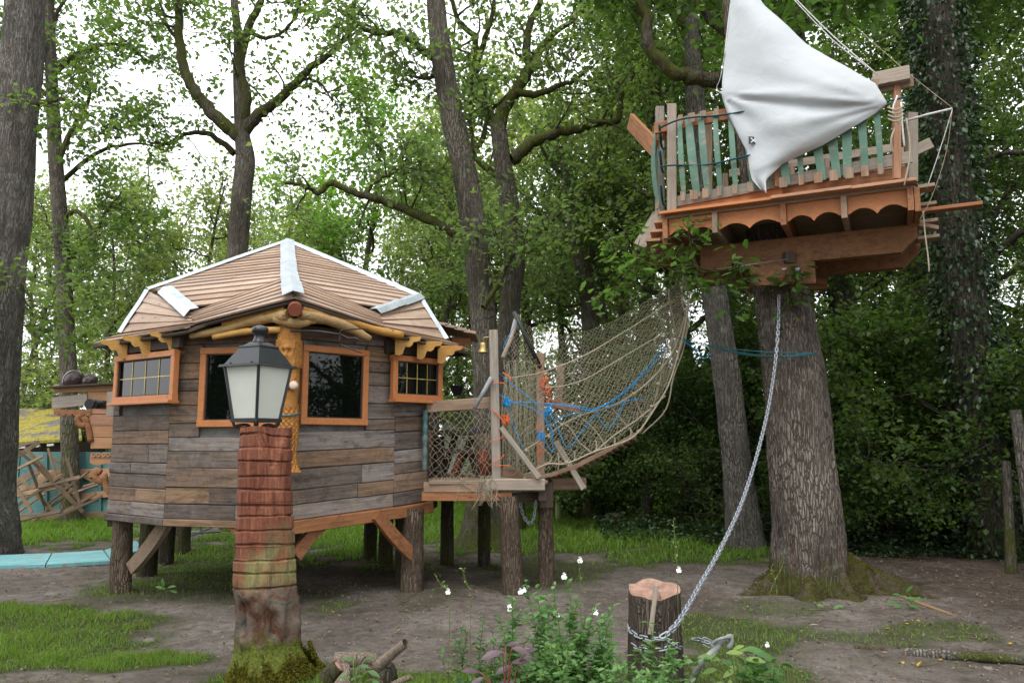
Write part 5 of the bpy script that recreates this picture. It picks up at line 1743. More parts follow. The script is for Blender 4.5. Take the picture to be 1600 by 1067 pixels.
for q, (px, Y, hw, dk, ln) in enumerate([(794, 8.86, 14.5, 'bark_post', -.06), (852, 9.3, 11, 'bark_post', .0), (757, 11.0, 9, 'bark_dark', 0), (700, 11.0, 9, 'bark_dark', 0)]):
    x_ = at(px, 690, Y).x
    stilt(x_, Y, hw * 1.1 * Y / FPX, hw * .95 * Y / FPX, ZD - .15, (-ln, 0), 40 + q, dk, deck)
plank('post_block', at(853, 792, 9.22), at(853, 752, 9.22), .15, .16, M_['darkwood'], deck)
# railing
plank('rail_post', at(776, 748, 8.86), at(771, 516, 8.86), .1, .1, M_['grey'], deck, up=V3(0, 1, 0), bev=.008)
plank('rail', at(668, 636, 9.12), at(770, 629, 8.9), .05, .13, M_['deck'], deck, bev=.008)
plank('rail_post', at(845, 742, 9.9), at(844, 552, 9.9), .1, .1, M_['deck'], deck, up=V3(0, 1, 0), bev=.008)
plank('rail_post', at(872, 640, 10.1), at(876, 568, 10.1), .09, .08, M_['deck'], deck, up=V3(0, 1, 0))
plank('rail', at(850, 627, 9.95), at(905, 640, 10.2), .05, .1, M_['oldlarch'], deck)
plank('rail_brace', at(783, 668, 8.84), at(842, 746, 8.8), .06, .11, M_['grey'], deck, up=V3(0, -1, 0), bev=.008)
plank('rail_brace', at(868, 690, 9.2), at(912, 764, 9.1), .07, .11, M_['grey'], deck, up=V3(0, -1, 0), bev=.008)
plank('toe_board', at(783, 737, 8.92), at(815, 741, 9.2), .06, .1, M_['deck'], deck)
# turned teal baluster against the cabin corner
bl = MB()
bt, bb = at(663.5, 640, 9.12), at(663.5, 735, 9.12)
Hh = bt.z - bb.z
prof = []
for k in range(41):
    f = k / 40
    r = .032 if (f < .12 or f > .9) else .022 + .012 * abs(math.sin(f * 16)) + (.006 if .48 < f < .56 else 0)
    prof.append((r, f * Hh))
bl.lathe(bb, prof, 14)
tag(bl.build('baluster', M_['tealpaint'], deck), 'turned baluster with flaking teal paint')

def cord(name, label, pts, r, mat, n=None, parent=None, group=None, cat='rope', seg=6):
    o = MB().tube(catmull(pts, n or 6 * (len(pts) - 1)), r, seg).build(name, M_[mat], parent)
    if parent is None: tag(o, label, cat, group)
    return o

def netting(name, label, bot, top, Yf, du, dv, r, mat, sag=.0, ragged=.0, seed=0, off=0.0):
    """knotted net: bot, top are edge curves in the photograph, Yf(u, v) its depth"""
    rng = np.random.default_rng(seed)
    bx = np.array(bot, float); tx = np.array(top, float)
    def S(u, v):
        u_ = np.clip(u, 0, 1)
        b_ = [np.interp(u_, np.linspace(0, 1, len(bx)), bx[:, k]) for k in (0, 1)]
        t_ = [np.interp(u_, np.linspace(0, 1, len(tx)), tx[:, k]) for k in (0, 1)]
        out = []
        for i in range(len(u_)):
            px = b_[0][i] + (t_[0][i] - b_[0][i]) * v[i]
            py = b_[1][i] + (t_[1][i] - b_[1][i]) * v[i]
            out.append(list(at(px, py, Yf(u_[i], v[i]))))
        return np.array(out)
    lines = []
    for sgn in (1, -1):
        for c in np.arange(-dv if sgn > 0 else 0, du if sgn > 0 else du + dv):
            vv = np.linspace(0, 1, dv * 2 + 1)
            uu_ = (c + sgn * vv * dv + (dv if sgn < 0 and False else 0)) / du
            k = (uu_ >= -1e-6) & (uu_ <= 1 + 1e-6)
            if k.sum() < 2: continue
            zig = .18 / du * np.sin(vv[k] * dv * math.pi + c) + rng.normal(0, .2 / du, k.sum())
            P = S(uu_[k] + zig * .6, vv[k] + rng.normal(0, .2 / dv, k.sum()) * (vv[k] > .02) * (vv[k] < .98))
            lines.append((P, r, r))
    V, F = rods(lines, 3)
    o = obj_np(name, V, F, M_[mat])
    return tag(o, label, 'net')

# net under the hand rail
def lp(a, b_, n): return [(a[0] + (b_[0] - a[0]) * i / n, a[1] + (b_[1] - a[1]) * i / n) for i in range(n + 1)]
netting('rail_net', 'wide-meshed pale net stretched below the deck handrail', [(670, 742), (705, 748), (740, 750), (770, 744)], [(670, 640), (705, 644), (740, 640), (772, 633)], lambda u, v: 9.06 - .2 * u - .05 * math.sin(v * 3) , 10, 9, .0023, 'net', seed=1)
# ragged fringe of the net over the deck edge
rng = np.random.default_rng(6)
fr = []
for k in range(60):
    px = rng.uniform(670, 772) if k < 34 else rng.uniform(748, 773)
    L = rng.uniform(12, 34) if px < 745 else rng.uniform(25, 52)
    p0 = (px, rng.uniform(742, 750)); p1 = (px + rng.normal(0, 7), p0[1] + L * .5); p2 = (px + rng.normal(0, 9), p0[1] + L)
    Y = 8.78 + .0008 * (772 - px)
    fr.append((np.array([list(at(*q, Y)) for q in (p0, p1, p2)]), .0027, .0024))
V, F = rods(fr, 3)
tag(obj_np('net_fringe', V, F, M_['net']), 'frayed net ends hanging over the deck edge', 'net', kind='stuff')

# ------------------------------------------------------------------ rope bridge up to the platform oak
bridge = thing('rope_bridge', 'sagging rope bridge with plank footway climbing from the deck to the oak', 'rope bridge', at(850, 745, 9.1))
foot = [(822, 748), (860, 742), (900, 728), (945, 705), (990, 680)]
for i in range(len(foot) - 1):
    a, c = foot[i], foot[i + 1]
    plank('footboard', at(a[0], a[1], 9.05 + .03 * i), at(c[0] + 3, c[1] - 1, 9.08 + .03 * i), .05, .045, M_['deck'], bridge)
    plank('footboard', at(a[0] + 4, a[1] + 4, 9.5 + .03 * i), at(c[0] + 4, c[1] + 3, 9.53 + .03 * i), .05, .04, M_['darkwood'], bridge)
    for k in range(5):
        t = (k + .5) / 5
        p = at(a[0] + (c[0] - a[0]) * t, a[1] + (c[1] - a[1]) * t + 2, 9.05 + .03 * (i + t))
        q = at(a[0] + (c[0] - a[0]) * t + 4, a[1] + (c[1] - a[1]) * t + 5, 9.5 + .03 * (i + t))
        plank('tread', p, q, .09, .025, M_['deck'], bridge)
def rp(pts, Y0, Y1, r, mat='rope', name='rope'):
    n = len(pts) - 1
    P = [at(p[0], p[1], Y0 + (Y1 - Y0) * i / n) for i, p in enumerate(pts)]
    MB().tube(catmull(P, 7 * n), r, 6).build(name, M_[mat], bridge)
    return P
R_ = .011
rp([(822, 742), (855, 725), (885, 724), (930, 705), (975, 690), (998, 674), (1025, 635), (1045, 600), (1062, 545), (1072, 500), (1078, 455), (1080, 400)], 9.0, 8.9, R_)
rp([(816, 706), (850, 684), (878, 664), (910, 648), (955, 635), (990, 615), (1020, 590), (1045, 560), (1060, 530), (1070, 495)], 9.0, 9.0, R_)
rp([(870, 658), (890, 668), (905, 690), (925, 708)], 9.0, 9.0, .007)
rp([(905, 650), (930, 672), (948, 700)], 9.0, 9.0, .007); rp([(955, 636), (975, 660), (992, 680)], 9.02, 9.05, .007); rp([(990, 615), (1005, 650), (1022, 640)], 9.02, 9.05, .007); rp([(930, 705), (960, 680), (1000, 652), (1040, 618)], 9.0, 9.0, .009)
rp([(1000, 676), (1018, 640), (1030, 600), (1038, 560), (1055, 520)], 9.1, 9.0, .009); rp([(840, 690), (862, 716), (850, 725)], 9.0, 9.0, .007); rp([(1003, 678), (1040, 640), (1052, 590), (1068, 545), (1076, 500)], 9.2, 9.05, .009)
rp([(1075, 500), (1066, 470), (1068, 430), (1075, 395)], 9.0, 8.9, .01); rp([(1060, 545), (1052, 500), (1045, 460), (1052, 420)], 9.1, 8.9, .008); rp([(1082, 480), (1090, 450), (1085, 410)], 9.0, 8.9, .008)
rp([(786, 592), (815, 588), (842, 583), (880, 570), (920, 552), (960, 528), (1005, 500), (1050, 470)], 9.1, 9.0, .009); rp([(850, 605), (880, 603), (915, 592), (950, 572), (990, 548), (1030, 525)], 9.6, 9.4, .009)
for px, y0, y1 in ((885, 720, 728), (872, 708, 734), (897, 704, 722), (931, 688, 705), (960, 682, 694), (985, 668, 682)):
    rp([(px, y0), (px + 1, (y0 + y1) / 2), (px, y1)], 9.02, 9.02, .009, 'net', 'hanger')
for px, py in ((858, 682), (878, 664), (905, 650), (950, 636), (990, 615), (1045, 560), (1028, 600), (885, 722), (930, 706), (998, 674), (1018, 635), (822, 704)):
    MB().lathe(at(px, py, 8.99), [(.006, -.02), (.022, -.01), (.024, .008), (.006, .02)], 9, V3(.6, -.3, .7), wob=.15).build('knot', M_['rope'], bridge)
# its two net sides
netting('bridge_net', 'high sagging beige net forming the far side of the rope bridge', [(790, 735), (850, 735), (900, 720), (960, 690), (1010, 650), (1050, 590), (1080, 500)],
        [(803, 498), (840, 515), (880, 523), (920, 516), (960, 500), (1010, 470), (1080, 425)], lambda u, v: 9.95 - .55 * u + .25 * math.sin(v * 3.1), 44, 30, .0025, 'netgreen', seed=2)
netting('bridge_net', 'slack pale net along the near side of the rope bridge footway', [(786, 742), (850, 742), (900, 725), (950, 700), (995, 676), (1030, 625), (1062, 550)],
        [(786, 515), (830, 560), (880, 568), (925, 549), (965, 525), (1010, 495), (1070, 455)], lambda u, v: 9.0 - .05 * math.sin(v * 3.1) + .05 * u, 27, 16, .0019, 'net', seed=3)
rngd = np.random.default_rng(61)
dr = []
for k in range(170):          # bunched grey cords hanging behind the entrance
    px = rngd.uniform(786, 848)
    y0 = rngd.uniform(560, 640); y1 = y0 + rngd.uniform(60, 160)
    y1 = min(y1, 738)
    Y = rngd.uniform(9.95, 10.15)
    dr.append((np.array([list(at(px + rngd.normal(0, 4), y0 + (y1 - y0) * t, Y)) for t in (0, .33, .66, 1)]), .003, .003))
V, F = rods(dr, 3)
tag(obj_np('net_bundle', V, F, M_['netgreen']), 'bundle of loose grey netting hanging behind the bridge entrance', 'net', kind='stuff')
# cords lashing the bridge
BL = [[(785, 545), (795, 525), (803, 510), (806, 500)], [(778, 582), (800, 600), (840, 634), (858, 662)], [(778, 615), (800, 628), (835, 640), (862, 670), (862, 690)], [(800, 628), (850, 630), (900, 637), (930, 640), (975, 612), (1010, 575), (1038, 536)],
      [(856, 630), (880, 632), (925, 638)], [(795, 628), (800, 660), (820, 706)], [(856, 634), (870, 665), (886, 698), (905, 680), (930, 648)], [(868, 655), (890, 648), (925, 640), (960, 625), (995, 598)], [(930, 640), (940, 660), (952, 668), (962, 655), (975, 630)],
      [(845, 680), (855, 695), (864, 706), (862, 680), (858, 640)], [(940, 640), (985, 625), (1005, 624)], [(930, 640), (965, 620), (1000, 590), (1030, 560), (1042, 545)], [(855, 630), (852, 655), (858, 668)]]
for k, pts in enumerate(BL):
    cord('blue_rope', 'thin blue rope strung across the bridge nets', [at(p[0], p[1], 8.93 + .004 * k) for p in pts], .005, 'blue', group='blue ropes lashing the bridge')
for k, pts in enumerate([[(1060, 528), (1130, 543), (1200, 550), (1272, 552)], [(1068, 532), (1140, 548), (1210, 557), (1275, 551)], [(1105, 540), (1150, 552), (1215, 558), (1276, 553)], [(1068, 533), (1085, 545), (1098, 560), (1112, 552)]]):
    P = [at(p[0], p[1], 8.95 - (.45 if p[0] > 1190 else 0)) for p in pts]
    cord('teal_rope', 'teal rope tying the bridge net round the oak trunk', P, .006, 'blue' if k == 3 else 'teal', group='teal ropes round the oak')
OR = [[(840, 560), (848, 575), (855, 592), (852, 608), (860, 620), (855, 632)], [(770, 640), (780, 650), (790, 663)], [(768, 690), (780, 686), (787, 680)], [(768, 722), (780, 718), (788, 710)], [(770, 727), (785, 727), (797, 728)], [(838, 690), (842, 705), (840, 720)], [(842, 612), (850, 602), (846, 590)], [(785, 582), (795, 588), (798, 596)], [(770, 600), (780, 598), (788, 599)], [(838, 664), (842, 680), (846, 700), (840, 712)]]
for k, pts in enumerate(OR):
    Y = 8.78 if pts[0][0] < 830 else 9.8
    cord('orange_cord', 'bright orange cord wound round the bridge posts', [at(p[0], p[1], Y) for p in pts], .008 if k in (0, 1, 7, 9) else .0055, 'orange', group='orange cords on the bridge posts')
for px, py, m_ in ((852, 598, 'orange'), (856, 612, 'orange'), (790, 656, 'orange'), (856, 642, 'blue'), (792, 628, 'blue'), (845, 681, 'blue')):
    Y = 9.78 if m_ == 'orange' and px > 830 else 8.9
    mb = MB()
    for q in range(5):
        c = at(px, py, Y)
        a = [c + V3(random.uniform(-.05, .05), random.uniform(-.02, .02), random.uniform(-.07, .07)) for _ in range(5)]
        mb.tube(catmull(a, 16), .006, 5)
    tag(mb.build('cord_tangle', M_[m_], kind='stuff'), 'tangled %s cord knotted on the bridge lashings' % m_, 'rope', 'cord tangles on the bridge')
# flag poles, bell, pipe and hanging lantern
tag(MB().tube([at(803, 487, 9.5), at(828, 540, 9.6), at(845, 575, 9.7)], [.028, .028, .026], 10).build('pole', M_['blackpole']), 'slanting black pole rising above the bridge net', 'pole')
tag(MB().tube([at(808, 492, 9.55), at(798, 530, 9.5), at(785, 560, 9.3)], [.03, .028, .026], 10).build('pole', M_['grey']), 'slanting grey pole wound with blue cord beside the black pole', 'pole')
tag(MB().tube([at(768, 590, 8.78), at(741, 638, 8.7)], [.028, .022], 12).build('pipe_end', M_['steelpipe']), 'pale blue-grey pipe end slanting over the handrail', 'pipe')
bell = thing('brass_bell', 'small brass ship bell hung from the tall deck post', 'bell', at(755, 550, 8.84))
c = at(755, 551, 8.84); sB = 8.84 / FPX
MB().lathe(c, [(.062, 0), (.058, .008), (.046, .03), (.04, .07), (.038, .1), (.03, .115), (.006, .12)], 22).build('bell_body', M_['brass'], bell)
MB().tube([c + V3(0, 0, .115), c + V3(0, 0, .16), c + V3(.005, 0, .172), at(770, 526, 8.84)], .006, 7).build('bracket', M_['brass'], bell)
MB().tube([c + V3(0, 0, .06), c + V3(0, 0, -.03), c + V3(.004, 0, -.1), c + V3(0, 0, -.13)], [.004, .005, .003, .006], 6).build('clapper_cord', M_['rope'], bell)
hl = thing('small_lantern', 'small tapered black lantern hanging above the handrail', 'lantern', at(714, 622, 9.9))
c = at(714, 618, 9.9)
def sq2(hw, z): return [c + V3(a * hw, d * hw, z) for a, d in ((-1, -1), (1, -1), (1, 1), (-1, 1))]
MB().hexa(sq2(.035, 0) + sq2(.075, .115)).build('glass', M_['glass'], hl)
fm = MB()
for a, d in zip(sq2(.037, 0), sq2(.078, .115)): fm.beam(a, d, .01, .01, V3(.3, .3, .2))
fm.hexa(sq2(.09, .115) + sq2(.085, .128)); fm.hexa(sq2(.04, -.012) + sq2(.04, 0))
fm.build('frame', M_['iron'], hl)
MB().tube([c + V3(-.06, 0, .12), c + V3(-.02, 0, .2), c + V3(.0, 0, .27), c + V3(.03, 0, .2), c + V3(.06, 0, .12)], .005, 6).build('bail', M_['iron'], hl)
MB().tube([c + V3(0, 0, .265), c + V3(0, .3, .62)], .004, 5).build('cord', M_['iron'], hl)

# table, seat log and bag on the deck
tb = thing('deck_table', 'dark rustic table with splayed plank legs on the deck', 'table', V3(-.55, 10.2, ZD))
plank('table_top', at(686, 676, 10.0), at(757, 676, 10.0), .6, .06, M_['darkwood'], tb)
plank('leg', at(688, 682, 10.0), at(690, 742, 10.0), .3, .07, M_['darkwood'], tb, up=V3(1, 0, 0))
plank('leg', at(692, 742, 10.05), at(712, 680, 10.05), .1, .08, M_['darkwood'], tb, up=V3(1, 0, 0))
plank('leg', at(738, 684, 10.05), at(712, 740, 10.05), .1, .09, M_['darkwood'], tb, up=V3(1, 0, 0))
plank('seat', at(695, 704, 9.75), at(760, 706, 9.75), .3, .05, M_['darkwood'], tb)
plank('leg', at(722, 708, 9.75), at(708, 740, 9.75), .1, .07, M_['redwood'], tb, up=V3(1, 0, 0))
plank('leg', at(736, 708, 9.75), at(746, 740, 9.75), .1, .09, M_['darkwood'], tb, up=V3(1, 0, 0))
sl = thing('seat_log', 'grey log stool standing on the deck by the post', 'stool', at(756, 742, 9.6))
MB().lathe(at(756, 742, 9.6), [(.1, 0), (.105, .2), (.1, .5)], 16, wob=.05).build('log', M_['bark_post'], sl)
tag(MB().lathe(at(758, 741, 9.4), [(.065, 0), (.06, .27), (.055, .28)], 14, V3(-.12, 0, 1), wob=.03).build('red_log', M_['redwood']), 'short red-stained log leaning by the deck table', 'log')
tag(MB().lathe(at(741, 675, 9.95), [(.05, 0), (.07, .02), (.06, .045), (.02, .06)], 14, wob=.12).build('folded_cloth', M_['bluebag']), 'crumpled navy cloth lying on the deck table', 'cloth')

# porch roof behind the cabin eaves
pr_ = thing('porch_roof', 'layered wooden porch roof peeping out past the cabin eaves', 'roof', at(715, 550, 10.4))
for k in range(5):
    plank('roof_slat', at(672 + k * 14, 508 + k * 4, 10.4), at(690 + k * 14, 511 + k * 4, 10.4), .9, .035, M_['roofslat'], pr_, up=V3(.25, 0, 1))
plank('fascia', at(676, 532, 10.3), at(735, 534, 10.3), .04, .1, M_['larch'], pr_)
plank('fascia', at(692, 542, 10.33), at(727, 543, 10.33), .04, .07, M_['larch'], pr_)
plank('rafter', at(700, 525, 10.3), at(700, 545, 11.2), .05, .08, M_['oldlarch'], pr_)

# bright limewashed hut far beyond the deck
hut = thing('limewashed_hut', 'small whitewashed stone hut glimpsed beyond the deck rail', 'hut', at(730, 720, 24))
a_, c_ = at(690, 690, 24), at(775, 690, 24)
MB().add([V3(a_.x, 24, 0), V3(c_.x, 24, 0), V3(c_.x, 24, at(730, 652, 24).z), at(722, 612, 24), V3(a_.x, 24, at(730, 652, 24).z),
          V3(a_.x, 26, 0), V3(c_.x, 26, 0), V3(c_.x, 26, at(730, 652, 24).z), at(722, 612, 24) + V3(0, 2, 0), V3(a_.x, 26, at(730, 652, 24).z)],
         [(0, 1, 2, 3, 4), (9, 8, 7, 6, 5), (0, 4, 9, 5), (1, 6, 7, 2)]).build('wall', M_['white_wall'], hut)
for sa, sb in ((a_.x - .1, 0), (c_.x + .1, 1)):
    z_ = at(730, 655, 24).z
    pk = at(722, 610, 24)
    MB().hexa([V3(sa, 23.8, z_), V3(pk.x, 23.8, pk.z), V3(pk.x, 26.2, pk.z), V3(sa, 26.2, z_), V3(sa, 23.8, z_ + .06), V3(pk.x, 23.8, pk.z + .07), V3(pk.x, 26.2, pk.z + .07), V3(sa, 26.2, z_ + .06)]).build('roof_side', M_['grey'], hut)

# ------------------------------------------------------------------ sail platform in the oak
plat = thing('tree_platform', 'railed timber platform with scalloped fascia high on the oak', 'platform', V3(3.0, 8.4, 3.4))
PL, PR = at(1042, 338, 8.5), at(1428, 290, 7.42)
ZP = (PL.z + PR.z) / 2
PL.z = PR.z = ZP
EX = (PR - PL).normalized(); WX = V3(-EX.y, EX.x, 0)
if WX.y < 0: WX = -WX
LF_ = (PR - PL).length
def pf(s, wv, z=0.0): return PL + EX * s + WX * wv + UP * z
def s_of(px, wv=0.0, z=0.0):
    lo, hi = -1.5, LF_ + 1.5
    for _ in range(40):
        mid = (lo + hi) / 2
        p = pf(mid, wv, z) - EYE
        dpt = p.y * math.cos(PITCH) + p.z * math.sin(PITCH)
        if 800 + p.x / dpt * FPX < px: lo = mid
        else: hi = mid
    return (lo + hi) / 2
PB = 2.1
sj = [s_of(v) for v in (1041, 1118, 1224, 1318, 1421)]
for i in range(9):
    plank('deck_board', pf(-.02 + (.06 if i else 0), .08 + i * .24, -.018), pf(LF_ + .0, .08 + i * .24, -.018), .235, .035, M_['deck'], plat)
for s0, s1, o in ((-.05, sj[3] - .1, -.06), (sj[2] - .1, sj[3] + .08, -.1), (sj[3] + .05, LF_ + .02, -.08)):
    plank('edge_board', pf(s0, o, .012), pf(s1, o, .014), .16, .032, M_['larch'] if s0 < 0 else M_['pine'], plat)
for k, s in enumerate(sj):
    plank('joist', pf(s, -.07, -.15), pf(s, PB, -.15), .055, .23, M_['oldlarch'] if k % 2 == 0 else M_['deck'], plat)
for a, d in zip(sj, sj[1:]):
    L = d - a - .06
    n = 20
    poly = [(0, -.035), (0, -.22)]
    nsc = 2
    for q in range(1, n):
        t = q / n
        poly.append((L * t, -.24 + .075 * abs(math.sin(t * math.pi * nsc)) ** .7))
    poly += [(L, -.22), (L, -.035)]
    MB().prism(poly, pf(a + .03, -.0), EX, UP, -.03).build('fascia', M_['larch'], plat)
# left and right flanks
for k in range(3):
    plank('side_board', pf(-.06 - .05 * k, -.02 + .0 * k, -.05 - .1 * k), pf(-.35 - .05 * k, 1.35, -.05 - .1 * k), .16, .03, M_['pine'], plat)
for k in range(4):
    plank('side_board', pf(LF_ + .02, .1 + .3 * k, -.02 - .1 * k), pf(LF_ + .17 + .02 * k, .12 + .3 * k, -.01 - .1 * k), .2, .035, M_['deck'], plat)
plank('side_joist', pf(LF_ + .02, -.06, -.16), pf(LF_ + .02, PB, -.16), .05, .24, M_['oldlarch'], plat)
plank('side_joist', pf(-.02, -.02, -.22), pf(-.32, 1.3, -.2), .05, .2, M_['oldlarch'], plat)
plank('knee', at(1040, 372, 8.55), at(1020, 398, 9.4), .06, .12, M_['deck'], plat)
# carrying beams with cut-back end
def bigbeam(p0, p1, h, wd, mat, cutl=.0, cutr=.0):
    p0, p1 = Vector(p0), Vector(p1)
    x = (p1 - p0).normalized(); L = (p1 - p0).length
    MB().prism([(0, h / 2), (0, -h / 2 + cutl), (cutl, -h / 2), (L - cutr, -h / 2), (L, -h / 2 + cutr), (L, h / 2)], p0, x, UP, wd if x.cross(UP).y > 0 else -wd).build('carrying_beam', M_['beam'], plat)
zb_ = ZP - .035 - .23 - .14
p0, p1 = pf(.25, .5), pf(LF_ + .02, .5); p0.z = p1.z = zb_
bigbeam(p0, p1, .28, .12, 'oldlarch', 0, .16)
p0, p1 = pf(.1, 1.15), pf(LF_ + .06, 1.15); p0.z = p1.z = zb_ - .02
bigbeam(p0, p1, .3, .14, 'oldlarch', 0, .18)
bigbeam(at(1172, 428, 8.5), at(1274, 424, 8.32), .26, .12, 'oldlarch')
bigbeam(at(1160, 438, 9.1), at(1292, 434, 9.05), .26, .14, 'oldlarch')
plank('spacer', at(1232, 412, 8.42), at(1232, 396, 8.42), .12, .14, M_['darkwood'], plat, up=V3(0, 1, 0))
MB().lathe(at(1247, 421, 8.27), [(.03, 0), (.03, .012), (.014, .016), (.012, .03)], 16, V3(-.1, -1, 0)).build('bolt', M_['chain'], plat)
plank('bolt_plate', at(1222, 421, 8.29), at(1229, 420, 8.28), .02, .02, M_['chain'], plat)
MB().tube([at(1120, 421, 8.5), at(1230, 405, 8.35)], .005, 5).build('cable', M_['chain'], plat)
# railing
def rpost(px, y0, y1, wv, wd, mat, Y=None):
    s = s_of(px, wv, .5)
    a = pf(s, wv)
    p, q = at(px, y1, a.y), at(px, y0, a.y)
    plank('rail_post', V3(a.x, a.y, p.z), V3(a.x + (q.x - p.x), a.y, q.z), wd, wd * .8, M_[mat], plat, up=V3(0, 1, 0), bev=.006)
rpost(1048, 164, 330, .0, .095, 'grey'); rpost(1030, 168, 345, .8, .1, 'grey'); rpost(1397, 122, 280, .02, .07, 'pine'); rpost(1420, 178, 285, .18, .1, 'grey'); rpost(1213, 262, 292, .02, .07, 'pine'); rpost(1106, 185, 330, 1.3, .09, 'deck')
zr = at(1050, 197, pf(0, 0).y).z - ZP
plank('rail', pf(-.12, .03, zr), pf(.95, .03, zr + .02), .04, .13, M_['oldlarch'], plat)
plank('rail', pf(.9, .05, zr + .0), pf(LF_ + .06, .05, zr + .03), .04, .13, M_['deck'], plat)
plank('rail', pf(LF_ - .3, -.0, zr + .08), pf(LF_ + .03, -.02, zr + .08), .1, .14, M_['grey'], plat)
plank('rail', pf(.0, .04, .16), pf(LF_, .04, .3), .03, .12, M_['grey'], plat)
plank('skirt_board', pf(.06, .06, .12), pf(LF_ * .5, .07, .12), .03, .2, M_['larch'], plat); plank('skirt_board', pf(LF_ * .5, .075, .12), pf(LF_ - .05, .07, .12), .03, .2, M_['oldlarch'], plat)
def stave(s, wv, dr_, bow, h0=.16, wd=.085, side=EX, nrm_=None):
    n = nrm_ or -WX
    base_ = pf(s, wv)
    vs = []
    hh = zr + .05 - h0
    for k in range(9):
        t = k / 8
        c = base_ + UP * (h0 + hh * t) + n * (.035 + bow * math.sin(t * math.pi)) + side * (dr_ * (t - .5))
        w2 = wd * (.42 + .12 * math.sin(t * math.pi))
        vs += [c - side * w2, c + side * w2, c + side * w2 + n * .014, c - side * w2 + n * .014]
    fs = [(3, 2, 1, 0), (32, 33, 34, 35)]
    for k in range(8):
        a = 4 * k
        for q in range(4):
            fs.append((a + q, a + (q + 1) % 4, a + 4 + (q + 1) % 4, a + 4 + q))
    mb = MB().add(vs, fs)
    o = mb.build('stave', M_['greenpaint'], plat)
    for t in (.0, .93):
        c = base_ + UP * (h0 + hh * (t + .035)) + n * .05
        plank('stave_tip', c - UP * .055, c + UP * .055, wd * .95, .018, M_['deck'], o, up=n, bev=.002)
ss = [s_of(v, 0, .6) for v in (1067, 1084, 1102, 1123, 1147, 1172, 1196, 1222, 1250, 1276, 1300, 1324, 1348, 1372)]
for k, s in enumerate(ss):
    stave(s, -.0, random.uniform(-.08, .04) - (.06 if k < 5 else 0), .04 if k < 6 else .02, wd=random.choice([.055, .07, .085]))
LN = V3(-1, -.1, 0)
for k in range(5):
    q = .15 + .24 * k
    stave(-.06 - .22 * q, q, .03, .05, side=V3(-.2, 1, 0).normalized(), nrm_=LN)
for z_, ph in ((zr - .06, 0), (zr - .56, 1.4)):
    pts = []
    for k in range(15):
        t = k / 14
        pts.append(pf(-.03 + t * (ss[6]), -.1 - .03 * math.sin(t * 9 + ph), z_ + .04 * math.sin(t * 5 + ph) + .05 * t))
    MB().tube(pts, .018, 6, flat=.4).build('strap', M_['teal'], plat)
pts = [pf(LF_ * .55 + t * LF_ * .45 / 8, -.09, zr - .3 + .12 * t / 8) for t in range(9)]
MB().tube(pts, .018, 6, flat=.4).build('strap', M_['teal'], plat)
for z_ in (.35, .75, 1.05):
    MB().tube(catmull([pf(-.04, -.08, z_), pf(-.12, .3, z_ - .1), pf(-.22, .8, z_ + .05)], 12), .014, 6).build('strap', M_['teal'], plat)
for px, y0, y1 in ((1402, 150, 195), (1408, 160, 230), (1416, 185, 290), (1398, 200, 240)):
    MB().tube(catmull([at(px, y0, 7.3), at(px + random.uniform(-8, 8), (y0 + y1) / 2, 7.28), at(px + random.uniform(-4, 6), y1, 7.3)], 10), .009, 6).build('lashing', M_['white_rope'] if y0 < 170 else M_['rope'], plat)
for k in range(4):
    y_ = 168 + k * 6
    MB().tube(catmull([at(1388, y_, 7.33), at(1400, y_ + 4, 7.25), at(1412, y_ - 2, 7.3)], 8), .008, 6).build('lashing', M_['rope'], plat)
# rear railing and clutter seen between the staves
for k in range(4):
    plank('rear_board', pf(.3 + .02 * k, 1.9, .2 + .28 * k), pf(LF_ - .1, 1.95, .24 + .28 * k), .03, .1, M_['grey'], plat)
for k in range(6):
    plank('rear_post', pf(.3 + k * .42, 1.93, 0), pf(.3 + k * .42, 1.93, zr), .06, .06, M_['deck'], plat, up=V3(0, 1, 0))
plank('rail', at(985, 190, 9.4), at(1024, 232, 8.7), .05, .2, M_['oldlarch'], plat)
plank('rail', at(1040, 212, 8.6), at(1022, 205, 9.2), .05, .12, M_['oldlarch'], plat)
plank('outrigger', at(1438, 331, 7.55), at(1535, 319, 7.3), .12, .035, M_['oldlarch'], plat)
plank('outrigger', at(1424, 238, 7.9), at(1454, 224, 7.9), .05, .11, M_['grey'], plat)
plank('outrigger', at(1420, 350, 7.9), at(1462, 358, 7.9), .12, .04, M_['deck'], plat)
# pale flared trunk board seen left of the platform
plank('wind_board', at(1000, 385, 9.3), at(1030, 335, 9.3), .05, .16, M_['grey'], plat, up=V3(.8, -.2, .5))
for lab, pts, r, m_ in [('white stay line rising from the platform corner post into the crown', [(1372, 118, 7.4), (1300, 55, 7.6), (1235, -10, 7.8), (1190, -60, 8.0)], .006, 'white_rope'), ('second white stay line running beside the sail into the crown', [(1365, 112, 7.5), (1300, 62, 7.7), (1222, -20, 8.0)], .005, 'white_rope'),
                        ('thin dark line slanting from the crown to the spreader tip', [(1340, 45, 7.6), (1420, 115, 7.4), (1487, 168, 7.2)], .003, 'rope'), ('twin white line hanging from spreader tip to platform', [(1488, 172, 7.2), (1470, 230, 7.3), (1448, 295, 7.4)], .004, 'white_rope'),
                        ('thin line from spreader tip to the lower outrigger', [(1488, 172, 7.2), (1478, 240, 7.3), (1455, 310, 7.4), (1436, 345, 7.45)], .003, 'rope'), ('short frayed rope dangling below the outrigger plank', [(1442, 330, 7.45), (1446, 370, 7.45), (1450, 400, 7.45), (1452, 425, 7.45)], .007, 'rope'),
                        ('white line from the sail luff down to the railing', [(1134, 75, 8.2), (1126, 120, 8.2), (1120, 138, 8.25), (1128, 148, 8.2)], .004, 'white_rope')]:
    cord('rigging_line', lab, [at(*p) for p in pts], r, m_)
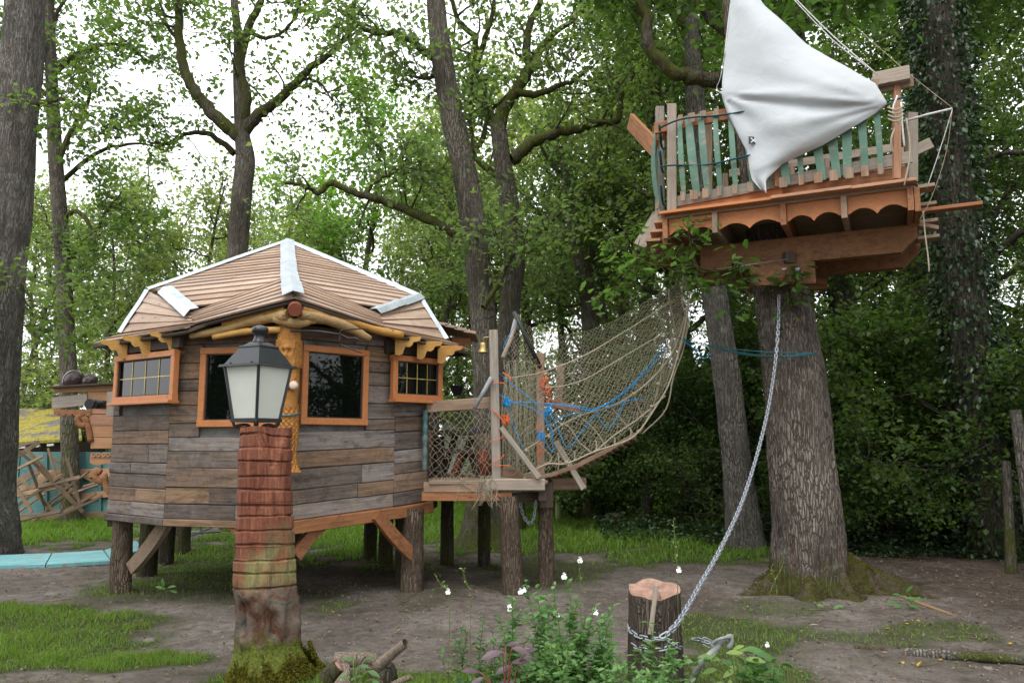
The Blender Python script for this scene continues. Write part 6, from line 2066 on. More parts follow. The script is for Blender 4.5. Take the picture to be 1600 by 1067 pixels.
tag(MB().tube([at(1412, 190, 7.5), at(1450, 179, 7.35), at(1488, 170, 7.2)], [.013, .012, .011], 8).build('spreader_rod', M_['white_rope']), 'white spreader rod sticking out from the platform corner', 'rod')

# ------------------------------------------------------------------ the sail
sl_ = thing('white_sail', 'white triangular sailcloth draped over the platform railing', 'sail', at(1196, 300, 7.95))
vv = [0, .2, .35, .5, .56, .63, .7, .82, .9, .95, 1]
Lx = [1148, 1141, 1134, 1128, 1128, 1136, 1148, 1167, 1171, 1175, 1191]; Ly = [-40, 10, 70, 130, 152, 178, 200, 236, 262, 280, 298]
Rx = [1158, 1196, 1262, 1368, 1387, 1368, 1345, 1288, 1222, 1197, 1198]; Ry = [-40, 10, 70, 130, 162, 178, 192, 226, 257, 281, 302]
nu, nv = 60, 90
rs = np.random.default_rng(2)
vs = []
for i in range(nv + 1):
    v = i / nv
    l = (np.interp(v, vv, Lx), np.interp(v, vv, Ly)); r = (np.interp(v, vv, Rx), np.interp(v, vv, Ry))
    for j in range(nu + 1):
        u = j / nu
        px, py = l[0] + (r[0] - l[0]) * u, l[1] + (r[1] - l[1]) * u
        py += 6 * math.sin(u * math.pi) * (1 if v > .6 else .0) * (1 - v) * 2
        Y = 8.12 - .74 * np.clip((px - 1130) / 256, 0, 1.1)
        Y -= .16 * math.sin(np.clip(v, 0, 1) * math.pi) * math.sin(u * math.pi)          # wind belly
        dx, dy = 1387 - px, py - 162
        th = math.atan2(dy, max(dx, 1)); dist = math.hypot(dx, dy)
        Y += .02 * math.sin(th * 23) * math.exp(-((th - .03) / .35) ** 2) * min(dist / 60, 1) * math.exp(-dist / 260)
        dx, dy = px - 1128, py - 150
        th = math.atan2(dy, max(dx, 1)); dist = math.hypot(dx, dy)
        Y += .03 * math.exp(-((th - .12) / .07) ** 2) * min(dist / 20, 1) - .025 * math.exp(-((th + .06) / .06) ** 2) * min(dist / 20, 1) * math.exp(-dist / 220)
        Y += .018 * math.sin(th * 9 + 1) * (v > .56) * math.exp(-dist / 150)
        Y += (.05 * math.sin(u * 5) if v > .9 else 0) * (v - .9) * 10
        vs.append(at(px, py, Y))
N = np.array([list(p) for p in vs])
N[:, 1] += vnoise(N * 2.5, 6) * .014 + vnoise(N * 9, 7) * .003
idx = np.arange(nu * nv); i_, j_ = idx // nu, idx % nu
F = np.stack([i_ * (nu + 1) + j_, i_ * (nu + 1) + j_ + 1, (i_ + 1) * (nu + 1) + j_ + 1, (i_ + 1) * (nu + 1) + j_], 1)[:, ::-1]
so = obj_np('cloth', N, F, M_['sail'], sl_, smooth=True)
md = so.modifiers.new('thickness', 'SOLIDIFY'); md.thickness = .003
def on_sail(px, py):
    best = min(range(len(N)), key=lambda k: (lambda q: (q[0] - px) ** 2 + (q[1] - py) ** 2)(proj(N[k])))
    return Vector(N[best])
def proj(p):
    d = Vector(p) - EYE
    dp = d.y * math.cos(PITCH) + d.z * math.sin(PITCH)
    return 800 + d.x / dp * FPX, 533.5 - (-d.y * math.sin(PITCH) + d.z * math.cos(PITCH)) / dp * FPX
c = on_sail(1176, 221) + V3(0, -.012, 0)
q = [c + V3(a * .05, 0, d * .044) for a, d in ((-1, -.9), (.9, -1.05), (1, .8), (-.95, 1))]
MB().hexa(q + [p + V3(0, -.002, 0) for p in q]).build('emblem', plain('emblem_print', (.06, .065, .075), .7), sl_)
mk = MB()
for a0, a1 in (((-.6, -.6), (.7, .55)), ((-.6, .6), (.0, .0)), ((.1, -.1), (.6, -.6))):
    mk.beam(c + V3(a0[0] * .044, -.005, a0[1] * .042), c + V3(a1[0] * .044, -.005, a1[1] * .042), .002, .008, V3(0, 0, 1))
mk.build('emblem_mark', M_['flower'], sl_)
MB().tube(catmull([on_sail(1131, 90), on_sail(1141, 15), on_sail(1148, -30)], 12), .009, 6).build('luff_rope', M_['white_rope'], sl_)

# ------------------------------------------------------------------ chain from the oak to the cut stump
b = gnd(1025, 1078)
YK = b.y
stump = thing('cut_stump', 'dark cut tree stump wrapped in chain with a pinkish sawn top', 'stump', (b.x, YK, 0))
zt_ = at(1025, 920, YK).z
sg, rows = 48, 60
vs = []
for i in range(rows + 1):
    u = i / rows
    for j in range(sg):
        a = 2 * math.pi * j / sg
        r = (38.5 + 3 * (1 - u) + 3 * max(0, .15 - u) / .15) * YK / FPX
        r *= 1 + .03 * math.sin(a * 3 + 1) + .018 * math.sin(a * 7 + u * 2) - .05 * math.exp(-(((a - 4.55) % 6.28) / .18) ** 2)
        zz_ = zt_ * u - .05 * (1 - u)
        if i == rows: zz_ += .046 * math.sin(a) + .012 * math.sin(a + 2.6) + .008 * math.sin(a * 5)
        elif i > rows - 8: zz_ += .046 * math.sin(a) * (i - rows + 8) / 8
        vs.append(V3(b.x + r * math.cos(a), YK + r * math.sin(a), zz_))
V = np.array([list(p) for p in vs])
dn = vnoise(np.stack([V[:, 0] * 40, V[:, 1] * 40, V[:, 2] * 5], 1), 3) * .005
V[:, :2] += (V[:, :2] - np.array([b.x, YK])) * dn[:, None] / .16
idx = np.arange(rows * sg); i_, j_ = idx // sg, idx % sg
F = np.stack([i_ * sg + j_, i_ * sg + (j_ + 1) % sg, (i_ + 1) * sg + (j_ + 1) % sg, (i_ + 1) * sg + j_], 1)
obj_np('bark', V, F, bark('dark_stump_bark', (.15, .125, .1), (.045, .034, .027), moss=.05, moss_h=.2, lichen=.1, scale=2.0, vert=.08), stump, smooth=True)
top = V[-sg:]
tv = [Vector(p) for p in top]; ctr = sum(tv, Vector()) / sg
ring = [ctr.lerp(p, .55) + UP * (random.uniform(-.006, .008) + (.012 if math.cos(k / sg * 6.28) > .2 else -.014)) for k, p in enumerate(tv)]
fs = [(k, (k + 1) % sg, sg + (k + 1) % sg, sg + k) for k in range(sg)] + [(sg + k, sg + (k + 1) % sg, 2 * sg) for k in range(sg)]
MB().add(tv + ring + [ctr - UP * .005], fs).build('sawn_top', M_['cut'], stump, origin=ctr)
tag(plank('wooden_stake', at(1016, 990, YK - .175), at(1025, 914, YK - .165), .03, .035, M_['grey'], None, up=V3(0, 1, 0)), 'pale wooden stake leaning against the chained stump', 'stake')
def link_mesh():
    mb = MB()
    pts = []
    l, w2 = .019, .0135
    for k in range(24):
        a = 2 * math.pi * k / 24
        pts.append(V3(math.cos(a) * w2 + (l if math.cos(a) > 0 else -l if math.cos(a) < 0 else 0), math.sin(a) * w2, 0))
    sgm = 6
    vs, fs = [], []
    for k in range(24):
        t = (pts[(k + 1) % 24] - pts[k - 1]).normalized()
        n_ = V3(0, 0, 1).cross(t)
        for q in range(sgm):
            a = 2 * math.pi * q / sgm
            vs.append(pts[k] + (n_ * math.cos(a) + V3(0, 0, 1) * math.sin(a)) * .0063)
    for k in range(24):
        for q in range(sgm):
            fs.append((k * sgm + q, k * sgm + (q + 1) % sgm, ((k + 1) % 24) * sgm + (q + 1) % sgm, ((k + 1) % 24) * sgm + q))
    me = bpy.data.meshes.new('link')
    me.from_pydata([tuple(p) for p in vs], [], [f[::-1] for f in fs])
    me.polygons.foreach_set('use_smooth', np.ones(len(me.polygons), dtype=bool))
    me.materials.append(M_['chain']); me.update()
    return me
LINK = link_mesh()
def chain(t, pts, pitch=.0415, s=1.0):
    C = catmull(pts, 200)
    cum = [0]
    for p, q in zip(C, C[1:]): cum.append(cum[-1] + (q - p).length)
    n = int(cum[-1] / (pitch * s))
    def P(d):
        k = min(int(np.searchsorted(cum, d, 'right')) - 1, len(C) - 2)
        return C[k].lerp(C[k + 1], (d - cum[k]) / max(cum[k + 1] - cum[k], 1e-6))
    for i in range(n):
        p, q = P(i * pitch * s), P(min((i + 1) * pitch * s, cum[-1]))
        x, y, z = frame(q - p, V3(.2, .4, 1))
        R = Matrix((x, y, z)).transposed().to_4x4() @ Matrix.Rotation(math.radians(90 * (i % 2) + 35 + random.uniform(-8, 8)), 4, 'X')
        o = bpy.data.objects.new('link', LINK)
        put(o, Matrix.Translation((p + q) / 2) @ R @ Matrix.Scale(s, 4), t)
ch = thing('anchor_chain', 'galvanised chain hanging from the oak down to the cut stump', 'chain', (b.x, YK, .3))
hang = [(1217, 462, 8.52), (1216, 510, 8.48), (1211, 570, 8.3), (1200, 640, 7.9), (1183, 710, 7.4), (1159, 785, 6.8), (1127, 855, 6.2), (1093, 915, 5.65), (1066, 962, 5.22), (1048, 985, 5.04), (1030, 997, 5.0)]
chain(ch, [at(*p) for p in hang])
def wrap(z0, z1, a0, a1, r=.172):
    return [V3(b.x + (r + .004 * math.sin(k * 2)) * math.cos(a0 + (a1 - a0) * k / 12), YK + r * math.sin(a0 + (a1 - a0) * k / 12), z0 + (z1 - z0) * k / 12 - .018 * math.sin(k / 12 * 3.14)) for k in range(13)]
zw = at(1022, 998, YK - .17).z
chain(ch, wrap(zw, zw + .05, -1.55, -3.3))
chain(ch, wrap(zw - .05, zw - .06, -1.1, -2.9, .17))
chain(ch, [at(1025, 997, YK - .17), at(1042, 1000, YK - .165), at(1056, 1010, YK - .13), at(1066, 1013, YK - .04)])
chain(ch, [at(1084, 998, YK + .1), at(1095, 1000, YK + .05), at(1108, 1004, YK)])
c2h = thing('dark_chain', 'dark chain loop hanging beneath the deck between its posts', 'chain', at(825, 800, 9.1))
chain(c2h, [at(812, 780, 9.1), at(816, 800, 9.1), at(823, 815, 9.1), at(830, 817, 9.1), at(835, 803, 9.1), at(837, 782, 9.1)])
# iron bar with shackle eye
bar = thing('iron_bar', 'weathered grey iron bar with a bent eye, planted beside the stump', 'iron bar', gnd(1075, 1085))
pb = gnd(1068, 1090)
MB().tube([pb, at(1095, 1035, 4.85), at(1124, 1008, 4.9)], [.02, .019, .018], 10).build('shaft', M_['steelpipe'], bar)
MB().tube(catmull([at(1118, 1012, 4.9), at(1130, 1000, 4.9), at(1141, 993, 4.9), at(1143, 1003, 4.9), at(1137, 1012, 4.9)], 16), .014, 8).build('eye', M_['steelpipe'], bar)
MB().tube(catmull([at(1140, 995, 4.89), at(1127, 997, 4.87), at(1114, 1004, 4.9), at(1113, 1010, 4.9)], 12), .010, 8).build('shackle', M_['steelpipe'], bar)
MB().tube(catmull([at(1106, 1003, 4.9), at(1098, 996, 4.9), at(1104, 996, 4.9), at(1114, 1003, 4.9), at(1112, 1012, 4.9), at(1098, 1006, 4.9)], 18), .003, 5).build('wire', M_['chain'], bar)

# ------------------------------------------------------------------ left side: ship-stern hut, teal fence, shed, scrap timber
YH = 11.6
hut2 = thing('stern_hut', 'small larch hut shaped like a ship stern with scroll brackets', 'hut', at(160, 790, YH))
zt1, zb1 = at(160, 605, YH).z, at(160, 740, YH).z
hb_ = MB()
hb_.hexa([at(142, 700, YH), V3(-4.9, YH, at(142, 700, YH).z), V3(-4.9, YH + 1.4, at(142, 700, YH).z), at(142, 700, YH) + V3(0, 1.4, 0),
          at(138, 612, YH), V3(-4.9, YH, at(138, 612, YH).z), V3(-4.9, YH + 1.4, at(138, 612, YH).z), at(138, 612, YH) + V3(0, 1.4, 0)])
hb_.build('core', M_['board_back'], hut2)
for k in range(5):
    y = 620 + k * 18
    plank('board', at(138 + k * 1.2, y, YH - .03), V3(-4.95, YH - .03, at(160, y, YH - .03).z), .03, .162, M_['pine'], hut2)
plank('board', at(84, 608, YH - .05), V3(-4.95, YH - .05, at(160, 603, YH).z), .04, .1, M_['pine'], hut2)
plank('board', at(82, 630, YH - .05), at(137, 624, YH - .05), .04, .17, M_['grey'], hut2)
plank('cornice', at(86, 606, YH - .02), V3(-4.9, YH - .02, at(160, 594, YH).z), .3, .03, M_['darkwood'], hut2)
# fish-scale row and scalloped edge
for k in range(6):
    c = at(147 + k * 7.4, 711, YH - .06)
    MB().lathe(c, [(.034, 0), (.034, .012), (.02, .012), (.02, .004)], 14, V3(0, -1, 0)).build('ring_moulding', M_['pine'], hut2)
poly = [(0, 0)]
wS = (V3(-4.95, 0, 0) - at(143, 720, YH - .04)).x
for k in range(25):
    poly.append((wS * k / 24, -.14 - .03 * abs(math.sin(k / 24 * math.pi * 5))))
poly.append((wS, 0))
MB().prism(poly, at(143, 708, YH - .03), V3(1, 0, 0), UP, -.03 * -1).build('scalloped_trim', M_['pine'], hut2)
poly = [(0, 0)] + [(.55 * k / 24, -.06 - .03 * abs(math.sin(k / 24 * math.pi * 6))) for k in range(25)] + [(.55, 0)]
MB().prism(poly, at(86, 640, YH - .03), V3(1, 0, 0), UP, .03).build('scalloped_trim', M_['oldlarch'], hut2)
for pts in ([(128, 648), (121, 655), (127, 665), (136, 660), (131, 652), (138, 668), (142, 690)], [(158, 738), (150, 735), (150, 748), (160, 752), (163, 742), (166, 760), (176, 776)]):
    MB().tube(catmull([at(p[0], p[1], YH - .05) for p in pts], 30), .03, 8, flat=1.6).build('scroll_bracket', M_['oldlarch'], hut2)
plank('corner_post', at(181, 800, YH - 1.5), at(183, 560, YH - 1.5), .06, .05, M_['pine'], hut2, up=V3(0, 1, 0))
pipe = thing('black_pipe', 'short black pipe poking out of the stern hut like a cannon', 'pipe', at(150, 631, YH - .5))
MB().tube([at(139, 631, YH - .7), at(172, 633, YH - .3)], .062, 16).build('barrel', M_['blackpipe'], pipe)
MB().tube([at(139, 631, YH - .72), at(145, 631.3, YH - .64)], .07, 16).build('rim', M_['blackpipe'], pipe)
tag(plank('weathered_block', at(174, 650, YH - .9), at(176, 612, YH - .9), .1, .1, M_['grey'], None, up=V3(0, 1, 0)), 'grey weathered post block beside the black pipe', 'post')
def jar(px, py, r, el, lab):
    c = at(px, py, YH + .1)
    prof = [(r * math.sin(math.pi * k / 14) + .004, -r * el * math.cos(math.pi * k / 14)) for k in range(15)]
    o = MB().lathe(c, prof, 20, V3(.5, 0, 1)).build('glazed_jar', M_['jar'])
    tag(o, lab, 'jar')
jar(115, 594, .14, 1.15, 'large glazed dark jar lying on the stern hut roof'); jar(140, 596, .11, 1.1, 'smaller glazed brown jar beside the larger one on the hut roof')
# teal fence panels
YF = 16.8
fence = thing('teal_fence', 'teal board fence with pale rails behind the scrap timber', 'fence', at(90, 815, YF))
for a, c in ((-30, 28), (30, 72), (74, 128), (130, 178), (180, 215)):
    p, q = at(a, 760, YF), at(c, 760, YF)
    z0, z1 = at(100, 812, YF).z, at(100, 706, YF).z
    MB().beam(V3(p.x, YF, (z0 + z1) / 2), V3(q.x, YF, (z0 + z1) / 2), .04, z1 - z0, UP, .004).build('panel', M_['panel'], fence)
plank('rail', at(60, 742, YF - .06), at(180, 738, YF - .06), .04, .18, M_['pine'], fence)
plank('rail', at(128, 776, YF - .06), at(180, 770, YF - .06), .04, .14, M_['pine'], fence)
plank('rail', at(10, 809, YF - .06), at(190, 803, YF - .06), .05, .14, M_['scrap'], fence)
for px in (73, 129, 157):
    plank('stile', at(px, 812, YF - .05), at(px, 706, YF - .05), .05, .05, M_['tealpaint'], fence, up=V3(0, 1, 0))
shed = thing('mossy_shed', 'low shed with a slate roof smothered in yellow moss', 'shed', at(60, 800, 19))
MB().hexa([at(-60, 700, 17.6), at(128, 688, 17.6), at(122, 640, 20), at(-60, 644, 20), at(-60, 696, 17.6), at(128, 684, 17.6), at(122, 636, 20), at(-60, 640, 20)]).build('roof', M_['mossroof'], shed)
a, c = at(-60, 700, 18), at(122, 690, 18)
MB().hexa([V3(a.x, 18, 0), V3(c.x, 18, 0), V3(c.x, 21, 0), V3(a.x, 21, 0), V3(a.x, 18, a.z), V3(c.x, 18, c.z), V3(c.x, 21, c.z), V3(a.x, 21, a.z)]).build('wall', M_['darkwood'], shed)
for k in range(5):
    plank('eave_batten', at(8 + k * 22, 701 - k * 1.8, 17.55), at(18 + k * 22, 700 - k * 1.8, 17.55), .04, .05, M_['white_wall'], shed)
rs2 = random.Random(12)
SCR = [(15, 720, 62, 690, 12), (22, 735, 68, 712, 8), (15, 760, 60, 735, 22), (20, 775, 90, 760, 14), (40, 700, 115, 785, 9), (30, 745, 85, 800, 8), (60, 730, 130, 800, 10), (80, 715, 150, 755, 6), (25, 790, 100, 740, 7), (20, 805, 70, 770, 8), (50, 815, 120, 760, 7),
       (70, 790, 140, 735, 6), (35, 770, 100, 730, 16), (95, 745, 130, 790, 9), (100, 800, 150, 770, 8), (20, 698, 80, 745, 7), (105, 715, 125, 790, 8), (60, 760, 125, 745, 10), (15, 745, 50, 800, 9), (85, 810, 160, 775, 6), (115, 770, 165, 752, 6), (45, 725, 70, 790, 7), (10, 715, 45, 705, 5), (75, 700, 95, 770, 6), (30, 812, 95, 798, 9), (10, 770, 45, 760, 18), (55, 690, 20, 700, 6), (130, 760, 180, 745, 5)]
for k, (x0, y0, x1, y1, wd) in enumerate(SCR):
    Y = 15.0 + rs2.random() * 1.5
    Y2 = Y + rs2.uniform(-.2, .25)
    s = Y / FPX
    o = plank('scrap_board', at(x0, y0, Y), at(x1, y1, Y2), wd * s * .5 + .012, .025, M_['scrap'], None, up=V3(rs2.uniform(-.3, .3), -1, rs2.uniform(-.2, .6)))
    tag(o, 'loose old board in the scrap timber heap against the teal fence', 'board', 'scrap timber heap')
for k, (x0, y0, x1, y1) in enumerate([(-40, 876, 188, 866)]):
    pass
slide = thing('turquoise_walkway', 'turquoise painted boards lying flat on the earth', 'walkway', gnd(80, 872))
qs = [[(-60, 887), (70, 884), (80, 866), (-60, 871)], [(72, 884), (172, 878), (160, 861), (82, 866)], [(174, 877), (226, 858), (212, 846), (163, 861)]]
for q in qs:
    p = [gnd(*a_, z=.03) for a_ in q]
    MB().hexa([v - UP * .025 for v in p] + [v + UP * .02 for v in p]).build('board', M_['turq'], slide)
wp = thing('white_trestle', 'white metal trestle lying under the far side of the cabin', 'trestle', gnd(320, 838))
for p_, q_ in (((290, 822), (350, 820)), ((292, 832), (345, 830)), ((300, 836), (350, 815)), ((310, 815), (316, 834))):
    MB().tube([at(*p_, 12.6), at(*q_, 12.6)], .02, 8).build('bar', M_['steelpipe'], wp)

# ------------------------------------------------------------------ wire fence on the right
wf = thing('wire_fence', 'rusty square-mesh wire fence along the dark undergrowth', 'fence', V3(6, 10.6, 0))
f0, f1 = V3(2.6, 12.9, 0), V3(10.5, 9.7, 0)
wr = []
for k in range(8):
    z = .12 + .2 * k
    pts = [f0.lerp(f1, t / 20) + UP * (z + .02 * math.sin(t * 1.3 + k)) for t in range(21)]
    wr.append((np.array([list(p) for p in pts]), .003, .003))
for k in range(44):
    p = f0.lerp(f1, k / 43)
    wr.append((np.array([[p.x, p.y, 0], [p.x, p.y, 1.52]]), .0022, .0022))
V, F = rods(wr, 3)
tag(obj_np('mesh_wire', V, F, M_['rust'], wf), kind='stuff')
pp = f0.lerp(f1, .0)
for px, Y, y0, y1, r, lean in ((1590, 9.9, 640, 915, .07, .12), (1570, 10.2, 720, 880, .055, -.05), (872, 16.5, 690, 790, .06, 0)):
    a = at(px, 690, Y)
    zt2 = at(px, y0, Y).z
    V, F = trunk_np([V3(a.x + lean, Y, -.1), V3(a.x + lean * .5, Y, zt2 * .5), V3(a.x, Y, zt2)], [r * 1.15, r, r * .9], 12, 20, .1)
    if px < 1000:
        tag(obj_np('fence_post', V, F, plain('algae_green_post', (.22, .26, .1), .9), smooth=True), 'pale green algae-covered post beyond the bridge', 'post')
    else:
        tag(obj_np('fence_post', V, F, M_['bark_left'] if px > 1580 else M_['bark_moss'], smooth=True), 'tall bark-covered fence post leaning right' if px > 1580 else 'shorter fence post standing just behind the leaning one', 'post')

# ------------------------------------------------------------------ things lying on the ground
M_['palelog'] = bark('pale_log_bark', (.3, .25, .2), (.16, .12, .09), moss=.1, moss_h=.3, lichen=.4, scale=2.5, vert=.3, bumps=.5)
def logpiece(name, label, p0, p1, r, mat='palelog', cat='log', ends=True):
    p0, p1 = Vector(p0), Vector(p1)
    t = thing(name, label, cat, (p0 + p1) / 2)
    d = p1 - p0
    V, F = trunk_np([p0, p0.lerp(p1, .5) + V3(0, 0, r * .15), p1], [r * 1.05, r, r * .85], 14, 14, .12, 18, 2, int(p0.x * 100) % 97)
    obj_np('bark', V, F, M_[mat], t, smooth=True)
    if ends:
        for q, s, rr_ in ((p0, -1, 1.0), (p1, 1, .8)):
            MB().lathe(q, [(r * rr_, -.004), (r * rr_ * .9, .004), (.003, .006)], 14, d.normalized() * s, wob=.04).build('sawn_end', M_['cut'], t, origin=q)
    return t
def g(px, py, r=0.0): return gnd(px, py) + UP * r
logpiece('firewood_log', 'pale thick log lying across the back of the small wood heap', g(522, 1064, .14), g(588, 1062, .13), .05)
logpiece('firewood_log', 'stubby pale log standing on end in the wood heap', g(534, 1100, .02), at(536, 1040, gnd(534, 1090).y), .052)
logpiece('firewood_log', 'forked grey branch pointing up out of the wood heap', at(585, 1045, 5.0), at(634, 1004, 4.9), .03, ends=False)
logpiece('firewood_log', 'thin brown stick leaning through the wood heap', at(570, 1030, 5.0), at(596, 1075, 4.8), .022, 'bark_post', ends=False)
logpiece('firewood_log', 'mossy round log at the end of the wood heap', at(592, 1062, 5.0), at(616, 1048, 5.05), .06, 'bark_moss')
logpiece('firewood_log', 'weathered grey knotty branch at the front of the heap', at(612, 1070, 4.85), at(642, 1057, 4.9), .018, ends=False)
logpiece('firewood_log', 'dark short log tucked behind the standing log', at(508, 1062, 5.1), at(530, 1040, 5.1), .05, 'bark_dark')
logpiece('fallen_branch', 'long lichen-grey fallen branch on the earth right of the path', g(1415, 1026, .03), g(1640, 1042, .035), .035, 'bark_left')
logpiece('fallen_branch', 'short brown fallen branch next to the lichen-grey one', g(1335, 1016, .02), g(1385, 1020, .02), .022, 'bark_post', ends=False)
logpiece('fallen_log', 'short grey log at the foot of the undergrowth', g(952, 818, .1), g(968, 821, .1), .12)
tag(plank('thin_lath', g(1355, 917, .03), g(1492, 966, .02), .05, .03, M_['scrap'], None), 'long thin lath lying beside the oak roots', 'lath')
tag(plank('bark_strip', g(1268, 978, .01), g(1300, 984, .01), .07, .02, M_['grey'], None), 'pale curl of bark below the mossy oak roots', 'bark')
tag(plank('wood_chip', g(1555, 962, .01), g(1576, 963, .01), .06, .03, M_['pine'], None), 'pale wood chip on the dark ground', 'chip')
def rock(px, py, r, lab):
    c = gnd(px, py)
    c.z = gz(c.x, c.y)
    prof = [(r * math.sin(math.pi * k / 8) ** .7 * 1.1 + .003, r * .5 * (1 - math.cos(math.pi * k / 8)) - r * .55) for k in range(9)]
    o = MB().lathe(c, prof, 12, V3(.12, -.08, 1), wob=.13).build('stone', M_['stone'])
    tag(o, lab, 'stone')
for px, py, r, lab in [(82, 928, .07, 'grey stone beside the earth path by the left bank'), (84, 910, .035, 'small dark stone behind the grey one'), (1290, 948, .05, 'smooth stone among the oak roots'), (340, 980, .04, 'flat pale stone half sunk in the path'), (234, 995, .045, 'flat grey stone sunk beside the grass strip'), (1545, 1047, .03, 'small pale stone near the fallen branch'), (712, 890, .05, 'lone stone in the shade under the cabin')]:
    rock(px, py, r, lab)
ry = np.random.default_rng(77)
for k, (px, py) in enumerate([(1432, 972), (1420, 978), (1392, 985), (1435, 1045), (1410, 1037), (1400, 1064), (1470, 1036), (1375, 880), (285, 950), (620, 988), (1580, 1010)]):
    V, F = scatter(ry, np.array([list(gnd(px, py) + UP * .02)]), .06, T_OVAL, .3, pitch0=0.1)
    tag(obj_np('fallen_leaf', V, F, M_['yleaf']), 'curled yellow fallen leaf on the bare earth', 'leaf', 'yellow fallen leaves')

# ------------------------------------------------------------------ foreground plants
def stemleafs(rng, stems, step, size, tmpl, tilt, pair=True):
    C, yw = [], []
    for P in stems:
        L = np.linalg.norm(np.diff(P, axis=0), axis=1).sum()
        n = max(3, int(L / step))
        for k in range(n):
            t = (k + .5) / n
            i = min(int(t * (len(P) - 1)), len(P) - 2)
            p = P[i] + (P[i + 1] - P[i]) * (t * (len(P) - 1) - i)
            a = k * 1.6 + rng.uniform(-.4, .4)
            for s in ((0, math.pi) if pair else (0,)):
                C.append(p); yw.append(a + s)
    return scatter(rng, np.array(C), size, tmpl, tilt, yaw=np.array(yw), pitch0=.15, svar=.4)
rp_ = np.random.default_rng(15)
def bush(name, label, tops, Y, base_px, leaf, size, step, extra=4, spread=.12):
    bp = gnd(base_px, 1067)
    t = thing(name, label, 'plant', V3(at(base_px, 690, Y).x, Y, 0))
    stems = []
    for px, py in tops:
        top = at(px, py, Y + rp_.uniform(-.25, .25))
        base_ = np.array([t.location.x + rp_.normal(0, .1), Y + rp_.normal(0, .1), 0])
        base_[0] += (top.x - base_[0]) * .45
        P0 = wander(rp_, base_, (0, 0, 1), .1, 1, 0, 0)
        mid = base_ * .5 + np.array(list(top)) * .5 + np.append(rp_.normal(0, .03, 2), 0)
        P = np.array([list(p) for p in catmull([base_, mid, list(top)], 8)])
        stems.append(P)
        for e in range(extra):
            k = rp_.integers(2, 7)
            d = nrm(rp_.normal(0, 1, 3) + np.array([0, 0, .9]))
            stems.append(wander(rp_, P[k], d, rp_.uniform(.08, .26), 4, .2, .15))
    V, F = stemleafs(rp_, stems, step, size, T_OVAL, .35)
    tag(obj_np('foliage', V, F, M_[leaf], t), kind='stuff')
    V, F = rods([(P, .0032, .0018) for P in stems], 4)
    tag(obj_np('stems', V, F, M_['stem'], t), kind='stuff')
    return t
tops = [(820, 905), (885, 898), (866, 912), (905, 935), (930, 945), (945, 955), (800, 930), (840, 935), (780, 965), (870, 950), (890, 965), (910, 985), (935, 985), (850, 975), (955, 1000), (960, 1030), (825, 985), (800, 1010), (870, 1000), (900, 1010), (930, 1030), (860, 1030), (830, 1040), (940, 1055), (890, 1050), (780, 1030), (915, 960), (845, 1005), (880, 1035), (950, 975)]
sv_ = bush('salvia_bush', 'leafy green bush with small white lipped flowers beside the stump', tops, 4.75, 870, 'lf_salvia', .044, .022, 5)
bush('salvia_bush', 'lower leafy green bush spreading in front of the white-flowered one', [(850, 1000), (870, 1010), (890, 1015), (920, 1010), (950, 1020), (970, 1035), (850, 1050), (905, 1045), (935, 1050), (965, 1055), (880, 1040), (860, 1030), (945, 1040)], 4.5, 905, 'lf_salvia', .042, .022, 5)
bush('leafy_creeper', 'light green leafy shoots growing over the foot of the chained stump', [(1010, 1000), (1050, 1005), (990, 1020), (1040, 1035), (1020, 1045), (1052, 1040), (1000, 1050), (1045, 1020), (985, 1040)], 4.72, 1040, 'lf_salvia', .044, .026, 3)
bush('feathery_plant', 'narrow-leaved green plant in front of the grass edge', [(756, 960), (730, 985), (770, 985), (745, 1000), (715, 1010), (780, 1010), (760, 1020), (740, 1035), (765, 1040)], 4.8, 755, 'lf_broad', .035, .03, 3)
bush('glossy_herb', 'dark green pointed herb at the right of the variegated plant', [(1195, 1030), (1180, 1040), (1210, 1045), (1165, 1035), (1200, 1055)], 4.8, 1190, 'lf_broad', .06, .04, 2)
def flower(parent, px, py, Y, s=.022):
    c = at(px, py, Y)
    mb = MB()
    for a, L, w2 in ((-1.1, 1.2, .5), (-1.9, 1.2, .5), (-2.4, .9, .35), (1.5, .8, .4), (.4, .7, .3)):
        d = V3(math.cos(a), -.5, math.sin(a)).normalized()
        x, y, z = frame(d, V3(0, -1, .3))
        p = [c, c + d * s * L * .6 + y * s * w2, c + d * s * L, c + d * s * L * .6 - y * s * w2]
        mb.add(p + [q + z * .002 for q in p], [(0, 1, 2, 3), (7, 6, 5, 4), (0, 4, 5, 1), (1, 5, 6, 2), (2, 6, 7, 3), (3, 7, 4, 0)])
    mb.build('flower', M_['flower'], parent)
for px, py, s in ((881, 898, .024), (813, 922, .022), (819, 920, .018), (797, 944, .024), (796, 950, .018), (930, 954, .024), (943, 999, .026), (872, 960, .014)):
    flower(sv_, px, py, 4.72, s)
def wand(label, pts, Y, fl):
    t = thing('flower_stalk', label, 'plant', gnd(pts[0][0], pts[0][1]) if pts[0][1] > 940 else at(pts[0][0], pts[0][1], Y))
    P = [at(p[0], p[1], Y) for p in pts]
    P = [V3(P[0].x, Y, 0)] + P
    C = catmull(P, 16)
    MB().tube(C, [.003, .0018], 5).build('stalk', M_['stem'], t)
    V, F = scatter(rp_, np.array([list(C[k]) for k in range(6, 17) for _ in range(2)]) + rp_.normal(0, .006, (22, 3)), .022, T_RHOMB, .5, pitch0=.6)
    tag(obj_np('buds', V, F, M_['lf_pied'], t), kind='stuff')
    for px, py in fl:
        flower(t, px, py, Y - .01, .026)
    return t
wand('slender stalk with a star-shaped white flower in front of the shaded stilts', [(702, 935), (690, 915), (680, 898)], 5.6, [(700, 922)])
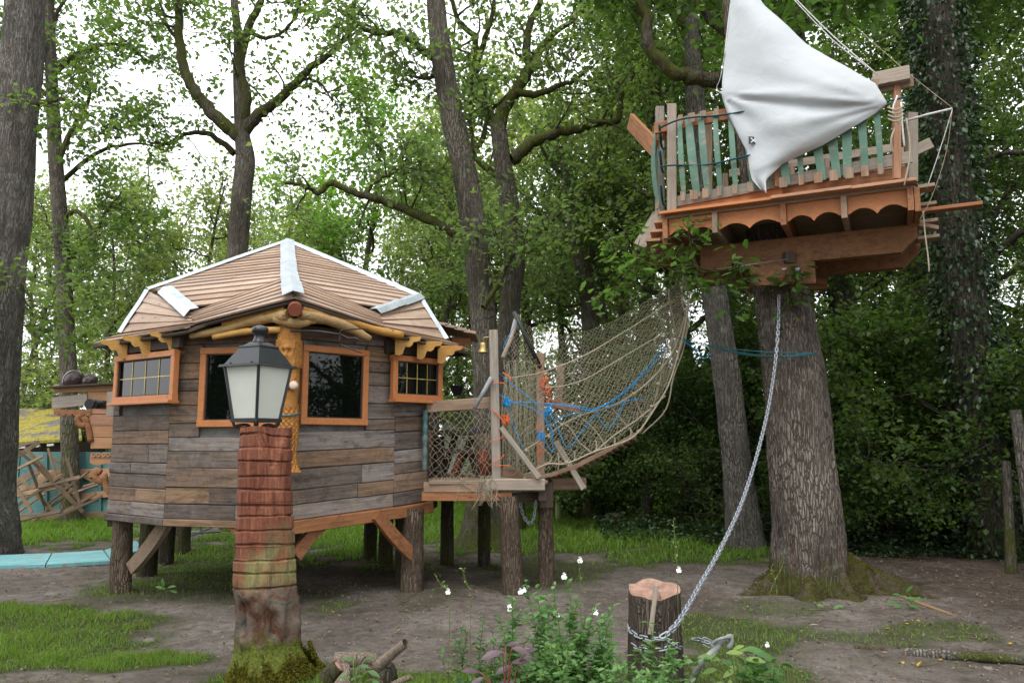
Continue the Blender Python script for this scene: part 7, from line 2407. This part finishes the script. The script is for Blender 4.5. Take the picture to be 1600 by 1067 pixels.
wand('thin bare stalk with yellow-green buds beside the star-flowered one', [(735, 935), (728, 910), (722, 888)], 5.6, [])
wand('tall thin bud stalk rising in front of the dark undergrowth', [(1058, 900), (1056, 860), (1052, 812)], 5.4, [(1060, 888)])
wand('lone hair-thin stalk with one white bud on the path', [(907, 925), (906, 900), (906, 875)], 5.4, [(906, 873)])
wand('wispy tall grass stalk in front of the mossy oak root', [(1195, 960), (1205, 920), (1222, 885), (1226, 860)], 6.4, [])
wand('second wispy stalk crossing before the mossy oak root', [(1210, 965), (1213, 920), (1205, 885)], 6.4, [(1198, 1005)])
# broad leaved plants with single leaves
def leafplant(name, label, leafs, Y, base_px, mat, stemmat, sz):
    t = thing(name, label, 'plant', V3(at(base_px, 690, Y).x, Y, 0))
    for px, py, ang_, L in leafs:
        c = at(px, py, Y + random.uniform(-.08, .08))
        n = 9
        d = V3(math.cos(ang_), -.35, math.sin(ang_) * .6).normalized()
        x, y, z = frame(d, V3(0, -.6, .8))
        vs, fs = [], []
        for k in range(n):
            u = k / (n - 1)
            w2 = L * .19 * math.sin(math.pi * min(u * .95 + .03, 1)) ** .8
            p = c + x * L * u + z * (-.25 * L * u * u)
            vs += [p - y * w2 + z * w2 * .25, p, p + y * w2 + z * w2 * .25]
        for k in range(n - 1):
            a = 3 * k
            fs += [(a, a + 1, a + 4, a + 3), (a + 1, a + 2, a + 5, a + 4)]
        MB().add(vs, fs, True).build('leaf', M_[mat], t)
        MB().tube(catmull([V3(t.location.x + random.uniform(-.02, .02), Y, 0), (V3(t.location.x, Y, c.z * .6) + c) / 2, c], 8), .0035, 5).build('stem', M_[stemmat], t)
    return t
leafplant('purple_leaved_plant', 'plant with dusky purple leaves on red stems at the grass edge', [(800, 1012, -.15, .1), (785, 1018, 3.3, .12), (800, 1035, .5, .1), (800, 1040, 3.5, .1), (750, 1050, 2.6, .1), (755, 1058, -2.5, .1), (790, 1008, .6, .08), (822, 1020, .9, .07), (780, 1066, .2, .1)], 4.5, 790, 'lf_purple', 'redstem', .1)
leafplant('variegated_plant', 'low plant with yellow and green variegated leaves behind the iron bar', [(1135, 1020, .4, .09), (1125, 1030, 2.7, .1), (1140, 1040, -.5, .1), (1150, 1045, 3.6, .09), (1165, 1030, .2, .11), (1120, 1045, 3.2, .09), (1160, 1055, -.8, .1), (1140, 1060, -1.6, .1), (1175, 1045, -.2, .1), (1110, 1025, 2.9, .08), (1150, 1025, 1.2, .08), (1185, 1060, -.6, .1), (1130, 1065, 3.6, .09), (1145, 1015, .9, .07)], 4.75, 1145, 'lf_pied', 'stem', .1)
leafplant('green_broadleaf', 'broad plain green leaves beside the variegated plant', [(1160, 1015, .3, .12), (1180, 1020, -.2, .12), (1150, 1035, 2.8, .1), (1195, 1040, -.4, .11)], 4.95, 1172, 'lf_broad', 'stem', .1)
leafplant('bramble_sprig', 'green bramble sprig growing through the wood heap', [(560, 1040, .2, .07), (575, 1048, -.3, .08), (552, 1030, 2.6, .06), (565, 1055, 3.4, .07), (580, 1060, -.7, .08), (558, 1020, 1.2, .05), (545, 1058, 2.8, .06), (570, 1030, .8, .06)], 4.85, 562, 'lf_broad', 'stem', .08)
leafplant('plantain', 'two-leaved green seedling at the foot of the mossy root', [(1288, 948, 2.4, .09), (1302, 950, .7, .1)], 7.9, 1294, 'lf_salvia', 'redstem', .08)
leafplant('green_seedling', 'small leafy sprig growing beside the thin lath', [(1415, 935, .4, .1), (1408, 930, 2.6, .1), (1420, 945, -.2, .1), (1410, 945, 3.3, .1), (1416, 925, 1.3, .09), (1426, 935, .1, .1), (1400, 940, 3.0, .1)], 8.0, 1414, 'lf_broad', 'stem', .08)
leafplant('young_plant', 'small pale seedling in the grass beneath the cabin', [(262, 918, .6, .1), (258, 920, 2.4, .1), (265, 922, -.1, .09), (256, 915, 1.6, .09)], 8.6, 261, 'lf_salvia', 'stem', .08)
